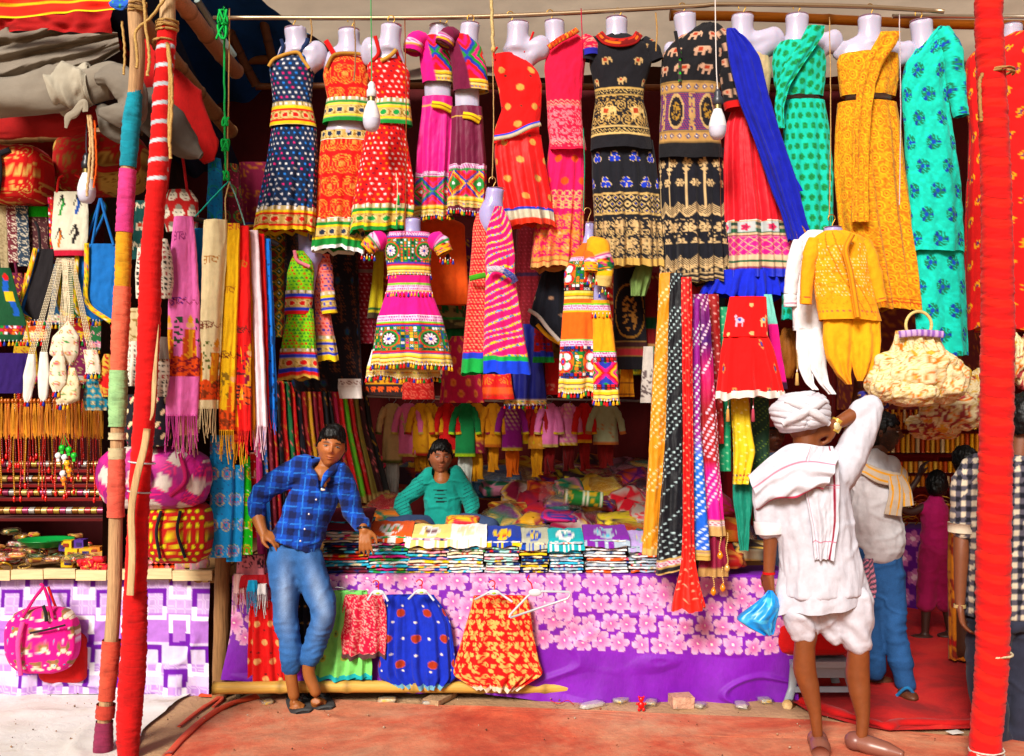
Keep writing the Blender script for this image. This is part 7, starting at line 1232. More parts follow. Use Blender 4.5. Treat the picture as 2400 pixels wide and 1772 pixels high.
for i,(px,py,c,w_)in enumerate(((165,1318,'e8b80c',34),(200,1316,'e0ac0c',30),(230,1312,'d89c0c',26),(172,1296,'ecc01c',30),(206,1294,'e4b010',30),(160,1276,'e8bc14',24),(190,1274,'4a2a8c',22),(226,1290,'c87a1c',26),(150,1280,'3a1c7c',14),(244,1300,'d8901c',20))):
 b=MB();Y=5.75+.05*((1320-py)//20);b.box(P(px,py,Y),[w_*Y/F,.06,20*Y/F],c,rz=.05*(i%3-1),jit=.002);b.box(P(px,py,Y)-[0,.034,0],[w_*.5*Y/F,.003,8*Y/F],'8a2a1c'if i%2 else '2a1c5c',rz=0);b.build('incense_box','plastic',None,f'{"purple" if c in ("4a2a8c", "3a1c7c") else "yellow"} carton, {ordn[i]} of the small carton pile by the first pole','carton','small cartons on the left table',smooth=False)
for i in range(14):
 q=P(g.uniform(192,250),g.uniform(1310,1334),5.62);packet(f'red foil packet, {ordn[i]} in the pile beside the yellow cartons',q,[.035,.03,.018],'d80c1c','e8304c',560+i,g.uniform(-1,1),'red foil packets',False,'foil_packet','packet')
for i in range(12):
 q=P(352+(i%6)*13,1330-(i//6)*14,5.62);b=MB();b.tube([q,q+[.0,.12,.0]],.016,'e8501c'if i%3 else 'e88a8c',n=10);b.build('incense_tube','plastic',None,f'orange tube, {ordn[i % 6]} from the left in the {"lower" if i < 6 else "upper"} row beside the red pole','tube','orange tubes')
for i in range(4):packet(f'pink sequinned purse, {ordn[i]} from the left near the end of the left table',P(425+i*17,1325-(i%2)*8,5.6),[.036,.03,.035],'d88a9c','b0a09c',580+i,.3,'sequinned purses',False,'coin_purse','purse')
sh=thing('display_shelf','dark shelf unit with red cloth at the back of the left stall','shelf',[-3.3,7.6,0])
for j,(py,Y)in enumerate(((1096,7.55),(1130,7.5),(1162,7.45),(1208,7.2))):b=MB();b.box([-3.4,Y,P(0,py,Y)[2]-.02],[2.4,.22,.02],'7a1c1c'if j!=3 else '5a0c14');b.build('board','cloth',sh,smooth=False)
RC=['b8944c','a83c3c','c8a868','8a5a2c','b0a8a0','9a3c5c'];RN_=['gold','ruby','brass','bronze','silver','rose']
for j,(py,Y)in enumerate(((1096,7.55),(1130,7.5),(1162,7.45),(1204,7.15))):
 for i in range(22):
  px=0+i*14.5+j*3;k=(i*5+j*3)%6
  if px>300:break
  b=MB();q=P(px,py-7,Y);t=np.linspace(0,1,13);b.tube(np.stack([q[0]-.02+.04*t,Y-.03+0*t,q[2]+.004+0*t],1),.024*(1+.12*(np.arange(13)%2)),RC[k],n=10);b.build('bangle_roll','gold',None,f'{RN_[k]} roll of bangles, {ordn[i % 17]} from the left on the {["top", "second", "third", "lowest"][j]} shelf of the left stall','bangles','bangle rolls on the left shelves')
g=random.Random(9)
for i in range(30):
 x=-12+i*8.6+g.uniform(-2,2);c=['d88a1c','c87814','e09a24'][i%3];o=thing('silk_tassel',f'amber silk tassel, {ordn[i % 17]} of the {"left" if i < 17 else "right"} half of the hanging row','tassel',P(x,1030,5.6),'amber tassels in the left stall');b=MB()
 for q in range(9):xx=x+g.uniform(-4,4);b.tube([P(x+(xx-x)*.3,940,5.6),P(xx,975,5.6)+[0,g.uniform(-.01,.01),0],P(xx+g.uniform(-2,2),1022+g.uniform(-8,8),5.6)],.0028,C(c)*g.uniform(.7,1.15),n=4,caps=False)
 b.build('strands','satin',o);b=MB();b.ball(P(x,940,5.6),(.012,.012,.016),'b8641c',8,6);b.build('knot','gold',o)
for i in range(44):
 x=-10+i*5.9+g.uniform(-2,2);k=i%5;c=['b8241c','a8501c','c88a2c','7a141c','d83c24'][k];y0,y1=900+g.uniform(0,60),1060+g.uniform(0,110);b=MB();n=int((y1-y0)/4.2)
 for s in range(n):b.ball(P(x+2*math.sin(s/9+i),y0+(y1-y0)*s/n,5.85+.1*(i%3)),.0062,c,n=5,m=4)
 b.ball(P(x,y1+6,5.85+.1*(i%3)),(.01,.01,.02),'e0281c',6,5);b.build('bead_necklace','bead',None,f'{["scarlet", "rust", "honey", "garnet", "coral"][k]} bead necklace with a red drop, {ordn[(i // 5) % 17]} {["scarlet", "rust", "honey", "garnet", "coral"][k]} one from the left','necklace','bead necklaces in the left stall')
for i,(x,y,c)in enumerate(((146,1050,'18b83c'),(162,1054,'1cc03c'),(174,1068,'1ab43c'),(137,1068,'f0f0f0'),(152,1072,'f2f2f2'),(158,1086,'f0b41c'),(163,1104,'ee9a1c'),(148,1110,'f2f2f2'),(150,1124,'e88a1c'))):
 o=thing('whistle_keyring',f'{"green" if c[0] == "1" else "white" if c[0] == "f" and c[1] in "02" and c[-1] != "c" else "orange"} football whistle keyring, {ordn[i]} from the top of the bunch','keyring',P(x,y,5.0),'whistle keyrings');b=MB()
 b.ball(P(x,y,5.0),.017,c,14,10);b.box(P(x,y+9,5.0),[.014,.014,.02],c)
 for a,e in((0,0),(1.2,.6),(-1.2,.6),(1.0,-.7),(-1.0,-.7)):b.ball(P(x,y,5.0)+np.array([.0135*math.sin(a),-.0135*math.cos(a)*.8,.0125*e]),.005,'101010',6,5)
 b.build('whistle','plastic',o);line('cord',[P(150,1020,5.02),P(x,y-8,5.0)],.002,['d81c1c','1ca03c'][i%2],parent=o)
# ---- light bulbs
def bulb(label,x,y,Y,wire,cap='e8e6ea',wc='e8e4de'):
 o=thing('light_bulb',label,'bulb',P(x,y,Y),'bare bulbs hanging on wires');k=Y/F*.98;p=P(x,y,Y)
 b=MB();b.lathe(p,[(.001,-38*k),(11*k,-36*k),(17*k,-29*k),(20.5*k,-18*k),(21*k,-8*k)],'d8d8ec',n=24);b.build('globe','plastic',o)
 b=MB();b.lathe(p,[(21*k,-8*k),(20.5*k,0),(16*k,18*k),(11*k,30*k),(10*k,34*k)],'f2f2f4',n=24);b.build('housing','plastic',o)
 b=MB();b.lathe(p,[(8.5*k,34*k),(8.5*k,46*k)],'a89a6c',n=16);b.build('bayonet','metal',o);b=MB();b.lathe(p,[(10*k,45*k),(12*k,48*k),(12*k,60*k),(8*k,66*k),(9*k,74*k),(4*k,82*k),(0.5*k,83*k)],cap,n=18);b.build('socket','plastic',o)
 b=MB();q=path([P(a,c_,Y)for a,c_ in wire]+[p+[0,0,82*k]],30);b.tube(q,.003,wc,n=6);b.build('wire','plastic',o);return o
bulb('white bulb on a green and red wire before the red dotted dress',871,272,5.05,[(869,-30),(870,60),(871,140)],wc='2a9a4c');bulb('white bulb with dark socket before the elephant top',1682,290,5.05,[(1676,-30),(1677,60),(1679,160)],cap='3a3c44',wc='e8e0dc');bulb('small bulb with black socket behind the jute cords at the left',203,440,4.75,[(203,290),(202,340)],cap='1c1c24',wc='2a2a3c')
line('rope',[P(1152,-20,5.2),P(1153,50,5.2),P(1156,120,5.2)],.009,'d8c08c',label='thick jute rope end hanging at the top centre',cat='rope');b=MB();b.ball(P(1156,116,5.2),(.013,.013,.018),'d8b87c',10,8);b.build('rope_whipping','rope',None,'frayed knot at the end of the thick rope','knot')
for x,y0,y1,c,l in((1154,118,420,'c8a070','thin cord carrying the striped pink child dress'),(1362,20,230,'c82c4c','thin red cord beside the pink kurti'),(1537,30,120,'b8905c','jute string hung from the rail near the elephant top'),(949,45,560,'9a4a2c','thin brown cord between the two red dresses'),(1944,40,505,'c8a070','thin cord carrying the yellow child kurta'),(2108,30,480,'d8c8cc','pale thread beside the turquoise kurti'),(1367,300,495,'1a8a6c','green cord carrying the orange and yellow outfit'),(728,45,100,'b08a5c','loose jute string on the steel rail'),(830,45,190,'9a7a5c','dark jute string in front of the red paisley blouse')):
 line('cord',[P(x,y0,5.18),P(x+3,(y0+y1)/2,5.16),P(x,y1,5.15)],.0028 if x not in(1537,728,830)else.004,c,label=l,cat='cord')
# == right stall
GJ='gold bangle rolls on the right stall shelves'
js=thing('display_shelf','jewellery display with red shelves at the back of the right stall','shelf',[3.6,9.1,0])
for j,(py,Y)in enumerate(((1008,9.1),(1062,9.0),(1108,8.9),(1140,8.8),(1228,8.3))):b=MB();b.box([P(2180,0,Y)[0],Y+.05,P(0,py,Y)[2]-.02],[2.6,.26,.03],'7a1418'if j<4 else 'c8b090');b.build('board','cloth',js,smooth=False)
GC=['f0b43c','e8942c','f4c860','d8842c','e8d0a0','c8542c'];GN=['yellow gold','orange gold','pale gold','copper','ivory','ruby']
for j,(py,Y,hh)in enumerate(((1006,9.05,40),(1060,8.95,44),(1106,8.85,26),(1138,8.75,24))):
 for i in range(36):
  px=1975+i*11.5+(j%2)*5;k=(i*7+j*5+i//4)%6;kk=Y/F;q=P(px,py,Y)-[0,.09,0];b=MB();m_=14;t=np.linspace(0,1,m_)
  b.tube(np.stack([q[0]+0*t,q[1]+0*t,q[2]+t*hh*kk],1),4.6*kk*(1+.14*(np.arange(m_)%2)),GC[k],n=9);b.build('bangle_roll','gold',None,f'{GN[k]} bangle roll, {ordn[i % 17]} of the {["first", "second", "third"][i // 17]} set on the {["top", "second", "third", "fourth"][j]} shelf','bangles',GJ)
for i in range(26):
 px=1985+i*13.5;q=P(px,946,8.6);b=MB();t=np.linspace(0,1,12);b.tube(np.stack([q[0]+0*t,q[1]+0*t,q[2]-t*(30+14*(i%3))*8.6/F],1),3.2*8.6/F*(1+.3*(np.arange(12)%2)),GC[i%6],n=6);b.build('necklace','gold',None,f'{GN[i % 6]} chain hanging over the jewellery shelves, {ordn[i % 17]} of the {["left", "right"][i // 17]} group','necklace','chains hanging over the right shelves')
g=random.Random(21)
for i in range(60):
 Y=g.uniform(8.0,8.5);px=g.uniform(2030,2290);k=g.randrange(6);bangle([P(px,0,Y)[0],Y,P(0,1226,8.3)[2]+.02+g.uniform(0,.2)],g.uniform(.04,.07),GC[k],f'{GN[k]} bangle in the heap on the inner jewellery counter','loose gold bangles on the inner counter',tilt=g.uniform(-1,1))
ct=thing('jewellery_counter','inner counter covered with dark purple flowered cloth','counter',[P(2170,0,8.2)[0],8.2,0]);q=P(0,1235,8.1)[2];b=MB();b.box([P(2180,0,8.2)[0],8.25,q/2],[1.7,.5,q-.02],'5a2c1c');b.build('base','plank',ct,smooth=False)
def fl2(p):p.c[:]=C('5a1280');p.flower(46,44,20,5,'b86aa8','d89ac4','f0d8e8',1240,1420);return p
o=tablecloth('tablecloth','dim purple flowered cloth on the inner jewellery counter',(2030,2330),1240,[1440,1446,1450],7.95,fl2,3.2,0,7)
st=thing('plastic_stool','grey plastic stool with a red cushion behind the turbaned man','stool',[*gp(1920,1632),0]);Ys=5.55;q=P(1905,1540,Ys)
b=MB();b.box([q[0],Ys,q[2]],[.33,.33,.03],'a8b0b8',jit=.003);b.box([q[0]+.0,Ys-.15,q[2]-.045],[.30,.012,.06],'9aa2ac');b.build('seat','plastic',st,smooth=False)
for sx in(-1,1):
 for sy in(-1,1):b=MB();b.tube([[q[0]+sx*.14,Ys+sy*.14,q[2]-.01],[q[0]+sx*.165,Ys+sy*.165,q[2]*.4],[q[0]+sx*.2,Ys+sy*.19,0]],[.03,.022,.026],'a8b0b8',n=10,flat=.55);b.build('leg','plastic',st)
b=MB();b.box([q[0],Ys-.17,q[2]*.38],[.32,.012,.03],'9aa2ac');b.build('stretcher','plastic',st,smooth=False)
blob('seat_cushion',None,(1900,1490),(92,70,38),Ys,'c8140c','cloth',12,50,30,.06,1.5,.5,label='bright red cushion on the grey stool',cat='cushion')
strip('printed_cloth','white and black printed cloth at the lower right edge','cloth',[(1540,2364,2440),(1640,2362,2450)],5.3,lambda p:(p.band(0,9999,'d8d4d0'),p.m(vn(p.S/5,p.T/6,0,2)>.05,'3a3a40'),p.band(1628,1650,'1a3a8c'))[0],depth=.3,pl=3,seed=601)
# == people
def unit(v):v=np.asarray(v,float);return v/np.linalg.norm(v)
def hand(mb,w_,d_,n_,side,L=.17,curl=.5,spread=.12,thumb=.6):
 """palm and five fingers from wrist w_, along d_, curling towards n_; thumb on side"""
 d_,n_=unit(d_),unit(n_);s=np.cross(n_,d_)*side;n_=np.cross(d_,s)*side;w_=np.asarray(w_,float);fl=[.43,.48,.45,.35];R=L*.052
 for i in range(4):
  o_=s*(1.5-i)*L*.118;kn=w_+d_*L*(.5-.02*abs(i-1.2))+o_;mb.tube([w_+o_*.45,w_+o_*.8+d_*L*.25,kn],[L*.1,L*.088,L*.07],'ffffff',n=8)
  a=0.15;p=kn;dr=unit(d_+s*(1.5-i)*spread)
  for sgm in range(3):
   a+=curl*(.75+.12*i);q=p+(dr*math.cos(a)+n_*math.sin(a))*L*fl[i]*(.45,.31,.26)[sgm];mb.tube([p,q],[R*(1.08-.1*sgm),R*(1-.12*sgm)],'ffffff',n=8);mb.ball(q,R*(1-.1*sgm),'ffffff',8,6);p=q
 p=w_+s*L*.2+d_*L*.1;q=p+(s*.75+d_*.6+n_*.25*thumb)*L*.2;r2=q+(d_*.85+s*.3+n_*.4*thumb)*L*.18;r3=r2+(d_*.95+n_*.35*thumb)*L*.13
 mb.tube([w_,p,q,r2,r3],[L*.1,L*.1,L*.075,L*.06,L*.048],'ffffff',n=8);mb.ball(r3,L*.05,'ffffff',8,6)
def head(parent,ctr,h,skin,yaw=0,pitch=0,roll=0,hair='0d0b0c',face=True,beard=0,smile=.5,hseed=1,quiff=.1,back=False,brow='15100f'):
 """sculpted head, h = chin to crown in metres; yaw 0 looks at -Y"""
 cy,sy_,cp,sp,cr,sr=math.cos(yaw),math.sin(yaw),math.cos(pitch),math.sin(pitch),math.cos(roll),math.sin(roll)
 M=np.array([[cy,-sy_,0],[sy_,cy,0],[0,0,1]])@np.array([[cr,0,sr],[0,1,0],[-sr,0,cr]])@np.array([[1,0,0],[0,cp,-sp],[0,sp,cp]])
 W_=lambda L:(np.asarray(L)*h)@M.T+ctr
 n,m_=(104,120)if face else(56,50);th=np.linspace(0,2*PI,n,endpoint=False);ph=np.linspace(.02,PI-.02,m_);D=np.stack([np.sin(ph)[:,None]*np.sin(th),-np.sin(ph)[:,None]*np.cos(th),np.cos(ph)[:,None]+0*th],-1)
 L=D*[.345,.43,.5];x,y,z=L[...,0],L[...,1],L[...,2];t=np.clip((-z+.02)/.5,0,1);x=x*(1-.34*t**1.4);y=np.where(y<0,y*(1-.10*t),y*(1-.42*t));fr=(y<-.12)
 G_=lambda a,b_,sa,sb:np.exp(-((x-a)/sa)**2-((z-b_)/sb)**2)*fr
 dy=-.018*G_(0,.14,.2,.05)+.035*(G_(-.14,.05,.075,.05)+G_(.14,.05,.075,.05))-.085*G_(0,-.075,.046,.06)-.045*G_(0,.0,.032,.09)-.02*(G_(.05,-.1,.03,.03)+G_(-.05,-.1,.03,.03))-.028*(G_(.17,-.09,.09,.08)+G_(-.17,-.09,.09,.08))-.026*G_(0,-.215,.09,.022)-.03*G_(0,-.26,.075,.024)+.02*G_(0,-.237,.11,.008)-.035*G_(0,-.4,.1,.06)
 y=y+dy;L=np.stack([x,y,z],-1);c=np.broadcast_to(C(skin),L.shape).copy();sk=C(skin)
 def mk(mask,col,a=1.):
  q=(np.clip(mask,0,1)*a)[...,None];c[:]=c*(1-q)+C(col)*q
 if face:
  zl=-.238+smile*.05*(x/.1)**2;mk(np.exp(-((x)/.085)**6)*np.exp(-((z-zl)/.032)**4)*fr,sk*[1.05,.62,.6],.6);mk(np.exp(-((x)/.1)**6)*np.exp(-((z-zl)/.009)**2)*fr,'3a1a14',.7)
  for s in(-1,1):xb=np.abs(x*s-.145);mk((x*s>.05)*np.exp(-(xb/.085)**4)*np.exp(-((z-.118-.02*np.cos((x*s-.12)*14))/.021)**2)*fr,brow,1);mk(np.exp(-((x*s-.14)/.08)**4)*np.exp(-((z-.066)/.013)**2)*fr,brow,.8);mk(np.exp(-((x*s-.045)/.014)**2-((z+.12)/.01)**2)*fr,'2a1412',.7)
  if beard:mk(sstep(-.12,-.2,z-.25*(np.abs(x)>.15)*1.)*(vn(x*60,z*60,y*60,2)>-.6)*(y<.12)*(np.hypot(x/.09,(z+.235)/.035)>1),'14100f',.85*beard);mk(np.exp(-((x)/.1)**4)*np.exp(-((z+.175)/.02)**2)*fr,'14100f',.8*beard)
 hd=MB();hd.grid(W_(L),c.reshape(-1,3),cu=True)
 for s in(-1,1):
  E=MB();hd.ball(W_([s*.352,.03,.0]),h*.001,skin,4,3);th2=np.linspace(0,2*PI,16,endpoint=False);pr=[(0.001,0),(.05,.008),(.085,.0),(.095,.022),(.08,.035),(.02,.03)]
  Gt=np.stack([np.array([s*(.335+pz*.9)+0*th2,.05+pr_*.62*np.cos(th2),.01+pr_*np.sin(th2)]).T for pr_,pz in pr]);hd.grid(W_(Gt),skin,cu=True)
 ho=hd.build('head','skin',parent)
 if face:
  for s in(-1,1):
   n,m_=26,20;th=np.linspace(0,2*PI,n,endpoint=False);ph=np.linspace(.02,PI-.02,m_);E=np.stack([np.sin(ph)[:,None]*np.cos(th),np.cos(ph)[:,None]+0*th,np.sin(ph)[:,None]*np.sin(th)],-1);a=np.arccos(np.clip(-E[...,1],-1,1));cc=np.where((a<.52)[...,None],C('120a08'),C('94867e'));e=MB();e.grid(W_(E*[.058,.05,.026]+[s*.14,-.346,.045]),cc.reshape(-1,3),cu=True);eo=e.build('eye','bead',ho);ORG[eo.name]=np.zeros(3);eo.location=(0,0,0)
 if hair:
  n,m_=84,52;th=np.linspace(0,2*PI,n,endpoint=False);ph=np.linspace(.02,2.35,m_);D=np.stack([np.sin(ph)[:,None]*np.sin(th),-np.sin(ph)[:,None]*np.cos(th),np.cos(ph)[:,None]+0*th],-1);f=sstep(-.2,.6,-D[...,1]);lim=.25+.05*vn(D[...,0]*11,0,0,hseed)-.05*np.maximum(0,np.abs(D[...,0])*3-.6);lim=np.where(D[...,1]<-.25,lim,np.where(np.abs(D[...,0])>.1,-.1+.28*f,-.3));lim=np.where(D[...,1]>.15,-.32,lim)
  R_=1.07+quiff*f*sstep(.2,.9,D[...,2])+.07*fbm(D[...,0]*6+2,D[...,1]*7,D[...,2]*3,hseed)+.05*f*D[...,0]+.04*np.maximum(0,1-3*np.abs(vn(D[...,0]*13+D[...,2]*3,D[...,1]*13,0,hseed)));L=D*np.array([.352,.44,.5])*R_[...,None];t=np.clip((-L[...,2]+.02)/.5,0,1);L[...,0]*=1-.2*t
  ins=sstep(-.004,.02,L[...,2]+.03*vn(D[...,0]*18,D[...,1]*18,0,hseed)-lim);L=L*(.5+.5*ins)[...,None];b=MB();b.grid(W_(L),hair,cu=True);b.build('hair','hair',parent)
 return ho
def folds(a,sc,sd=1,sy=1.):return lambda V:a*(fbm(V[:,0]*sc,V[:,1]*sc,V[:,2]*sc*sy,sd,4)+.9*(1-np.minimum(1,np.abs(fbm(V[:,0]*sc*.7+9,V[:,1]*sc*.7,V[:,2]*sc*sy*1.3,sd+2,2))*4)))
def shoe_sole(parent,a,b_,wd,c,name='sandal'):
 a,b_=np.array([*a,.012]),np.array([*b_,.012]);m_=MB();t=np.linspace(0,1,12)[:,None];p=a+(b_-a)*t;r=wd/2*(.72+.28*np.sin(np.linspace(.3,2.6,12))+.1*np.linspace(0,1,12));r[0]*=.7;r[-1]*=.6;m_.tube(p,r,c,n=14,flat=.24,up=[0,0,1]);return m_.build(name,'cloth',parent)
# ---------------- boy
SK='a5673c';YB=5.24;KB=YB/F
boy=thing('person','teenage boy in blue plaid shirt and jeans leaning with one elbow on the shirts','person',[*gp(700,1658),0])
b=MB();chain(b,YB,[(764,1075,6),(760,1105,8)],[21,26]);chain(b,YB,[(756,1118,4),(722,1190,10),(692,1290,8)],[34,32,26])
chain(b,YB,[(700,1100,8),(640,1135,10),(600,1180,12)],[22,20,16]);chain(b,YB,[(600,1185,12),(606,1215,0),(622,1248,-18)],[16,16,11]);hand(b,P(622,1246,YB)+[0,-18*KB,0],(.75,-.1,-.42),(.1,.55,-.8),1,.148,.42,.2)
chain(b,YB,[(800,1120,8),(820,1160,14),(828,1208,20)],[22,19,16]);chain(b,YB,[(828,1208,18),(845,1226,-4),(858,1240,-26)],[16,14,11]);hand(b,P(858,1240,YB)+[0,-26*KB,0],(.12,-.35,-1),(-.1,.9,-.2),-1,.148,.22,.12)
chain(b,YB,[(668,1320,2),(668,1440,0),(680,1570,2),(688,1630,4)],[22,18,15,13.5]);chain(b,YB,[(714,1320,4),(758,1440,-4),(722,1560,6),(738,1622,6)],[22,18,15,13.5])
for(ax,ay,tx,ty)in((688,1634,700,1658),(738,1626,750,1650)):
 a=P(ax,ay,YB)+[0,.01,0];g1=gp(tx-2,ty-3);g2=np.array([g1[0]+.02,g1[1]-.10]);a[2]=.055;b.tube([a,[a[0]*.5+g2[0]*.5,a[1]*.5+g2[1]*.5,.042],[g2[0],g2[1]+.02,.034]],[.03,.031,.034],'ffffff',n=12,flat=.6,up=[0,0,1]);b.ball([a[0]-.004,a[1]+.03,.038],(.028,.03,.028),'ffffff',10,8)
 for q in range(5):b.tube([[g2[0]-.028+q*.0145,g2[1]+.02,.032],[g2[0]-.033+q*.0165,g2[1]-.018-.01*math.sin(q*.9)-(.008 if q==0 else 0),.026]],[.0095,.0078],'ffffff',n=8);b.ball([g2[0]-.033+q*.0165,g2[1]-.02-.01*math.sin(q*.9),.026],.008,'ffffff',8,6)
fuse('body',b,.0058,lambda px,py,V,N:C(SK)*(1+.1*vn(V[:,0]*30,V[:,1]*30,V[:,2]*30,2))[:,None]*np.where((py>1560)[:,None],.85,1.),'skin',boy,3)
head(boy,P(777,1050,YB)+[0,-.01,0],.212,'b06c44',yaw=.2,pitch=-.02,roll=.16,smile=.8,quiff=.3,hseed=3)
def plaid(px,py,V,N):
 x,y=px+.12*(py-1180),py-.1*(px-700);a=(x%40)/40;b_=(y%40)/40;c=np.broadcast_to(C('0c4cb4'),V.shape).copy();d1=(a<.42);d2=(b_<.42);c[d1^d2]=C('0c3684');c[d1&d2]=C('0a1c4c');ln=(np.abs(a-.72)<.03)|(np.abs(b_-.72)<.03);c[ln]=C('3a7cd8');return c
b=MB();chain(b,YB,[(758,1098,8),(748,1130,8),(722,1200,6),(700,1250,4),(688,1280,2)],[34,54,57,58,58],.78);chain(b,YB,[(712,1100,6),(650,1126,10),(604,1166,14),(600,1200,6)],[34,29,26,22]);chain(b,YB,[(790,1112,4),(812,1150,14),(828,1206,16),(846,1228,-4)],[30,28,25,20]);chain(b,YB,[(730,1096,8),(700,1098,8)],[26,26]);chain(b,YB,[(786,1100,6),(798,1112,4)],[20,24])
fuse('shirt',b,.0065,plaid,'cloth',boy,4,folds(.0085,9,2),cut=lambda px,py,V:(np.abs(px-760)<(1146-py)*.4)&(py<1146)&(V[:,1]<YB))
b=MB();chain(b,YB,[(728,1098,-22),(738,1082,-16),(752,1076,-4)],[6,8,6]);chain(b,YB,[(764,1134,-52),(772,1112,-36),(786,1098,-24),(794,1084,-6)],[4,8,9,6]);chain(b,YB,[(754,1136,-50),(744,1112,-40),(730,1096,-26)],[4,8,8]);fuse('collar',b,.004,plaid,'cloth',boy,2)
for i,(x,y)in enumerate(((741,1171),(724,1205),(714,1240),(704,1268),(754,1146))):b=MB();b.ball(P(x,y,YB-.155),.0055,'e4e4ec',8,6);b.build('button','bead',boy)
def jean(px,py,V,N):f=np.exp(-((px-np.interp(py,[1300,1440,1560],[668,668,680]))/16)**2)+np.exp(-((px-np.interp(py,[1300,1440,1560],[722,762,722]))/16)**2);k=(f*np.exp(-((py-1400)/75.)**2))[:,None]*.6;n_=(.9+.2*fbm(V[:,0]*20,V[:,1]*20,V[:,2]*9,3))[:,None];return(C('3c6cac')*(1-k)+C('b0c8e8')*k)*n_
b=MB();chain(b,YB,[(690,1280,2),(690,1312,2)],[57,56],.66);chain(b,YB,[(666,1310,2),(668,1380,0),(670,1440,-2),(680,1510,0),(682,1566,2)],[40,34,28,24,22]);chain(b,YB,[(714,1310,4),(742,1380,0),(760,1432,-8),(742,1500,0),(726,1546,6)],[40,35,29,25,22])
fuse('jeans',b,.0098,jean,'jean',boy,3,lambda V:folds(.006,10,5)(V)+.0035*np.maximum(0,np.sin(V[:,2]*170+12*vn(V[:,0]*9,V[:,2]*9,V[:,1]*9,2)))*sstep(.62,.4,V[:,2])*sstep(.16,.3,V[:,2]))
for(x,y,x2)in((700,1660,698),(752,1652,752)):
 g1=gp(x-8,y-26);g2=gp(x+6,y+8);shoe_sole(boy,g1+(g1-g2)*.1,g2+(g2-g1)*.22,.125,'2c2c2e');m0=(g1*.45+g2*.55);tp=np.array([g1[0]*.12+g2[0]*.88,g1[1]*.25+g2[1]*.75,.05])
 for s in(-1,1):b=MB();b.tube(path([[g1[0]*.6+g2[0]*.4+s*.045,g1[1]*.6+g2[1]*.4+.03,.02],[g1[0]*.5+g2[0]*.5+s*.032,m0[1]+.0,.06],tp],10),.008,'3a3a3c',n=8,flat=.5);b.build('strap','cloth',boy)
b=MB();t=np.linspace(0,2*PI,22);b.tube(np.array([P(856+14*math.cos(a),1236+5*math.sin(a),YB)+[0,-.05+.03*math.sin(a),0]for a in t]),.006,'121014',n=8);b.build('bracelet','bead',boy)
b=MB();b.ball(P(757,1148,5.08),(.013,.006,.006),'e8e0d4',10,6);b.build('pendant','bead',boy)
# ---------------- seated vendor
YV=6.3;KV=YV/F;vd=thing('person','smiling vendor in torn teal sweatshirt sitting among the packed clothes','person',P(1040,1225,YV));sk='a0623a'
b=MB();chain(b,YV,[(1034,1096),(1035,1118),(1036,1128)],[15,18,24]);chain(b,YV,[(1038,1134),(1040,1225)],[22,22]);chain(b,YV,[(995,1125),(948,1178,-10),(955,1206,-34),(972,1216,-46)],[16,13,12,8]);chain(b,YV,[(1082,1125),(1104,1178,-10),(1106,1205,-34),(1094,1216,-46)],[16,13,12,8])
hand(b,P(970,1214,YV)+[0,-46*KV,0],(.8,-.4,-.1),(0,0,-1),1,.17,.12);hand(b,P(1096,1214,YV)+[0,-46*KV,0],(-.6,-.6,-.1),(0,0,-1),-1,.17,.12);fuse('body',b,.0105,sk,'skin',vd,3)
head(vd,P(1032,1074,YV),.208,'a4654a',yaw=.2,pitch=-.03,roll=.03,smile=1.2,quiff=.26,hseed=5,beard=.0);
b=MB();chain(b,YV,[(1034,1110,2),(1036,1128,2),(1039,1180),(1040,1228)],[24,42,44,44],.7);chain(b,YV,[(1006,1118),(976,1146,-2),(944,1178,-10),(956,1206,-32)],[22,20,18,15]);chain(b,YV,[(1066,1116),(1088,1144,-2),(1104,1180,-10),(1107,1204,-32)],[22,20,18,15])
def teal(px,py,V,N):c=np.broadcast_to(C('1c9488'),V.shape).copy();sl=((px<992)|(px>1086));q=(py+.5*px)%9;c[sl&(q<1.2)]=C('0c3c40');k=(np.abs(px-1032)<16)&(py>1148)&(py<1184)&((py-1148)%9<3.4*(1-(np.abs(px-1032)/17)**2));c[k]=C('0c1418');return c
fuse('sweatshirt',b,.0055,teal,'cloth',vd,3,folds(.008,9,7),cut=lambda px,py,V:(np.hypot((px-1034)/21,(py-1106)/27)<1)&(V[:,1]<YV));b=MB();chain(b,YV,[(1070,1232,-20),(1110,1224,-50),(1150,1226,-60)],[26,26,22]);chain(b,YV,[(1000,1232,-20),(960,1226,-50),(925,1226,-60)],[26,26,22]);fuse('jeans',b,.008,'3a4a6c','jean',vd,3,folds(.006,9,3))
b=MB();t=np.linspace(0,2*PI,24);b.tube(np.array([P(1034+19*math.cos(a),1112+9*(1-math.sin(a))*.6,YV)+[0,.035*math.sin(a)-.012,0]for a in t]),.003,'b81c24',n=5);b.build('red_thread','rope',vd)
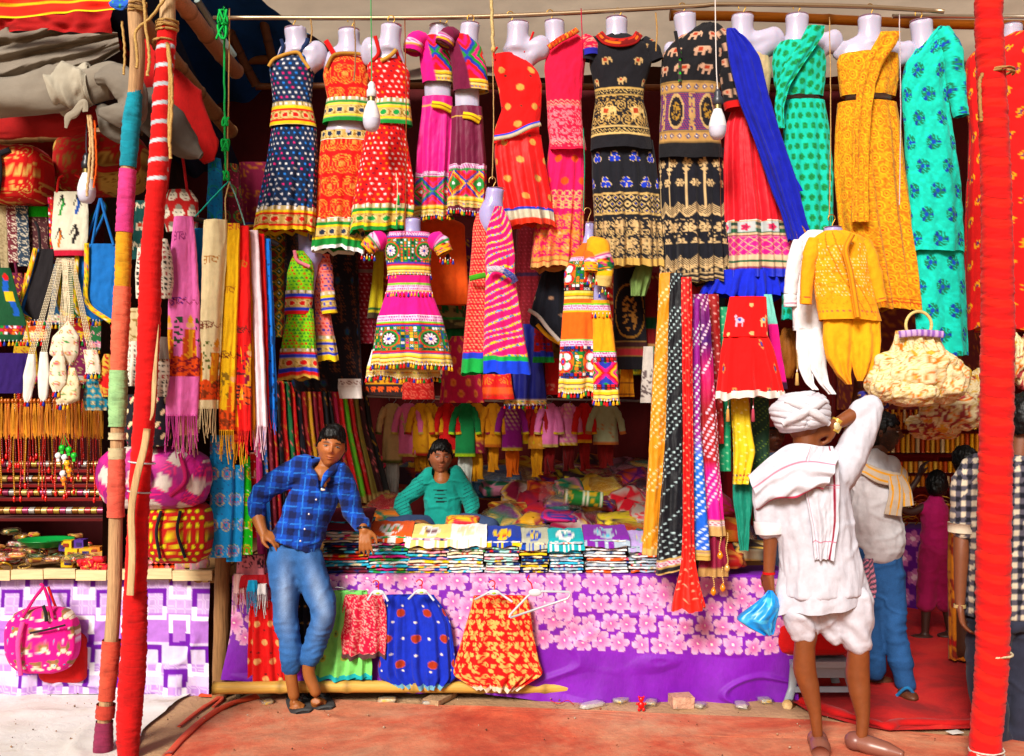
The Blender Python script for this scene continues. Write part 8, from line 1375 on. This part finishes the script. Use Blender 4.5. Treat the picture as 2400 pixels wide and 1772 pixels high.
# ---------------- man in white
YM=4.62;KM=YM/F;man=thing('person','man seen from behind in white turban and kurta with hand on his nape','person',[*gp(1960,1764),0]);sk='80482a'
b=MB();chain(b,YM,[(1888,1000),(1892,1060)],[30,32]);chain(b,YM,[(1895,1120),(1910,1250),(1925,1400)],[50,46,46]);chain(b,YM,[(1800,1120),(1802,1220),(1806,1250),(1802,1345)],[26,22,18,13]);hand(b,P(1802,1345,YM),(.02,.1,-1),(.9,.3,0),1,.175,.55)
chain(b,YM,[(1984,1080),(2044,962,10)],[28,21]);chain(b,YM,[(2044,960,10),(1998,974,0),(1948,998,-14)],[20,19,13]);hand(b,P(1950,996,YM)+[0,-16*KM,0],(-1,-.15,-.3),(-.1,1,.1),-1,.18,.1)
chain(b,YM,[(1885,1430),(1888,1490),(1886,1515),(1888,1570,7),(1898,1610,5),(1910,1670),(1916,1722)],[34,27,24,27,24,15,12.5]);chain(b,YM,[(2000,1430),(2010,1500),(2012,1524),(2013,1580,8),(2017,1624,6),(2022,1680),(2018,1734)],[36,28,25,28,25,16,13])
fuse('body',b,.0085,lambda px,py,V,N:C(sk)*(1+.12*vn(V[:,0]*30,V[:,1]*30,V[:,2]*20,2))[:,None],'skin',man,3)
head(man,P(1882,985,YM),.235,sk,yaw=PI+.1,face=False,hair=None)
tu=thing('tmp_','','',(0,0,0));bpy.data.objects.remove(tu);b=MB();c0=P(1875,966,YM);b.ball(c0,(64*KM,60*KM,44*KM),'e6e4e8',30,20);b.build('turban_core','cloth',man)
for i in range(9):
 b=MB();t=np.linspace(0,2*PI,70);ti=-.55+i*.16;zc=(i-4)*9.5;R_=math.sqrt(max(.1,1-(zc/50)**2));p=np.array([c0+np.array([math.cos(a)*60*R_,-math.sin(a)*56*R_,zc*.82+math.cos(a+.9*i)*7])*KM for a in t])
 b.tube(p,11*KM,'dad8e2',n=20,caps=False,rfun=lambda u,th,i=i:1+.12*fbm(u*9,np.cos(th)*2,np.sin(th)*2,i%5)+.05*np.sin(th*6+u*22));b.build('turban_fold','wool',man)
for i,s in enumerate((-1,1)):
 b=MB();p=path([c0+np.array(v)*KM for v in((-46*s,-42,26),(-14*s,-62,14),(20*s,-64,-6),(52*s,-44,-26))],40);b.tube(p,11*KM,'dedce4',n=20,rfun=lambda u,th:(1+.1*fbm(u*9,np.cos(th)*2,np.sin(th)*2,3))*(.35+.65*np.sin(PI*np.clip(u,.05,.95))**.5));b.build('turban_fold','wool',man)
WH='cecdd8'
b=MB();chain(b,YM,[(1892,1072),(1894,1110),(1900,1180),(1915,1280),(1924,1350),(1926,1392)],[50,90,95,92,100,105],.7);chain(b,YM,[(1850,1090),(1806,1130),(1800,1190),(1804,1236)],[36,36,33,31]);chain(b,YM,[(1960,1116),(1992,1066),(2030,990,6),(2046,954,8)],[44,38,32,26]);chain(b,YM,[(2046,954,8),(2014,966,4)],[26,25])
fuse('kurta',b,.0085,WH,'cloth',man,4,lambda V:folds(.006,11,4,.4)(V)+.004*fbm(V[:,0]*40,V[:,1]*40,V[:,2]*9,2,2))
b=MB();b.tube([P(1804,1222,YM),P(1804,1236,YM),P(1805,1250,YM)],[35*KM,36*KM,33*KM],'ece9ec',n=24,caps=False,rfun=lambda u,th:1+.06*fbm(u*3,np.cos(th)*2,np.sin(th)*2,2));b.build('rolled_cuff','cloth',man)
cloth('kurta_skirt',man,[(1330,1828,2022),(1380,1818,2034),(1420,1816,2038)],YM,WH,depth=.6,pl=3,amp=7,wr=4,hem=4,seed=611,tilt=-18)
b=MB();chain(b,YM,[(1880,1400),(1876,1440),(1886,1476)],[48,46,36]);chain(b,YM,[(1992,1400),(2002,1450),(2010,1498)],[48,46,36]);chain(b,YM,[(1930,1400,10),(1940,1450,10),(1962,1502,6)],[46,36,12]);fuse('dhoti',b,.0085,'d0cfda','cloth',man,3,lambda V:.004*np.sin(V[:,2]*60+V[:,0]*75+5*vn(V[:,0]*8,V[:,2]*8,0,1))+folds(.008,7,6)(V))
def shawlp(p):p.c[:]=C('d6d5e0');p.m(np.abs(p.S-20)<1.8,'8a1c34');p.m(np.abs(p.S+34)<1.1,'b85a74');p.band(1136,1138,'c86a84');p.band(1142,1143.6,'c86a84');return p.band(1268,1269.5,'c86a84')
cloth('shawl_end',man,[(1046,1900,1950),(1080,1888,1964),(1160,1890,1966),(1240,1906,1964),(1310,1914,1948)],YM-.155,shawlp,depth=.16,pl=3,amp=5,wr=4,seed=612,res=1.6,hem=5)
b=MB();U=np.linspace(0,1,60)[None];V_=np.linspace(0,1,40)[:,None];ax=P(1936,1052,YM)+[0,-.17,0];a1=P(1858,1038,YM)+[0,-.05,0];a2=P(1752,1118,YM)+[0,.02,0];a3=P(1764,1190,YM)+[0,-.03,0];a4=P(1900,1140,YM)+[0,-.19,0];T0=(1-U)[...,None]*ax+U[...,None]*(a1*(1-V_)[...,None]*1+a2*V_[...,None]*1);
top=path([ax,a1,(a1+a2)/2+[0,-.01,.02],a2],60)[:60];bot=path([a4,P(1850,1150,YM)+[0,-.19,0],P(1800,1170,YM)+[0,-.12,0],a3],60)[:60];m0=min(len(top),len(bot));v=np.linspace(0,1,40)[:,None,None];G=top[None,:m0]*(1-v)+bot[None,:m0]*v;G[...,1]-=(np.sin(v[...,0]*PI)*.055+.012*np.sin(v[...,0]*17+3*vn(np.arange(m0)[None]/12,v[...,0]*2,0,2)));G[...,2]+=.012*np.sin(np.arange(m0)[None]/5)*v[...,0]**2
col=np.broadcast_to(C('d6d5e0'),G.shape).copy();col[(np.abs(v[...,0]-.35+0*G[...,0])<.012)]=C('c86a84');col[(v[...,0]>.965)&(G[...,0]>-9)]=C('a8344c');b.grid(G,col.reshape(-1,3));b.build('shawl','cloth',man)
for(x0,y0,x1,y1)in((1922,1752,1924,1706),(2110,1764,2000,1736)):
 b=MB();dx=(x1-x0);
 if abs(dx)<20:pts=[P(1916,1722,4.66),P(1922,1742,4.58),P(1923,1756,4.52)];rr=[20,24,20];pts[0][2]=.05;pts[1][2]=.042;pts[2][2]=.032
 else:pts=[P(2004,1740,4.64),P(2040,1748,4.6),P(2080,1755,4.56),P(2118,1760,4.52)];rr=[22,25,21,9];[p.__setitem__(2,q)for p,q in zip(pts,(.05,.042,.034,.026))]
 b.tube(path(pts,20),np.interp(np.linspace(0,1,len(path(pts,20))),np.linspace(0,1,len(rr)),rr)*KM,'8a5a4c',n=16,flat=.85,up=[0,0,1]);b.ball(pts[0],(24*KM,26*KM,22*KM),'84544a',14,10);b.build('shoe','plastic',man)
b=MB();b.tube([P(1962,984,YM)+[0,-.02,0],P(1948,1010,YM)+[0,-.02,0]],15*KM,'d8b45c',n=14,caps=False);b.build('watch_strap','gold',man)
b=MB();b.ball(P(1953,998,YM)+[0,-.05,0],(.016,.006,.019),'f0e4b8',14,8);b.build('watch_face','gold',man);b=MB();b.tube([P(1802,1340,YM),P(1802,1346,YM)],15*KM,'c81420',n=14,caps=False);b.build('wrist_thread','rope',man)
bgo=cloth('plastic_bag',None,[(1384,1800,1810),(1400,1786,1822),(1420,1762,1834),(1440,1736,1828),(1452,1724,1822),(1470,1752,1818),(1488,1790,1812)],4.58,lambda p:(p.band(-9999,9999,'0c94e0'),p.m(vn(p.S/9,p.T/12,1,2)>.4,'5abcf0'))[0],'plastic',depth=.45,wr=6,pl=3,amp=4,ramp=.1,seed=614,label='bright blue plastic bag held by the man in white',cat='bag')
# ---------------- man in jeans, facing right
YJ=5.6;KJ=YJ/F;jm=thing('person','bearded man in pale t-shirt, striped scarf and jeans looking to the right','person',[*gp(2090,1640),0]);sk='5a3220'
b=MB();chain(b,YJ,[(2062,1040),(2052,1080)],[20,24]);chain(b,YJ,[(2052,1118),(2060,1290)],[32,32]);chain(b,YJ,[(2012,1090,10),(2016,1020,-6),(2002,960,-20),(2000,925,-24)],[20,17,15,11]);hand(b,P(2000,925,YJ)+[0,-24*KJ,0],(-.05,-.1,1),(1,0,0),1,.17,.4);chain(b,YJ,[(2090,1100,10),(2108,1180,14),(2090,1250,0)],[18,15,12])
chain(b,YJ,[(2070,1300),(2088,1450),(2112,1580,-8),(2122,1618,-10)],[34,22,16,13]);chain(b,YJ,[(2050,1300,10),(2048,1450,16),(2056,1560,20),(2062,1590,20)],[34,22,15,13]);b.ball(P(2128,1628,5.45),(.05,.1,.03),'ffffff',14,8);b.ball(P(2064,1596,5.75),(.08,.05,.03),'ffffff',14,8);fuse('body',b,.013,sk,'skin',jm,3)
head(jm,P(2068,1016,YJ),.222,sk,yaw=1.25,pitch=0,beard=1,smile=0,quiff=.08,hseed=7)
b=MB();chain(b,YJ,[(2050,1078),(2046,1110),(2056,1200),(2062,1276)],[34,54,56,56]);chain(b,YJ,[(2014,1086),(2010,1110)],[30,30]);chain(b,YJ,[(2084,1090),(2098,1130,8)],[26,24]);fuse('t_shirt',b,.0095,'c8c4c8','cloth',jm,3,folds(.009,8,5))
b=MB();chain(b,YJ,[(2060,1276),(2062,1310)],[56,54],.7);chain(b,YJ,[(2074,1310),(2088,1400),(2092,1460),(2108,1540,-6),(2118,1602,-10)],[40,34,29,26,24]);chain(b,YJ,[(2050,1310,8),(2046,1440,14),(2056,1575,20)],[40,31,25]);fuse('jeans',b,.009,'2b5284','jean',jm,3,folds(.008,9,8))
strp=lambda p:(p.band(-99,999,'b8a898'),p.m(np.abs(np.abs(p.S)-8)<2,'d89a1c'))[0]
ribbon('scarf',jm,[(2000,1090,-40),(2040,1112,-60),(2086,1118,-60),(2110,1098,-20)],YJ,[26,34,30,22],strp);ribbon('scarf_end',jm,[(2066,1110,-66),(2072,1150,-66),(2066,1200,-62)],YJ,[26,32,40],strp);ribbon('scarf_end',jm,[(2080,1112,-66),(2096,1140,-62),(2102,1180,-56)],YJ,[18,22,30],strp)
for a,b_ in((gp(2112,1622),gp(2140,1650)),(gp(2046,1590),gp(2088,1602))):shoe_sole(jm,a,b_,.1,'2a6ca0')
b=MB();b.tube(path([P(2102,1630,5.45),P(2126,1612,5.4),P(2146,1632,5.42)],12),.009,'2a6ca0',n=8);b.build('strap','cloth',jm)
strip('shoulder_bag','striped fringed cloth bag hanging beside the jeans','bag',[(1310,2022,2048),(1360,2018,2052),(1400,2026,2046)],5.3,lambda p:(p.band(0,9999,'3a3c4c'),p.stripes(9,3,'c87a8c',.8))[0],depth=.5,pl=4,amp=5,wr=5,seed=640)
# ---------------- man in check shirt at right
YC=4.8;KC=YC/F;cm=thing('person','man in black and cream checked shirt seen from behind at the right edge','person',[*gp(2340,1740),0]);sk='7a4830'
b=MB();chain(b,YC,[(2392,1020),(2388,1070)],[26,30]);chain(b,YC,[(2375,1120),(2366,1430)],[46,46]);chain(b,YC,[(2276,1124),(2256,1240),(2250,1300,-6),(2244,1418,-12)],[16,18,18,12]);hand(b,P(2244,1420,YC)+[0,-12*KC,0],(.18,-.05,-1),(.8,-.4,0),1,.18,.4);chain(b,YC,[(2460,1130),(2480,1400)],[26,16]);chain(b,YC,[(2326,1440),(2316,1600),(2330,1740)],[40,28,16]);chain(b,YC,[(2410,1440),(2404,1600),(2400,1740)],[40,28,16]);b.ball(P(2338,1752,YC),(.05,.11,.03),'ffffff',12,8);b.ball(P(2402,1752,YC),(.05,.11,.03),'ffffff',12,8)
fuse('body',b,.013,sk,'skin',cm,3);head(cm,P(2398,985,YC),.235,sk,yaw=PI-.3,face=False,hair='0d0b0e',hseed=9)
def chk(px,py,V,N):a=((px+.03*py)%25)<12.5;b_=((py+.05*px)%25)<12.5;c=np.broadcast_to(C('d4c6b0'),V.shape).copy();c[a^b_]=C('54505c');c[a&b_]=C('0f101c');return c
b=MB();chain(b,YC,[(2384,1068),(2380,1110),(2368,1200),(2360,1320),(2356,1445)],[62,104,102,100,100],.62);chain(b,YC,[(2290,1100),(2262,1140),(2256,1240)],[34,32,27]);chain(b,YC,[(2450,1100),(2480,1240)],[36,28]);fuse('shirt',b,.009,chk,'cloth',cm,3,folds(.008,7,3))
b=MB();b.tube([P(2255,1226,YC),P(2254,1248,YC)],[32*KC,30*KC],'c8b8a4',n=20);b.build('rolled_cuff','cloth',cm);b=MB();b.tube([P(2245,1414,YC)+[0,-.02,0],P(2245,1422,YC)+[0,-.02,0]],14*KC,'d8c088',n=14,caps=False);b.build('bracelet','gold',cm)
b=MB();chain(b,YC,[(2356,1440),(2356,1470)],[88,84],.7);chain(b,YC,[(2322,1470),(2314,1600),(2330,1752)],[52,42,32]);chain(b,YC,[(2406,1470),(2404,1600),(2402,1752)],[52,42,32]);fuse('trousers',b,.011,'2c2e3e','cloth',cm,3,folds(.01,7,3))
# ---------------- girl and woman inside the right stall, face behind the stoles
YG=6.9;KG=YG/F;gr=thing('person','girl in magenta top and cropped trousers reaching up inside the right stall','person',[*gp(2190,1498),0]);sk='3c2018'
b=MB();chain(b,YG,[(2194,1150),(2192,1180)],[11,13]);chain(b,YG,[(2192,1190),(2190,1290)],[24,26]);chain(b,YG,[(2172,1186),(2130,1200,-6),(2108,1180,-10),(2140,1130,-14),(2150,1112,-14)],[11,9,8,7,6]);hand(b,P(2150,1112,YG)+[0,-14*KG,0],(.3,0,1),(1,0,0),1,.14,.4);chain(b,YG,[(2212,1190),(2222,1270)],[10,7]);chain(b,YG,[(2176,1300),(2172,1400),(2168,1490)],[18,13,8]);chain(b,YG,[(2204,1300),(2216,1400),(2226,1480)],[18,13,8]);b.ball(P(2160,1494,YG),(.09,.05,.025),'ffffff',12,8);b.ball(P(2222,1490,YG),(.08,.06,.025),'ffffff',12,8);fuse('body',b,.009,sk,'skin',gr,3)
head(gr,P(2196,1138,YG),.2,sk,yaw=PI-.5,face=False,hair='0c0a0a',hseed=11);b=MB();chain(b,YG,[(2192,1176),(2192,1200),(2192,1290)],[20,32,32]);chain(b,YG,[(2176,1186),(2158,1194)],[15,13]);fuse('top',b,.01,'a8145c','cloth',gr,3,folds(.007,9,2));b=MB();chain(b,YG,[(2190,1290),(2178,1340),(2170,1410)],[34,26,22]);chain(b,YG,[(2192,1290),(2206,1340),(2216,1412)],[34,26,22]);fuse('trousers',b,.01,'9a1450','cloth',gr,3,folds(.007,9,4))
YW=6.2;wm=thing('person','dark haired woman in mustard sari mostly hidden behind the checked shirt man','person',[*gp(2290,1560),0]);b=MB();chain(b,YW,[(2264,1110),(2262,1150)],[14,16]);chain(b,YW,[(2262,1170),(2262,1300),(2262,1520)],[34,30,30]);fuse('body',b,.015,'4a2a1c','skin',wm,3);head(wm,P(2264,1088,YW),.21,'4a2a1c',yaw=PI,face=False,hair='0a0808',quiff=.2,hseed=12)
cloth('sari',wm,[(1135,2238,2290),(1200,2226,2300),(1320,2222,2304),(1545,2226,2310)],YW,lambda p:(p.band(0,9999,'c8781c'),p.speck('8a2c1c',9,.1),p.band(1500,1510,'a81c1c'))[0],depth=.5,pl=6,amp=6,seed=650)
YF2=6.6;fm=thing('person','shadowed man in grey shirt standing between the green stoles and the turban','person',[*gp(1815,1530),0]);b=MB();chain(b,YF2,[(1812,1050),(1814,1090)],[14,18]);chain(b,YF2,[(1815,1110),(1815,1300),(1815,1490)],[32,28,20]);fuse('body',b,.015,'6a3c28','skin',fm,3);head(fm,P(1811,1022,YF2),.22,'6a3c28',yaw=.1,hseed=13,beard=.4,smile=0);b=MB();chain(b,YF2,[(1814,1080),(1815,1110),(1815,1320)],[26,46,40]);fuse('shirt',b,.014,'5a6a8c','cloth',fm,3,folds(.008,8,3));b=MB();chain(b,YF2,[(1803,1310),(1800,1500)],[24,16]);chain(b,YF2,[(1828,1310),(1830,1500)],[24,16]);fuse('trousers',b,.012,'2a2a34','cloth',fm,3)
